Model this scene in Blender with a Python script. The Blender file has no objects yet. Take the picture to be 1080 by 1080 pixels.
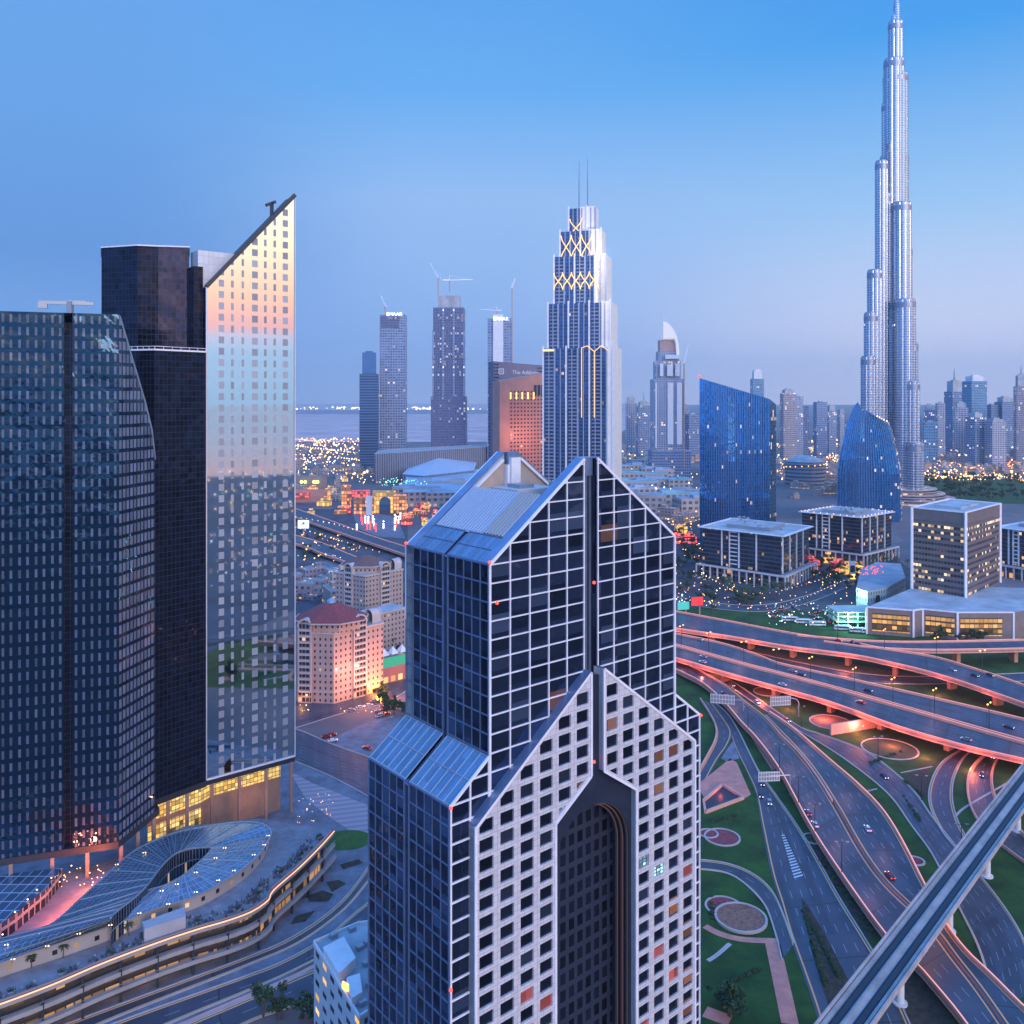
import bpy, math, random
from mathutils import Vector as V, Matrix
S = bpy.context.scene
COL = S.collection
RN = random.Random(11)
R = math.radians
# ---------------------------------------------------------------- camera
F, HZ, H = 920.0, 420.0, 165.0       # focal length and horizon of the photograph (1080 px), eye height in metres
cam = bpy.data.objects.new("camera", bpy.data.cameras.new("camera"))
COL.objects.link(cam)
cam.location = (0, 0, H)
cam.rotation_euler = (R(90), 0, 0)
cam.data.sensor_width = 36
cam.data.lens = F / 1080 * 36
cam.data.shift_y = (HZ - 540) / 1080
cam.data.clip_start = 1
cam.data.clip_end = 60000
S.camera = cam
S.render.resolution_x = S.render.resolution_y = 1024
S.view_settings.view_transform = 'Standard'
S.view_settings.look = 'None'
S.view_settings.exposure = 0.25
S.view_settings.gamma = 1.0
S.view_settings.use_curve_mapping = False
S.cycles.use_denoising = True
S.cycles.max_bounces = 5
S.cycles.diffuse_bounces = 2
S.cycles.glossy_bounces = 3
S.cycles.transmission_bounces = 2
S.cycles.volume_bounces = 0
S.cycles.sample_clamp_indirect = 6
S.cycles.caustics_reflective = False
S.cycles.caustics_refractive = False

def lin(r, g, b):
    f = lambda c: (c / 12.92 if c <= 0.04045 else ((c + 0.055) / 1.055) ** 2.4)
    return (f(r / 255), f(g / 255), f(b / 255), 1)

# ---------------------------------------------------------------- dusk sky
world = bpy.data.worlds.new("World")
S.world = world
world.use_nodes = True
nt = world.node_tree
nt.nodes.clear()
def N(t, kind, **kw):
    n = t.nodes.new(kind)
    for k, v in kw.items():
        setattr(n, k, v)
    return n
def ramp(t, stops, src=None, interp='LINEAR'):
    n = N(t, 'ShaderNodeValToRGB')
    n.color_ramp.interpolation = interp
    e = n.color_ramp.elements
    while len(e) > 1:
        e.remove(e[0])
    e[0].position, e[0].color = stops[0]
    for p, c in stops[1:]:
        x = e.new(p)
        x.color = c
    if src is not None:
        t.links.new(src, n.inputs[0])
    return n.outputs[0]
def maprange(t, src, a, b, c=0, d=1):
    n = N(t, 'ShaderNodeMapRange', interpolation_type='SMOOTHSTEP')
    t.links.new(src, n.inputs[0])
    for i, v in enumerate((a, b, c, d)):
        n.inputs[i + 1].default_value = v
    return n.outputs[0]
def mixc(t, fac, a, b):
    n = N(t, 'ShaderNodeMix', data_type='RGBA')
    for i, v in ((0, fac), (6, a), (7, b)):
        if hasattr(v, 'is_output'):
            t.links.new(v, n.inputs[i])
        else:
            n.inputs[i].default_value = v
    return n.outputs[2]
def math_(t, op, a, b=None, c=None):
    n = N(t, 'ShaderNodeMath', operation=op)
    for i, v in enumerate((a, b, c)):
        if v is None:
            continue
        if hasattr(v, 'is_output'):
            t.links.new(v, n.inputs[i])
        else:
            n.inputs[i].default_value = v
    return n.outputs[0]
GLOW = V((0.86, -0.50, 0)).normalized()          # the sunset is behind the viewer, to the right
tc = N(nt, 'ShaderNodeTexCoord')
sep = N(nt, 'ShaderNodeSeparateXYZ')
nt.links.new(tc.outputs['Generated'], sep.inputs[0])
sx, sy, sz = sep.outputs
left = ramp(nt, [(0.0, lin(132, 170, 228)), (0.05, lin(114, 162, 224)), (0.15, lin(92, 144, 212)), (0.28, lin(98, 156, 222)), (0.42, lin(98, 158, 226)), (0.7, lin(84, 140, 215)), (1, lin(60, 110, 190))], sz)
mid = ramp(nt, [(0.0, lin(168, 188, 236)), (0.06, lin(142, 178, 234)), (0.22, lin(147, 186, 236)), (0.33, lin(98, 168, 234)), (0.42, lin(86, 158, 230)), (0.7, lin(74, 140, 215)), (1, lin(60, 110, 190))], sz)
right = ramp(nt, [(0.0, lin(228, 224, 246)), (0.08, lin(212, 218, 242)), (0.2, lin(152, 196, 238)), (0.36, lin(62, 154, 230)), (0.5, lin(50, 136, 220)), (0.75, lin(60, 130, 210)), (1, lin(60, 110, 190))], sz)
base = mixc(nt, maprange(nt, sx, -0.42, -0.08), left, mid)
base = mixc(nt, maprange(nt, sx, -0.05, 0.45), base, right)
dt = N(nt, 'ShaderNodeVectorMath', operation='DOT_PRODUCT')
nt.links.new(tc.outputs['Generated'], dt.inputs[0])
dt.inputs[1].default_value = GLOW
warm = ramp(nt, [(0.0, lin(130, 180, 205)), (0.05, lin(150, 190, 215)), (0.068, lin(190, 185, 205)), (0.078, lin(240, 160, 140)), (0.11, lin(255, 186, 140)), (0.17, lin(255, 226, 184)), (0.25, lin(250, 240, 222)), (0.4, lin(190, 210, 232)), (0.7, lin(110, 160, 220)), (1, lin(60, 110, 190))], sz)
wfac = maprange(nt, dt.outputs['Value'], 0.25, 0.85)
sky = mixc(nt, wfac, base, warm)
# the sunset side is brighter; unseen zenith and rear sky raised as added fill
gain = math_(nt, 'ADD', math_(nt, 'ADD', 1.0, math_(nt, 'MULTIPLY', maprange(nt, sz, 0.43, 0.75), 1.5)), math_(nt, 'MULTIPLY', maprange(nt, sy, 0.1, -0.6), 1.2))
bg = N(nt, 'ShaderNodeBackground')
bg.inputs[1].default_value = 1.0
nt.links.new(math_(nt, 'MULTIPLY', gain, 0.93), bg.inputs[1])
nt.links.new(sky, bg.inputs[0])
nish = N(nt, 'ShaderNodeTexSky', sky_type='NISHITA', sun_disc=False)
nish.sun_elevation = R(2.0)
nish.sun_rotation = math.atan2(GLOW.x, GLOW.y)
bg2 = N(nt, 'ShaderNodeBackground')
bg2.inputs[1].default_value = 0.004
nt.links.new(nish.outputs[0], bg2.inputs[0])
add = N(nt, 'ShaderNodeAddShader')
nt.links.new(bg.outputs[0], add.inputs[0])
nt.links.new(bg2.outputs[0], add.inputs[1])
wo = N(nt, 'ShaderNodeOutputWorld')
nt.links.new(add.outputs[0], wo.inputs[0])

sun = bpy.data.objects.new("sun", bpy.data.lights.new("sun", 'SUN'))
COL.objects.link(sun)
sun.data.energy = 1.45
sun.data.angle = R(25)
sun.data.color = (1.0, 0.80, 0.74)
sd = V((0.45, -0.89, 0.26)).normalized()
sun.rotation_euler = sd.to_track_quat('Z', 'Y').to_euler()

# ---------------------------------------------------------------- helpers
def W(x, y, z=0.0):
    D = (H - z) * F / (y - HZ)
    return V(((x - 540) * D / F, D, z))
def WD(x, y, D):
    return V(((x - 540) * D / F, D, H - (y - HZ) * D / F))
def XD(x, D):
    return (x - 540) * D / F
def ZD(y, D):
    return H - (y - HZ) * D / F
Z = V((0, 0, 1))

class MB:
    def __init__(s):
        s.v, s.f, s.uv, s.m, s.smooth = [], [], [], [], False
    def poly(s, pts, m=0, uv=None):
        pts = [V(p) for p in pts]
        i = len(s.v)
        s.v += [tuple(p) for p in pts]
        s.f.append(tuple(range(i, i + len(pts))))
        s.m.append(m)
        if uv is None:
            n = V((0, 0, 0))
            for a in range(len(pts)):
                p, q = pts[a], pts[(a + 1) % len(pts)]
                n += V(((p.y - q.y) * (p.z + q.z), (p.z - q.z) * (p.x + q.x), (p.x - q.x) * (p.y + q.y)))
            if n.length < 1e-12:
                n = V((0, 0, 1))
            n.normalize()
            if abs(n.z) > 0.9:
                uv = [(p.x, p.y) for p in pts]
            else:
                h = Z.cross(n).normalized()
                k = h.cross(n)
                if k.z > 0:
                    k = -k
                uv = [(p.dot(h), -p.dot(k)) for p in pts]
        s.uv += [tuple(u) for u in uv]
    def wall(s, a, b, z0, z1, m=0, u0=0.0, z0b=None, z1b=None):
        a, b = V(a), V(b)
        L = math.hypot(b.x - a.x, b.y - a.y)
        z0b = z0 if z0b is None else z0b
        z1b = z1 if z1b is None else z1b
        s.poly([(a.x, a.y, z0), (b.x, b.y, z0b), (b.x, b.y, z1b), (a.x, a.y, z1)], m, [(u0, z0), (u0 + L, z0b), (u0 + L, z1b), (u0, z1)])
        return u0 + L
    def prism(s, plan, z0, z1, m=0, mt=None, bottom=False):
        plan = [V((p[0], p[1], 0)) for p in plan]
        area = sum(plan[i].x * plan[(i + 1) % len(plan)].y - plan[(i + 1) % len(plan)].x * plan[i].y for i in range(len(plan)))
        if area < 0:
            plan = plan[::-1]
        for i in range(len(plan)):
            s.wall(plan[i], plan[(i + 1) % len(plan)], z0, z1, m)
        s.poly([(p.x, p.y, z1) for p in plan], m if mt is None else mt)
        if bottom:
            s.poly([(p.x, p.y, z0) for p in plan[::-1]], m if mt is None else mt)
        return s
    def box(s, c, sx, sy, sz, rz=0.0, m=0, bottom=True):
        """c: centre of the base"""
        c = V(c)
        ca, sa = math.cos(rz), math.sin(rz)
        pl = [(c.x + ca * x - sa * y, c.y + sa * x + ca * y) for x, y in ((-sx / 2, -sy / 2), (sx / 2, -sy / 2), (sx / 2, sy / 2), (-sx / 2, sy / 2))]
        return s.prism(pl, c.z, c.z + sz, m, m, bottom)
    def bar(s, p, q, w, h=None, up=Z, m=0):
        p, q = V(p), V(q)
        h = w if h is None else h
        d = q - p
        if d.length < 1e-6:
            return s
        d.normalize()
        up = V(up)
        if abs(d.dot(up)) > 0.98:
            up = V((1, 0, 0)) if abs(d.x) < 0.9 else V((0, 1, 0))
        a = d.cross(up).normalized() * (w / 2)
        b = a.cross(d).normalized() * (h / 2)
        c0 = [p - a - b, p + a - b, p + a + b, p - a + b]
        c1 = [x + (q - p) for x in c0]
        for i in range(4):
            j = (i + 1) % 4
            s.poly([c0[i], c1[i], c1[j], c0[j]][::-1], m)
        s.poly(c0, m)
        s.poly(c1[::-1], m)
        return s
    def tube(s, p, q, r0, r1=None, n=8, m=0, cap=True):
        p, q = V(p), V(q)
        r1 = r0 if r1 is None else r1
        d = (q - p).normalized()
        up = Z if abs(d.z) < 0.95 else V((1, 0, 0))
        a = d.cross(up).normalized()
        b = d.cross(a)
        ring = lambda c, r: [c + (a * math.cos(2 * math.pi * i / n) + b * math.sin(2 * math.pi * i / n)) * r for i in range(n)]
        A, B = ring(p, r0), ring(q, r1)
        L = (q - p).length
        for i in range(n):
            j = (i + 1) % n
            u0, u1 = 2 * math.pi * r0 * i / n, 2 * math.pi * r0 * (i + 1) / n
            s.poly([A[j], A[i], B[i], B[j]], m, [(u1, p.z), (u0, p.z), (u0, p.z + L), (u1, p.z + L)])
        if cap:
            s.poly(B[::-1] if d.z < 0 else B[::-1], m)
            s.poly(A, m)
        return s
    def ball(s, c, r, m=0, sub=0, sz=1.0):
        c = V(c)
        if sub == 0:
            P = [V((1, 0, 0)), V((0, 1, 0)), V((-1, 0, 0)), V((0, -1, 0)), V((0, 0, sz)), V((0, 0, -sz))]
            for i in range(4):
                j = (i + 1) % 4
                s.poly([c + P[i] * r, c + P[j] * r, c + P[4] * r], m, [(0, 0)] * 3)
                s.poly([c + P[j] * r, c + P[i] * r, c + P[5] * r], m, [(0, 0)] * 3)
        else:
            n, k = 10, 6
            for a in range(k):
                for b in range(n):
                    t = lambda a, b: c + V((math.sin(math.pi * a / k) * math.cos(2 * math.pi * b / n), math.sin(math.pi * a / k) * math.sin(2 * math.pi * b / n), sz * math.cos(math.pi * a / k))) * r
                    q = [t(a, b), t(a + 1, b), t(a + 1, b + 1), t(a, b + 1)]
                    if a == 0:
                        q = q[:3]
                    elif a == k - 1:
                        q = [q[0], q[1], q[3]]
                    s.poly(q, m, [(0, 0)] * len(q))
        return s
    def build(s, name, mats, parent=None, label=None, weld=True):
        me = bpy.data.meshes.new(name)
        vs, fs = s.v, s.f
        me.from_pydata(vs, [], fs)
        uvl = me.uv_layers.new(name="UVMap")
        flat = [c for u in s.uv for c in u]
        uvl.data.foreach_set("uv", flat)
        if not isinstance(mats, (list, tuple)):
            mats = [mats]
        for mm in mats:
            me.materials.append(mm)
        me.polygons.foreach_set("material_index", s.m)
        if s.smooth:
            me.polygons.foreach_set("use_smooth", [True] * len(s.f))
        if weld:
            import bmesh
            bm = bmesh.new()
            bm.from_mesh(me)
            bmesh.ops.remove_doubles(bm, verts=bm.verts, dist=0.0005)
            bm.to_mesh(me)
            bm.free()
        me.update()
        o = bpy.data.objects.new(name, me)
        COL.objects.link(o)
        if parent is not None:
            o.parent = parent
            o.matrix_parent_inverse = Matrix.Translation(-base_of(parent))
        if label:
            o["label"] = label
        return o
BASE = {}
def base_of(o):
    return BASE.get(o.name, V((0, 0, 0)))
def thing(name, label, cat, loc=(0, 0, 0), group=None):
    o = bpy.data.objects.new(name, None)
    COL.objects.link(o)
    o.location = loc
    o.empty_display_size = 1
    BASE[o.name] = V(loc)
    o["label"], o["category"] = label, cat
    if group:
        o["group"] = group
    return o
def tag(o, label, cat, group=None):
    o["label"], o["category"] = label, cat
    if group:
        o["group"] = group
    return o
def struct(o):
    o["kind"] = "structure"
    return o
def stuff(o):
    o["kind"] = "stuff"
    return o
def dup(src, loc, rz=0.0, label=None, group=None, scale=None):
    r = src.copy()
    COL.objects.link(r)
    r.location = loc
    r.rotation_euler = (0, 0, rz)
    if scale is not None:
        r.scale = scale
    if label:
        r["label"] = label
    if group:
        r["group"] = group
    for ch in list(src.children):
        c = ch.copy()
        COL.objects.link(c)
        c.parent = r
        for g in ch.children:
            d = g.copy()
            COL.objects.link(d)
            d.parent = c
    return r

# ---------------------------------------------------------------- materials
def mat(name, col, rough=0.6, metal=0.0, noise=0.0, nscale=0.2, emit=None, es=0.0, bump=0.0, sample=False, spec=0.5, col2=None):
    m = bpy.data.materials.new(name)
    m.use_nodes = True
    t = m.node_tree
    b = t.nodes['Principled BSDF']
    col = tuple(col)[:3] + (1,)
    b.inputs['Base Color'].default_value = col
    b.inputs['Roughness'].default_value = rough
    b.inputs['Metallic'].default_value = metal
    b.inputs['Specular IOR Level'].default_value = spec
    if noise:
        g = N(t, 'ShaderNodeTexCoord')
        x = N(t, 'ShaderNodeTexNoise')
        x.inputs['Scale'].default_value = nscale
        x.inputs['Detail'].default_value = 5
        x.inputs['Roughness'].default_value = 0.65
        t.links.new(g.outputs['Object'], x.inputs['Vector'])
        c2 = tuple(col2)[:3] + (1,) if col2 else tuple(c * (1 + noise) for c in col[:3]) + (1,)
        lo = tuple(c * (1 - noise) for c in col[:3]) + (1,)
        t.links.new(ramp(t, [(0.3, lo), (0.7, c2)], x.outputs[0]), b.inputs['Base Color'])
        if bump:
            bp = N(t, 'ShaderNodeBump')
            bp.inputs['Strength'].default_value = bump
            bp.inputs['Distance'].default_value = 0.3
            t.links.new(x.outputs[0], bp.inputs['Height'])
            t.links.new(bp.outputs[0], b.inputs['Normal'])
    if emit is not None:
        b.inputs['Emission Color'].default_value = tuple(emit)[:3] + (1,)
        b.inputs['Emission Strength'].default_value = es
        if not sample:
            m.cycles.emission_sampling = 'NONE'
    return m

def facade(name, glass, frame, bay=3.0, fl=3.5, cols=((0.1, 0.9),), rows=(0.2, 0.85), grough=0.06, gmetal=0.75, frough=0.5, fmetal=0.0, lit=0.05, litcol=(1, 0.55, 0.2), es=1.5, var=0.5, seed=0.0, wob=0.0, blinds=0.0, spec=0.5, fcol2=None, wobscale=0.05):
    """curtain wall or punched windows from metric UVs: u runs along the wall, v is the height"""
    m = bpy.data.materials.new(name)
    m.use_nodes = True
    m.cycles.emission_sampling = 'NONE'
    t = m.node_tree
    b = t.nodes['Principled BSDF']
    b.inputs['Specular IOR Level'].default_value = spec
    uv = N(t, 'ShaderNodeUVMap')
    s = N(t, 'ShaderNodeSeparateXYZ')
    t.links.new(uv.outputs[0], s.inputs[0])
    u = math_(t, 'DIVIDE', s.outputs[0], bay)
    v = math_(t, 'DIVIDE', s.outputs[1], fl)
    fu, fv = math_(t, 'FRACT', u), math_(t, 'FRACT', v)
    iu, iv = math_(t, 'FLOOR', u), math_(t, 'FLOOR', v)
    K, Wt = (0, 0, 0, 1), (1, 1, 1, 1)
    st = [(0.0, K)]
    for i, (a, c) in enumerate(cols):
        st += [(a, Wt), (c, K)]
    st = [x for i, x in enumerate(st) if not (i == 0 and cols[0][0] <= 0)]
    cm = ramp(t, st, fu, 'CONSTANT')
    rm = math_(t, 'MULTIPLY', math_(t, 'GREATER_THAN', fv, rows[0]), math_(t, 'LESS_THAN', fv, rows[1]))
    mask = math_(t, 'MULTIPLY', cm, rm)
    # which opening within the bay
    sub = ramp(t, [((a if i else 0.0), (i / 8 + 0.01,) * 3 + (1,)) for i, (a, c) in enumerate(cols)], fu, 'CONSTANT')
    cb = N(t, 'ShaderNodeCombineXYZ')
    t.links.new(math_(t, 'ADD', math_(t, 'MULTIPLY', iu, 3.17), math_(t, 'MULTIPLY', sub, 40.0)), cb.inputs[0])
    t.links.new(iv, cb.inputs[1])
    cb.inputs[2].default_value = seed + 0.5
    wn = N(t, 'ShaderNodeTexWhiteNoise', noise_dimensions='3D')
    t.links.new(cb.outputs[0], wn.inputs[0])
    wsep = N(t, 'ShaderNodeSeparateColor')
    t.links.new(wn.outputs['Color'], wsep.inputs[0])
    r1, r2, r3 = wsep.outputs
    wr = N(t, 'ShaderNodeTexWhiteNoise', noise_dimensions='2D')
    c2 = N(t, 'ShaderNodeCombineXYZ')
    t.links.new(iv, c2.inputs[0])
    c2.inputs[1].default_value = seed + 3.3
    t.links.new(c2.outputs[0], wr.inputs[0])
    ppow = math_(t, 'POWER', wr.outputs['Value'], 3.0)
    thr = math_(t, 'MULTIPLY', math_(t, 'ADD', 0.15, math_(t, 'MULTIPLY', ppow, 3.8)), lit)
    on = math_(t, 'LESS_THAN', r1, thr)
    on = math_(t, 'MULTIPLY', on, mask)
    g1 = tuple(c * (1 - var) for c in glass[:3]) + (1,)
    g2 = tuple(c * (1 + var) for c in glass[:3]) + (1,)
    gcol = mixc(t, r2, g1, g2)
    fcol = tuple(frame[:3]) + (1,)
    if fcol2 is None:
        ns = N(t, 'ShaderNodeTexNoise')
        ns.inputs['Scale'].default_value = 0.15
        ns.inputs['Detail'].default_value = 4
        gcd = N(t, 'ShaderNodeTexCoord')
        t.links.new(gcd.outputs['Object'], ns.inputs['Vector'])
        fcol = mixc(t, ns.outputs[0], tuple(c * 0.75 for c in frame[:3]) + (1,), tuple(min(1, c * 1.2) for c in frame[:3]) + (1,))
    t.links.new(mixc(t, mask, fcol, gcol), b.inputs['Base Color'])
    bl = math_(t, 'GREATER_THAN', r3, 1.0 - blinds)
    met = math_(t, 'MULTIPLY', mask, gmetal)
    if blinds:
        met = math_(t, 'MULTIPLY', met, math_(t, 'SUBTRACT', 1.0, math_(t, 'MULTIPLY', bl, 0.75)))
    t.links.new(math_(t, 'ADD', met, math_(t, 'MULTIPLY', math_(t, 'SUBTRACT', 1.0, mask), fmetal)), b.inputs['Metallic'])
    mr = N(t, 'ShaderNodeMapRange')
    t.links.new(mask, mr.inputs[0])
    mr.inputs[3].default_value = frough
    mr.inputs[4].default_value = grough
    t.links.new(mr.outputs[0], b.inputs['Roughness'])
    if lit > 0:
        lc = mixc(t, r3, tuple(litcol[:3]) + (1,), (min(1, litcol[0] * 1.0), min(1, litcol[1] * 1.22 + 0.03), min(1, litcol[2] * 2.2 + 0.08), 1))
        t.links.new(lc, b.inputs['Emission Color'])
        t.links.new(math_(t, 'MULTIPLY', on, math_(t, 'MULTIPLY', math_(t, 'ADD', 0.3, r2), es)), b.inputs['Emission Strength'])
    if wob:
        gc = N(t, 'ShaderNodeTexCoord')
        wn2 = N(t, 'ShaderNodeTexNoise')
        wn2.inputs['Scale'].default_value = wobscale
        wn2.inputs['Detail'].default_value = 3
        t.links.new(gc.outputs['Object'], wn2.inputs['Vector'])
        # every pane sits at its own slight tilt
        hgt = math_(t, 'ADD', math_(t, 'MULTIPLY', wn2.outputs[0], 6.0), math_(t, 'MULTIPLY', math_(t, 'MULTIPLY', fu, math_(t, 'SUBTRACT', r3, 0.5)), 0.06))
        bp = N(t, 'ShaderNodeBump')
        bp.inputs['Strength'].default_value = wob
        bp.inputs['Distance'].default_value = 1.0
        t.links.new(hgt, bp.inputs['Height'])
        t.links.new(bp.outputs[0], b.inputs['Normal'])
    return m

M = {}
M['stone'] = facade('pale_stone_panels', (0.60, 0.55, 0.585), (0.30, 0.27, 0.30), bay=1.58, fl=1.14, cols=((.02, .98),), rows=(.03, .97), grough=.55, gmetal=0, frough=.8, lit=0, var=.09)
M['white'] = mat('white_paint', (0.72, 0.70, 0.72), 0.5, noise=0.12, nscale=0.3)
M['frame'] = mat('pale_aluminium', (0.84, 0.78, 0.82), 0.38, noise=0.1, nscale=0.4)
M['bluemetal'] = mat('blue_grey_metal', (0.20, 0.27, 0.42), 0.35, metal=0.6, noise=0.2, nscale=0.3)
M['darkmetal'] = mat('dark_metal', (0.05, 0.055, 0.07), 0.45, metal=0.5)
M['grey'] = mat('grey_metal', (0.32, 0.34, 0.38), 0.4, metal=0.4)
M['dark'] = mat('dark_recess', (0.025, 0.03, 0.045), 0.5)
M['conc'] = mat('concrete', (0.33, 0.31, 0.31), 0.8, noise=0.25, nscale=0.15)
M['roof'] = mat('roof_membrane', (0.36, 0.37, 0.40), 0.8, noise=0.25, nscale=0.08)
M['roofpale'] = mat('pale_roof', (0.40, 0.41, 0.44), 0.7, noise=0.3, nscale=0.06)
M['barrier'] = mat('pink_concrete_barrier', (0.74, 0.36, 0.29), 0.7, noise=0.15, nscale=0.2)
M['pierm'] = mat('pier_concrete', (0.50, 0.27, 0.20), 0.75, noise=0.2, nscale=0.3)
M['lawn'] = mat('lawn_grass', (0.016, 0.072, 0.009), 0.95, noise=0.6, nscale=0.09, bump=0.4, col2=(0.032, 0.105, 0.012))
M['soil'] = mat('dark_planted_bed', (0.035, 0.045, 0.025), 0.95, noise=0.6, nscale=0.5, col2=(0.09, 0.06, 0.045), bump=0.5)
M['bed_red'] = mat('red_flower_bed', (0.26, 0.055, 0.065), 0.95, noise=0.5, nscale=0.9, bump=0.5)
M['bed_brown'] = mat('brown_flower_bed', (0.28, 0.13, 0.09), 0.95, noise=0.5, nscale=0.9, bump=0.5)
M['bed_green'] = mat('green_shrub_bed', (0.06, 0.07, 0.03), 0.95, noise=0.5, nscale=0.9, bump=0.5)
M['kerb'] = mat('pale_kerb', (0.48, 0.38, 0.36), 0.7, noise=0.15)
M['paving'] = mat('pink_paving', (0.66, 0.24, 0.18), 0.8, noise=0.2, nscale=0.25)
M['palepave'] = mat('pale_paving', (0.17, 0.17, 0.21), 0.8, noise=0.4, nscale=0.15)
M['leaf'] = mat('foliage', (0.045, 0.075, 0.03), 0.8, noise=0.6, nscale=0.6)
M['bark'] = mat('bark', (0.10, 0.07, 0.05), 0.9, noise=0.3)
M['warm'] = mat('warm_lamp', (0.8, 0.6, 0.4), 0.5, emit=(1.0, 0.62, 0.25), es=4.0)
M['warmstrip'] = mat('warm_light_strip', (0.8, 0.5, 0.3), 0.5, emit=(1.0, 0.40, 0.13), es=1.35)
M['edgeglow'] = mat('added_barrier_glow', (0.7, 0.35, 0.28), 0.5, emit=(1.0, 0.34, 0.24), es=0.75)  # added glow imitating lamp-lit barrier tops and light trails
M['amber'] = mat('amber_lamp', (0.8, 0.5, 0.2), 0.5, emit=(1.0, 0.42, 0.06), es=3.0)
M['whitelamp'] = mat('white_lamp', (0.8, 0.8, 0.8), 0.5, emit=(1.0, 0.95, 0.9), es=3.0)
M['teallamp'] = mat('teal_lamp', (0.5, 0.8, 0.7), 0.5, emit=(0.25, 0.9, 0.7), es=1.6)
M['red'] = mat('red_beacon', (0.6, 0.05, 0.03), 0.4, emit=(1.0, 0.06, 0.03), es=2.5)
M['signlit'] = mat('lit_sign_letters', (0.9, 0.9, 0.95), 0.4, emit=(0.92, 0.95, 1.0), es=1.6)
# ================================================================ the setting
# ground sheet with city blocks and sand
gm = bpy.data.materials.new("city_ground")
gm.use_nodes = True
t = gm.node_tree
b = t.nodes['Principled BSDF']
b.inputs['Roughness'].default_value = 0.92
g = N(t, 'ShaderNodeTexCoord')
n1 = N(t, 'ShaderNodeTexNoise'); n1.inputs['Scale'].default_value = 0.004; n1.inputs['Detail'].default_value = 8; n1.inputs['Roughness'].default_value = 0.7
n2 = N(t, 'ShaderNodeTexVoronoi'); n2.inputs['Scale'].default_value = 0.012
n3 = N(t, 'ShaderNodeTexNoise'); n3.inputs['Scale'].default_value = 0.08; n3.inputs['Detail'].default_value = 6
for n in (n1, n2, n3):
    t.links.new(g.outputs['Object'], n.inputs['Vector'])
c = ramp(t, [(0.3, (0.10, 0.075, 0.085, 1)), (0.5, (0.24, 0.17, 0.17, 1)), (0.7, (0.34, 0.25, 0.24, 1))], n1.outputs[0])
sepv = N(t, 'ShaderNodeSeparateColor'); t.links.new(n2.outputs['Color'], sepv.inputs[0])
c = mixc(t, math_(t, 'MULTIPLY', sepv.outputs[0], 0.6), c, (0.13, 0.12, 0.14, 1))
c = mixc(t, math_(t, 'MULTIPLY', n3.outputs[0], 0.55), c, (0.07, 0.065, 0.075, 1))
t.links.new(c, b.inputs['Base Color'])
mb = MB()
mb.poly([(-16000, -16000, 0), (16000, -16000, 0), (16000, 22000, 0), (-16000, 22000, 0)])
struct(mb.build('ground', gm))
M['water'] = mat('sea_water', (0.05, 0.10, 0.13), 0.12, noise=0.2, nscale=0.01)
mb = MB(); mb.poly([(15500, 9500, .02), (15500, -15500, .02), (-12000, -15500, .02), (900, -1000, .02), (1900, 420, .02)])
struct(mb.build('sea_water', M['water']))
mb = MB(); mb.poly([(x, y, .03) for x, y in [(-200, 150), (0, 200), (130, 190), (400, 200), (1000, 330), (1850, 420), (880, -990), (-200, -700)]])
struct(mb.build('added_dark_ground', mat('added_dark_sheet', (0.045, 0.065, 0.095), .95, noise=.5, nscale=.012)))  # unseen sheet added behind the camera to darken the mirror tower's reflection
sand = mat('pale_desert_sand', (0.62, 0.41, 0.39), 0.95, noise=0.3, nscale=0.004)
mb = MB(); mb.poly([W(250, 466, .05), W(640, 466, .05), W(700, 426, .05), W(200, 426, .05)])
struct(mb.build('desert_ground', sand))
mb = MB(); mb.poly([W(300, 437, .09), W(640, 436, .09), W(660, 432, .09), W(290, 432.5, .09)])
struct(mb.build('dark_desert_ground', mat('dark_scrub', (0.26, 0.21, 0.24), 0.95, noise=0.3, nscale=0.004)))

for nm, pl, m_ in (('park_ground', [(940, 503), (1090, 506), (1110, 532), (960, 530)], M['lawn']), ('dark_asphalt_ground', [(705, 548), (905, 560), (960, 600), (960, 640), (700, 648)], mat('dark_yard', (0.06, 0.06, 0.075), .9, noise=.5, nscale=.05)), ('dark_asphalt_ground', [(300, 520), (430, 535), (430, 640), (300, 700)], mat('dark_street_ground', (0.075, 0.07, 0.09), .9, noise=.5, nscale=.04))):
    mb = MB(); mb.poly([W(x, y, .012) for x, y in pl]); struct(mb.build(nm, m_))
# ------------- asphalt with painted lanes: UVMap = metres from the left edge, UV2 = metres from the right edge
rm = bpy.data.materials.new("asphalt_with_lane_lines")
rm.use_nodes = True
t = rm.node_tree
b = t.nodes['Principled BSDF']
b.inputs['Roughness'].default_value = 0.55
b.inputs['Specular IOR Level'].default_value = 0.6
ua = N(t, 'ShaderNodeUVMap', uv_map='UVMap'); ub = N(t, 'ShaderNodeUVMap', uv_map='UV2')
sa = N(t, 'ShaderNodeSeparateXYZ'); sb = N(t, 'ShaderNodeSeparateXYZ')
t.links.new(ua.outputs[0], sa.inputs[0]); t.links.new(ub.outputs[0], sb.inputs[0])
ul, vv, ur = sa.outputs[0], sa.outputs[1], sb.outputs[0]
def band(x, lo, hi):
    return math_(t, 'MULTIPLY', math_(t, 'GREATER_THAN', x, lo), math_(t, 'LESS_THAN', x, hi))
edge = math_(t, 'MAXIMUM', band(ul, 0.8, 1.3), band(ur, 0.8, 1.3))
lf = math_(t, 'FRACT', math_(t, 'DIVIDE', math_(t, 'SUBTRACT', ul, 1.1), 3.65))
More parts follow.
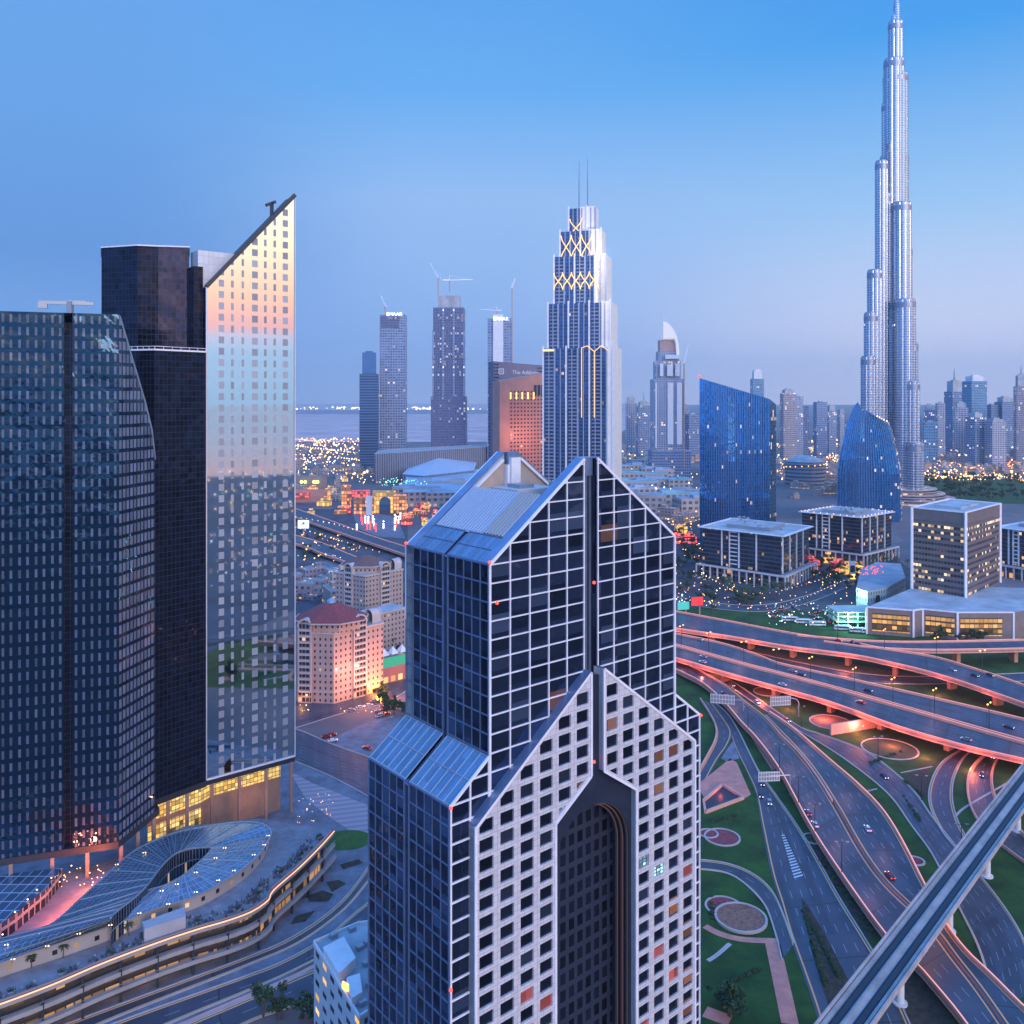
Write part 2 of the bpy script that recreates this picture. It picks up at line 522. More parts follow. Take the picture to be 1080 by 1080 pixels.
dash = math_(t, 'MULTIPLY', math_(t, 'MAXIMUM', math_(t, 'LESS_THAN', lf, 0.022), math_(t, 'GREATER_THAN', lf, 0.978)), math_(t, 'LESS_THAN', math_(t, 'FRACT', math_(t, 'DIVIDE', vv, 10.0)), 0.4))
dash = math_(t, 'MULTIPLY', dash, math_(t, 'MULTIPLY', math_(t, 'GREATER_THAN', ul, 2.5), math_(t, 'GREATER_THAN', ur, 2.5)))
gg = N(t, 'ShaderNodeTexCoord')
nn = N(t, 'ShaderNodeTexNoise'); nn.inputs['Scale'].default_value = 0.09; nn.inputs['Detail'].default_value = 7
t.links.new(gg.outputs['Object'], nn.inputs['Vector'])
asp = ramp(t, [(0.3, (0.028, 0.036, 0.064, 1)), (0.7, (0.066, 0.076, 0.112, 1))], nn.outputs[0])
# tyre-polished wheel tracks
trk = N(t, 'ShaderNodeTexWave', wave_type='BANDS', bands_direction='X'); 
trk.inputs['Scale'].default_value = 0.55; trk.inputs['Distortion'].default_value = 0.6
cv = N(t, 'ShaderNodeCombineXYZ'); t.links.new(ul, cv.inputs[0]); t.links.new(math_(t, 'MULTIPLY', vv, 0.01), cv.inputs[1]); t.links.new(cv.outputs[0], trk.inputs['Vector'])
asp = mixc(t, math_(t, 'MULTIPLY', trk.outputs['Fac'], 0.4), asp, (0.085, 0.085, 0.105, 1))
jf = math_(t, 'FRACT', math_(t, 'DIVIDE', vv, 27.0))
asp = mixc(t, math_(t, 'MULTIPLY', math_(t, 'LESS_THAN', jf, 0.018), 0.75), asp, (0.012, 0.012, 0.016, 1))
pw = N(t, 'ShaderNodeTexWhiteNoise', noise_dimensions='2D')
cp = N(t, 'ShaderNodeCombineXYZ'); t.links.new(math_(t, 'FLOOR', math_(t, 'DIVIDE', ul, 3.65)), cp.inputs[0]); t.links.new(math_(t, 'FLOOR', math_(t, 'DIVIDE', vv, 41.0)), cp.inputs[1]); t.links.new(cp.outputs[0], pw.inputs[0])
asp = mixc(t, math_(t, 'MULTIPLY', math_(t, 'GREATER_THAN', pw.outputs['Value'], 0.72), 0.45), asp, (0.018, 0.022, 0.036, 1))
c = mixc(t, dash, asp, (0.36, 0.37, 0.42, 1))
c = mixc(t, edge, c, (0.80, 0.38, 0.14, 1))  # real edge lines, widened and coloured orange to imitate light trails
t.links.new(c, b.inputs['Base Color'])
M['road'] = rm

def c7(x, y): return (700 + x * 0.35185, 640 + y * 0.352)
def c8(x, y): return (720 + x / 3, 780 + y / 3)
def c9(x, y): return (740 + x / 9, 700 + y / 9)

def smooth_line(P, n):
    """Catmull-Rom through P, resampled to n points of even spacing"""
    P = [V(p) for p in P]
    if len(P) == 2:
        return [P[0].lerp(P[1], i / (n - 1)) for i in range(n)]
    Q = [P[0] * 2 - P[1]] + P + [P[-1] * 2 - P[-2]]
    pts = []
    for i in range(1, len(Q) - 2):
        a, b_, c_, d = Q[i - 1:i + 3]
        for k in range(16):
            u = k / 16
            pts.append(0.5 * ((2 * b_) + (c_ - a) * u + (2 * a - 5 * b_ + 4 * c_ - d) * u * u + (3 * b_ - a - 3 * c_ + d) * u ** 3))
    pts.append(P[-1])
    acc = [0]
    for a, b_ in zip(pts, pts[1:]):
        acc.append(acc[-1] + (b_ - a).length)
    out, j = [], 0
    for i in range(n):
        s = acc[-1] * i / (n - 1)
        while j < len(acc) - 2 and acc[j + 1] < s:
            j += 1
        f = (s - acc[j]) / max(acc[j + 1] - acc[j], 1e-9)
        out.append(pts[j].lerp(pts[j + 1], min(max(f, 0), 1)))
    return out

def ribbon_mesh(name, A, B, mats, thick=0.0, parent=None):
    n = len(A)
    me = bpy.data.meshes.new(name)
    vs, fs, uv, uv2 = [], [], [], []
    L = 0.0
    def q(pts, u, u2):
        i = len(vs)
        vs.extend(tuple(p) for p in pts); fs.append((i, i + 1, i + 2, i + 3)); uv.extend(u); uv2.extend(u2)
    for i in range(n - 1):
        d = ((A[i + 1] - A[i]).length + (B[i + 1] - B[i]).length) / 2
        w0, w1 = (A[i] - B[i]).length, (A[i + 1] - B[i + 1]).length
        q([A[i], B[i], B[i + 1], A[i + 1]], [(0, L), (w0, L), (w1, L + d), (0, L + d)], [(w0, L), (0, L), (0, L + d), (w1, L + d)])
        if thick:
            dn = V((0, 0, -thick))
            for X, Y in ((A[i + 1], A[i]), (B[i], B[i + 1])):
                q([X, Y, Y + dn, X + dn], [(-9, 0)] * 4, [(-9, 0)] * 4)
            q([A[i] + dn, A[i + 1] + dn, B[i + 1] + dn, B[i] + dn], [(-9, 0)] * 4, [(-9, 0)] * 4)
        L += d
    me.from_pydata(vs, [], fs)
    for nm, dat in (("UVMap", uv), ("UV2", uv2)):
        l = me.uv_layers.new(name=nm)
        l.data.foreach_set("uv", [c for p in dat for c in p])
    for mm in mats:
        me.materials.append(mm)
    if thick and len(mats) > 1:
        k = [0, 1, 1, 1] * (n - 1)
        me.polygons.foreach_set("material_index", k)
    me.update()
    o = bpy.data.objects.new(name, me)
    COL.objects.link(o)
    if parent:
        o.parent = parent
    return o

def wall_along(P, z0, h, w, side, m=0):
    """barrier of width w, height h along polyline P, on its inner side"""
    mb = MB()
    n = len(P)
    off = []
    for i in range(n):
        d = P[min(i + 1, n - 1)] - P[max(i - 1, 0)]
        nn_ = V((-d.y, d.x, 0)).normalized() * side * w
        off.append(P[i] + nn_)
    up, lo = V((0, 0, h)), V((0, 0, z0))
    for i in range(n - 1):
        a, b_, c_, d_ = P[i], P[i + 1], off[i + 1], off[i]
        mb.poly([a + up, b_ + up, c_ + up, d_ + up])
        mb.poly([a + lo, b_ + lo, b_ + up, a + up])
        mb.poly([d_ + lo, d_ + up, c_ + up, c_ + lo])
    mb.poly([P[0] + lo, P[0] + up, off[0] + up, off[0] + lo])
    mb.poly([P[-1] + lo, off[-1] + lo, off[-1] + up, P[-1] + up])
    return mb

ROADS = {}
def road(name, Lp, Rp, z=0.0, n=40, elev=False, barriers='LR', thick=1.6, bh=1.0, parent=None, zs=None, fascia=0.9):
    """Lp, Rp: the two edges as pixels of the photograph that lie at height z"""
    zf = (lambda i, k: z) if zs is None else (lambda i, k: zs[0] + (zs[1] - zs[0]) * i / max(k - 1, 1))
    A = smooth_line([W(x, y, zf(i, len(Lp))) for i, (x, y) in enumerate(Lp)], n)
    B = smooth_line([W(x, y, zf(i, len(Rp))) for i, (x, y) in enumerate(Rp)], n)
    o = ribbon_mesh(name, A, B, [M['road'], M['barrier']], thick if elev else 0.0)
    struct(o)
    BASE[o.name] = V((0, 0, 0))
    sgn = 1 if ((B[0] - A[0]).x * (-(A[1] - A[0]).y) + (B[0] - A[0]).y * (A[1] - A[0]).x) > 0 else -1
    lo = -fascia if elev else -0.02
    for k, P, sd_ in (('L', A, sgn), ('R', B, -sgn)):
        if k in barriers:
            br = wall_along([p - V((0, 0, 0)) for p in P], lo, bh, 0.55, sd_).build('barrier', M['barrier'], o)
            if elev:
                wall_along([p + V((0, 0, bh)) for p in P], .01, .16, .3, sd_).build('glow_strip', M['edgeglow'], br)  # glowing strip added along the barrier top, no fitted lamp
        elif k.lower() in barriers:
            wall_along([p - V((0, 0, 0)) for p in P], -0.02, 0.22, 0.5, sd_).build('kerb', M['kerb'], o)
    ROADS[name] = (A, B)
    return o, A, B

def piers(o, A, B, fr, zt=1.6, w=2.4):
    for f in fr:
        i = int(f * (len(A) - 1))
        c_ = (A[i] + B[i]) / 2
        d = (A[min(i + 1, len(A) - 1)] - A[max(i - 1, 0)])
        ang = math.atan2(d.y, d.x)
        span = (A[i] - B[i]).length
        zt_ = c_.z - zt
        mb = MB()
        mb.box((c_.x, c_.y, 0), w, min(span * 0.35, 5.5), zt_ - 1.4, ang)
        # flared head
        pl0, pl1 = min(span * 0.35, 5.5) / 2, min(span * 0.8, 14) / 2
        ca, sa_ = math.cos(ang), math.sin(ang)
        P = lambda x, y, z_: V((c_.x + ca * x - sa_ * y, c_.y + sa_ * x + ca * y, z_))
        bt = [P(-w / 2, -pl0, zt_ - 1.4), P(w / 2, -pl0, zt_ - 1.4), P(w / 2, pl0, zt_ - 1.4), P(-w / 2, pl0, zt_ - 1.4)]
        tp = [P(-w / 2, -pl1, zt_), P(w / 2, -pl1, zt_), P(w / 2, pl1, zt_), P(-w / 2, pl1, zt_)]
        for k in range(4):
            mb.poly([bt[k], bt[(k + 1) % 4], tp[(k + 1) % 4], tp[k]])
        mb.build('pier', M['pierm'], o)

# interchange lawn
mb = MB()
mb.poly([W(700, 640, .02), W(1300, 655, .02), W(1200, 800, .02), W(1130, 1250, .02), W(690, 1250, .02)])
struct(mb.build('lawn', M['lawn']))
mb = MB()
mb.poly([W(*c7(120, 95), .03), W(*c7(560, 170), .03), W(*c7(760, 205), .03), W(*c7(640, 215), .03), W(*c7(330, 150), .03)])
struct(mb.build('bare_ground', mat('bare_earth', (0.13, 0.10, 0.08), .95, noise=.3, nscale=.1)))
# dark shrub ground between the ramps
for i, pl in enumerate(([c8(330, 330), c8(400, 300), c8(640, 620), c8(560, 640)], [c8(690, 760), c8(760, 730), c8(860, 900), c8(680, 900)], [c8(700, 110), c8(780, 90), c8(770, 200)], [c8(380, 530), c8(470, 640), c8(520, 755), c8(465, 815)])):
    mb = MB(); mb.poly([W(x, y, .034 + .002 * i) for x, y in pl])
    struct(mb.build('planted_ground', M['soil']))

P7 = lambda L: [c7(*p) for p in L]
P8 = lambda L: [c8(*p) for p in L]
P9 = lambda L: [c9(*p) for p in L]
# surface road behind the flyovers
road('road', P7([(-40, 92), (200, 122), (400, 165), (600, 200), (800, 208), (1120, 196)]), P7([(-40, 128), (200, 165), (400, 198), (600, 226), (800, 232), (1120, 222)]), 0.05, barriers='lr')
# service roads by the office blocks
road('road', [(700, 625), (740, 634), (800, 638), (850, 628), (905, 606)], [(700, 631), (740, 640), (805, 645), (858, 634), (912, 611)], 0.055, barriers='lr')
# lower ramps on the ground
oD, AD, BD = road('road', P9([(200, 120), (350, 200), (640, 400), (940, 600)]) + [(860, 772), (911, 791), (946, 816), (967, 837), (983, 860), (1007, 890), (1030, 918), (1053, 947), (1072, 975), (1084, 1000), (1096, 1040)],
     P9([(160, 160), (300, 240)]) + [(800, 745), (829, 763), (841, 770), (876, 791), (911, 816), (939, 840.6), (960, 870), (980, 897), (996, 927), (1013, 962), (1030, 997), (1040, 1030), (1044, 1075)], 0.06, n=70, barriers='lr')
road('road', P8([(960, -20), (880, 30), (820, 70), (785, 130), (778, 200), (815, 285), (875, 360)]), P8([(985, 0), (905, 45), (865, 110), (855, 180), (870, 250), (900, 310), (940, 370)]), 0.066, barriers='lr')
oF, AF, BF = road('road', P8([(1000, 15), (960, 45), (915, 90), (898, 140), (905, 200), (930, 255), (985, 320), (1090, 400)]), P8([(1040, 20), (1010, 45), (985, 95), (983, 150), (1000, 200), (1040, 260), (1090, 312), (1140, 350)]), 0.072, barriers='LR', bh=1.1)
oG, AG, BG = road('road', [(800, 837 - 8)] and [(752, 745), (766, 763), (776, 790), (788, 815), (797, 837), (803, 870), (813, 920), (822, 950), (832, 985), (846, 1025), (858, 1060), (868, 1095)],
     [(735, 722), (751, 738), (767, 752), (779, 770), (790, 792), (802, 815), (820, 840), (843, 873), (867, 913), (885, 945), (910, 985), (937, 1030), (965, 1090)][1:], 0.078, n=60, barriers='r')
road('road', [(738, 738), (747, 752), (754, 766), (754, 780), (746, 797), (730, 825)], [(752, 742), (764, 758), (772, 772), (768, 786), (757, 802), (742, 830)], 0.084, barriers='L', bh=1.2)
road('road', [(700, 905), (745, 907), (773, 912), (797, 923), (815, 940), (827, 965), (838, 995)], [(700, 916), (745, 918), (770, 923), (790, 937), (807, 957), (817, 985), (824, 1013)], 0.09, barriers='lr')
# planted gore island
mb = MB(); mb.poly([W(x, y, .16) for x, y in [(845, 947), (857, 1007), (873, 1057), (880, 1090), (905, 1090), (895, 1034), (870, 985), (852, 955)]])
struct(mb.build('planted_island', M['soil']))
# striped gore
gore = MB()
a0, a1, b0, b1 = W(822, 873, .1), W(838, 928, .1), W(824, 873, .1), W(848, 925, .1)
for k in range(16):
    f = 0.15 + 0.85 * k / 16
    p, q = a0.lerp(a1, f), b0.lerp(b1, f)
    e = (a1 - a0).normalized() * 0.9
    gore.poly([p, q, q + e, p + e])
struct(gore.build('road_marking', mat('white_road_paint', (0.6, 0.6, 0.62), .6)))
# pale gore tip and pink paved triangle with a pit opening
mb = MB(); mb.poly([W(773, 781, .1), W(780, 800, .1), W(766, 803, .1), W(760, 800, .1)])
struct(mb.build('pale_pavement', M['palepave']))
mb = MB(); mb.poly([W(x, y, .1) for x, y in [(770, 800), (777, 804), (792, 838), (784, 843), (765, 833), (743, 842), (735, 828)]])
struct(mb.build('pink_pavement', M['paving']))
mb = MB(); mb.poly([W(x, y, .1) for x, y in [(781, 760), (790, 765), (826, 810), (814, 812), (803, 795)]])
struct(mb.build('pink_pavement', M['paving']))
# pit walls (underpass mouth)
o = thing('underpass_mouth', 'square underpass opening with pale concrete rim beside the pink paving', 'underpass', W(757, 838, 0))
ring = [W(742, 846), W(762, 829), W(784, 843), (W(744, 858))]
mb = MB()
for i in range(4):
    p, q = V(ring[i]), V(ring[(i + 1) % 4])
    mb.bar(p + V((0, 0, .6)), q + V((0, 0, .6)), .9, 1.2)
mb.build('rim', M['barrier'], o)
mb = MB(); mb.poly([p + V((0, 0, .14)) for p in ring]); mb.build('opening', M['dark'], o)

# elevated roads -------------------------------------------------
# double carriageway of the big flyover
Bu_u = P7([(-60, 60), (35, 82), (180, 113), (290, 150), (341, 170), (455, 196), (600, 228), (850, 285), (1080, 340), (1250, 385)])
Bu_l = P7([(-60, 92), (35, 115), (224, 168), (340, 198), (455, 228), (600, 268), (800, 325), (1080, 405), (1250, 455)])
Bl_u = P7([(-60, 97), (35, 119), (224, 172), (340, 202), (455, 232), (600, 273), (800, 330), (1080, 411), (1250, 461)])
Bl_l = P7([(-60, 130), (35, 156), (200, 205), (350, 247), (500, 290), (700, 362), (900, 420), (1080, 462), (1250, 505)])
oB1, A1, B1 = road('flyover', Bu_u, Bu_l, 8.0, n=60, elev=True)
oB2, A2, B2 = road('flyover', Bl_u, Bl_l, 8.0, n=60, elev=True)
piers(oB1, A1, B1, (.14, .27, .4, .53, .66, .79, .92))
piers(oB2, A2, B2, (.14, .27, .4, .53, .66, .79, .92))
# upper flyover with its curving branch
Au = P7([(-60, 0), (60, 20), (200, 46), (400, 84), (540, 103), (640, 124), (800, 150), (900, 178), (1000, 210), (1080, 238), (1250, 300)])
Al = P7([(-60, 48), (40, 68), (200, 92), (380, 123), (560, 146), (680, 170), (790, 197), (880, 224), (980, 258), (1080, 294), (1250, 360)])
oA, A3, B3 = road('flyover', Au, Al, 10.0, n=60, elev=True)
piers(oA, A3, B3, (.09, .19, .29, .40, .51, .62, .73, .84))
A1u = P7([(400, 87), (560, 101), (700, 107), (850, 106), (1080, 101), (1300, 96)])
A1l = P7([(480, 106), (600, 122), (720, 130), (850, 132), (1080, 128), (1300, 122)])
oA1, A4, B4 = road('flyover', A1u, A1l, 10.02, n=40, elev=True, barriers='R' + 'L')
piers(oA1, A4, B4, (.3, .5, .7, .85))
# the curved bundle sweeping under the metro
C1L = [(700, 699), (713, 707), (740, 721), (762, 740), (781, 762), (798, 780), (822, 813), (853, 870), (883, 917), (933, 987), (967, 1020), (987, 1043), (1007, 1067), (1035, 1105)]
C1R = [(700, 688), (713, 695), (740, 709), (762, 722), (788, 743), (807, 758), (823, 776), (840, 793), (857, 814), (880, 850), (907, 897), (933, 932), (978, 975), (1005, 1010), (1030, 1042), (1060, 1085)]
C2L = [(806, 754), (825, 774), (842, 792), (859, 813), (882, 849), (909, 896), (935, 931), (980, 974), (1007, 1009), (1032, 1041), (1062, 1084)]
C2R = [(812, 752), (838, 770), (876, 803), (905, 828), (931, 855), (952, 888), (977, 937), (999, 977), (1020, 1005), (1047, 1031), (1080, 1064), (1110, 1090)]
oC, A5, B5 = road('ramp_road', C1L, C1R, 3.4, n=70, elev=True, barriers='L')
oC2, A6, B6 = road('ramp_road', C2L, C2R, 3.404, n=70, elev=True, barriers='R')
# the divider between the two ramps with its opening
k0 = 40
wall_along(B5[:44], -1.2, .9, .5, -1 if False else 1).build('barrier', M['barrier'], oC)
# small piers
piers(oC, A5, B5, (.5, .7, .8, .9), w=1.6)
# lit abutment wall under the flyover
o = thing('abutment_wall', 'orange lit concrete retaining wall under the big flyover', 'wall', W(*c7(560, 400)))
p, q, r_ = W(*c7(500, 384)), W(*c7(690, 352)), W(*c7(700, 365))
mb = MB()
mb.bar(p + V((0, 0, 2.6)), q + V((0, 0, 2.6)), 1.0, 5.2)
mb.build('wall', M['barrier'], o)
for f in (.3, .5, .72, .9):
    mb = MB(); c_ = p.lerp(q, f); mb.ball((c_.x - .2, c_.y - 1.2, 2.2), .35)
    mb.build('lamp', M['amber'], o)

# metro viaduct --------------------------------------------------
met = thing('metro_viaduct', 'long pale metro viaduct with four dark rail troughs crossing above the ramps', 'viaduct', W(980, 1000))
p0, p1 = W(838, 1105, 15), W(1150, 715, 15)
q0 = W(905, 1105, 15) + V((0, 0, 0)); q1 = W(1150, 765, 15)
along = (p1 - p0).normalized()
side = V((along.y, -along.x, 0))
wid = 10.4
def vp(s_, w_, z_): 
    return V((p0.x, p0.y, 0)) + along * s_ + side * w_ + V((0, 0, z_))
Lm = (p1 - p0).length
prof = [(0, 15.0), (0.5, 15.0), (0.5, 14.0), (wid - .5, 14.0), (wid - .5, 15.0), (wid, 15.0), (wid, 13.6), (wid - 2.6, 12.0), (2.6, 12.0), (0, 13.6)]
mb = MB()
for i in range(len(prof)):
    a_, b_ = prof[i], prof[(i + 1) % len(prof)]
    mb.poly([vp(0, *a_), vp(Lm, *a_), vp(Lm, *b_), vp(0, *b_)])
mb.build('deck', mat('pale_viaduct_concrete', (0.44, 0.37, 0.37), .85, noise=.25, nscale=.15, spec=.2), met)
for w_ in (2.2, 3.7, 6.6, 8.1):
    mb = MB(); mb.bar(vp(0, w_, 14.12), vp(Lm, w_, 14.12), .16, .22); mb.build('rail', M['darkmetal'], met)
for w_ in (1.2, 4.9, 9.1):
    mb = MB(); mb.bar(vp(0, w_, 14.25), vp(Lm, w_, 14.25), .7, .5); mb.build('walkway', M['conc'], met)
for w_ in (2.95, 7.35):
    mb = MB(); mb.bar(vp(0, w_, 14.04), vp(Lm, w_, 14.04), 2.0, .06); mb.build('track_bed', M['dark'], met)
for (px, py) in ((c8(985, 440)), (c8(880, 622)), (c8(715, 848)), (c8(1072, 295))):
    b0 = W(px, py)
    s_ = (b0 - V((p0.x, p0.y, 0))).dot(along)
    mb = MB(); mb.tube(vp(s_, wid / 2, 0), vp(s_, wid / 2, 10.2), 1.15, 1.15, 18); mb.tube(vp(s_, wid / 2, 10.2), vp(s_, wid / 2, 12.0), 1.15, 2.6, 18)
    mb.tube(vp(s_, wid / 2, 0), vp(s_, wid / 2, .5), 2.0, 2.0, 14)
    mb.smooth = False
    mb.build('column', M['white'], met)

# gardens --------------------------------------------------------
def flower_bed(px, py, rx, m, label, z=.12):
    c_ = W(px, py)
    r = rx * c_.y / F
    o = thing('flower_bed', label, 'flower bed', c_, 'round flower beds on the lawn')
    mb = MB(); n = 36
    mb.poly([c_ + V((r * math.cos(2 * math.pi * i / n), r * math.sin(2 * math.pi * i / n), z)) for i in range(n)])
    mb.build('planting', m, o)
    mb = MB()
    for i in range(n):
        a_, b_ = 2 * math.pi * i / n, 2 * math.pi * (i + 1) / n
        e = lambda an, rr, z_: c_ + V((rr * math.cos(an), rr * math.sin(an), z_))
        mb.poly([e(a_, r, z + .25), e(b_, r, z + .25), e(b_, r + .7, z + .25), e(a_, r + .7, z + .25)])
        mb.poly([e(a_, r + .7, 0), e(b_, r + .7, 0), e(b_, r + .7, z + .25), e(a_, r + .7, z + .25)][::-1])
        mb.poly([e(a_, r, z), e(b_, r, z), e(b_, r, z + .25), e(a_, r, z + .25)])
    mb.build('kerb', M['kerb'], o)
flower_bed(*c8(125, 310), 17, M['bed_red'], 'red round flower bed on the lawn below the pink paving')
flower_bed(*c8(82, 298), 8.5, M['bed_red'], 'small red flower bed tucked behind the bigger red one', .08)
flower_bed(*c8(130, 530), 17.5, M['bed_red'], 'dark red round flower bed above the curved slip road garden path')
flower_bed(*c8(184, 567), 25, M['bed_brown'], 'brown round flower bed overlapping the dark red one', .5)
flower_bed(*c8(655, 30), 27, M['bed_green'], 'round shrub bed on the lawn under the flyover edge')
flower_bed(*c7(500, 346), 20, M['bed_brown'], 'brown oval bed beside the orange abutment wall')
flower_bed(*c7(310, 255), 13, M['bed_brown'], 'brown oval bed behind the curved sign gantry')
flower_bed(*c8(735, 385), 8, M['bed_red'], 'little red bed squeezed beside the ramp barrier')
flower_bed(*c8(415, 315), 10, M['bed_green'], 'dark round bed between two ramps')
# garden paths
def path(name, pts, w, m, z=.08):
    P = smooth_line([W(x, y, z) for x, y in pts], 24)
    mb = MB()
    off = []
    for i in range(len(P)):
        d = P[min(i + 1, len(P) - 1)] - P[max(i - 1, 0)]
        off.append(V((-d.y, d.x, 0)).normalized() * w / 2)
    for i in range(len(P) - 1):
        mb.poly([P[i] - off[i], P[i + 1] - off[i + 1], P[i + 1] + off[i + 1], P[i] + off[i]])
    return struct(mb.build(name, m))
path('garden_path', P8([(70, 590), (120, 615), (190, 632), (300, 637)]), 2.6, M['paving'])
path('garden_path', P8([(80, 700), (110, 680), (150, 645)]), 1.4, M['kerb'], .085)
path('garden_path', P8([(285, 645), (310, 760), (340, 900)]), 4.5, M['paving'], .09)
path('garden_path', P8([(70, 860), (110, 875), (150, 890)]), 4.5, M['paving'], .095)
path('garden_path', P8([(560, 170), (600, 160)]), .8, M['kerb'])
path('garden_path', P8([(690, 105), (740, 95), (790, 85)]), .8, M['kerb'])
path('garden_path', P7([(590, 555), (640, 545)]), .8, M['kerb'])
path('garden_path', P8([(860, 245), (900, 210), (1040, 130)]), 1.0, M['kerb'])

# left side: streets below and behind the towers -----------------
plaza = MB(); plaza.poly([W(x, y, .03) for x, y in [(296, 800), (440, 740), (440, 1000), (330, 1010), (230, 1090), (-400, 1300), (-500, 900)]])
struct(plaza.build('plaza_paving', M['palepave']))
road('road', [(440, 688), (405, 700), (360, 712), (312, 724), (250, 738)], [(440, 722), (405, 742), (360, 753), (312, 768), (250, 785)], 0.06, barriers='lr')
road('road', [(440, 815), (395, 800), (352, 785), (322, 772), (300, 764)], [(440, 880), (395, 845), (350, 820), (315, 805), (290, 795)], 0.065, barriers='lr')
mb = MB(); mb.poly([W(x, y, .07) for x, y in [(305, 813), (330, 826), (365, 840), (395, 852), (395, 880), (372, 878), (345, 860), (322, 842)]])
stripes = bpy.data.materials.new('striped_pink_paving'); stripes.use_nodes = True
t = stripes.node_tree; b = t.nodes['Principled BSDF']; b.inputs['Roughness'].default_value = .8
uvn = N(t, 'ShaderNodeUVMap'); sp = N(t, 'ShaderNodeSeparateXYZ'); t.links.new(uvn.outputs[0], sp.inputs[0])
fx = math_(t, 'FRACT', math_(t, 'DIVIDE', math_(t, 'SUBTRACT', sp.outputs[1], math_(t, 'MULTIPLY', sp.outputs[0], 0.25)), 4.0))
t.links.new(mixc(t, math_(t, 'GREATER_THAN', fx, .55), (0.42, 0.32, 0.34, 1), (0.30, 0.24, 0.28, 1)), b.inputs['Base Color'])
struct(mb.build('striped_plaza', stripes))
mb = MB(); cc = W(366, 886)
mb.poly([cc + V((9.5 * math.cos(a_) , 7.5 * math.sin(a_), .08)) for a_ in [2 * math.pi * i / 24 for i in range(24)]])
struct(mb.build('lawn', mat('bright_lawn', (0.045, 0.12, 0.02), .95, noise=.3, nscale=.2)))
for pl in ([(358, 912), (378, 906), (383, 910), (362, 917)], [(344, 930), (358, 928), (365, 932), (350, 941)], [(324, 945), (340, 939), (352, 943), (346, 951), (326, 951)], [(312, 966), (333, 960), (322, 972), (306, 975)]):
    mb = MB(); mb.poly([W(x, y, .085) for x, y in pl]); struct(mb.build('planted_bed', M['soil']))
def L6(L): return [(260 + x * .2778, 780 + y * .2778) for x, y in L]
road('road', L6([(-960, 1180), (-500, 1010), (0, 825), (180, 745), (330, 640), (420, 540), (500, 420)]), L6([(-960, 1260), (-500, 1060), (0, 862), (200, 775), (360, 660), (450, 560), (540, 440)]), 0.09, barriers='lr')
road('road', L6([(-960, 1260), (-500, 1075), (0, 895), (140, 840), (300, 750), (420, 650), (560, 540)]), L6([(-960, 1420), (-400, 1130), (0, 960), (160, 890), (330, 800), (460, 700), (600, 600)]), 0.095, barriers='lr')
road('road', L6([(-960, 1450), (-380, 1150), (0, 985), (170, 912), (350, 830), (500, 740)]), L6([(-960, 1700), (-300, 1250), (0, 1080), (220, 1000), (420, 900), (560, 800)]), 0.10, barriers='lr')
path('orange_kerbed_median', L6([(-300, 1105), (0, 975), (170, 903), (340, 816)]), 1.6, M['barrier'], .12)
# roads with bridges left of the slim apartment block (behind)
def L4(L): return [(280 + x * .1852, 420 + y * .1852) for x, y in L]
oL, AL, BL = road('flyover', L4([(60, 590), (200, 640), (400, 710), (600, 785), (900, 880)]), L4([(60, 640), (200, 690), (400, 760), (560, 815), (900, 930)]), 5.0, elev=True)
piers(oL, AL, BL, (.25, .5), w=1.5)
oL2, AL2, BL2 = road('flyover', L4([(60, 760), (200, 790), (330, 830), (450, 880), (700, 980)]), L4([(60, 800), (200, 840), (330, 890), (430, 925), (700, 1030)]), 5.0, elev=True)
piers(oL2, AL2, BL2, (.25, .45, .6), w=1.5)
road('road', L4([(60, 560), (160, 590), (350, 600), (600, 560), (900, 540)]), L4([(60, 590), (170, 615), (360, 630), (620, 590), (900, 580)]), 0.06, barriers='lr')
mb = MB(); mb.poly([W(x, y, .05) for x, y in L4([(150, 980), (430, 900), (440, 1000), (420, 1080), (150, 1080)])])
struct(mb.build('car_park', M['palepave']))
mb = MB(); mb.poly([W(x, y, .05) for x, y in [(370, 537), (418, 545), (428, 568), (400, 566), (378, 558)]])
struct(mb.build('plaza_paving', M['palepave']))
# ================================================================ the stone and glass gable tower in front
EX = V((0.767, 0.642, 0)).normalized()
EY = V((-0.642, 0.767, 0)).normalized()
O0 = V((-4.1, 157.0, 0))
def HP(t_, p, z):                       # along the front, depth, height
    return O0 + EX * t_ + EY * p + V((0, 0, z))
WF, DF, ZE, ZA = 51.4, 27.0, 135.0, 153.0
PITCH = (ZA - ZE) / 23.9
hero = thing('gable_tower', 'big gabled office tower of dark glass in a white grid with a stone arch', 'skyscraper', HP(25.7, 13, 0))
gl = lambda nm, c1, rough=0.04, lit=0.02, bay=4.78, fl=3.4, lc=(1, .35, .08), wob=.35: facade(nm, c1, (.1, .1, .12), bay=bay, fl=fl, cols=((0.0, 1.0),), rows=(-1, 2), grough=rough, gmetal=.72, lit=lit, litcol=lc, es=.22, var=.45, wob=wob, seed=len(nm), blinds=.18)
M['hglass'] = gl('tower_front_glass', (0.036, 0.052, 0.095), lit=.005)  # sparse orange glowing cells imitate small reflections in the panes
M['hglass2'] = gl('tower_side_glass', (0.03, 0.055, 0.11), bay=2.5, lit=.006)
M['hglass3'] = gl('tower_window_glass', (0.028, 0.032, 0.055), lit=.035)
M['sky_glass'] = facade('skylight_glass', (0.15, 0.25, 0.39), (.1, .1, .12), bay=1.25, fl=3.4, cols=((0, 1),), rows=(-1, 2), grough=.22, gmetal=.55, lit=0, var=.18)
M['archwall'] = mat('dark_arch_cladding', (0.032, 0.04, 0.068), .35, metal=.3, noise=.2)

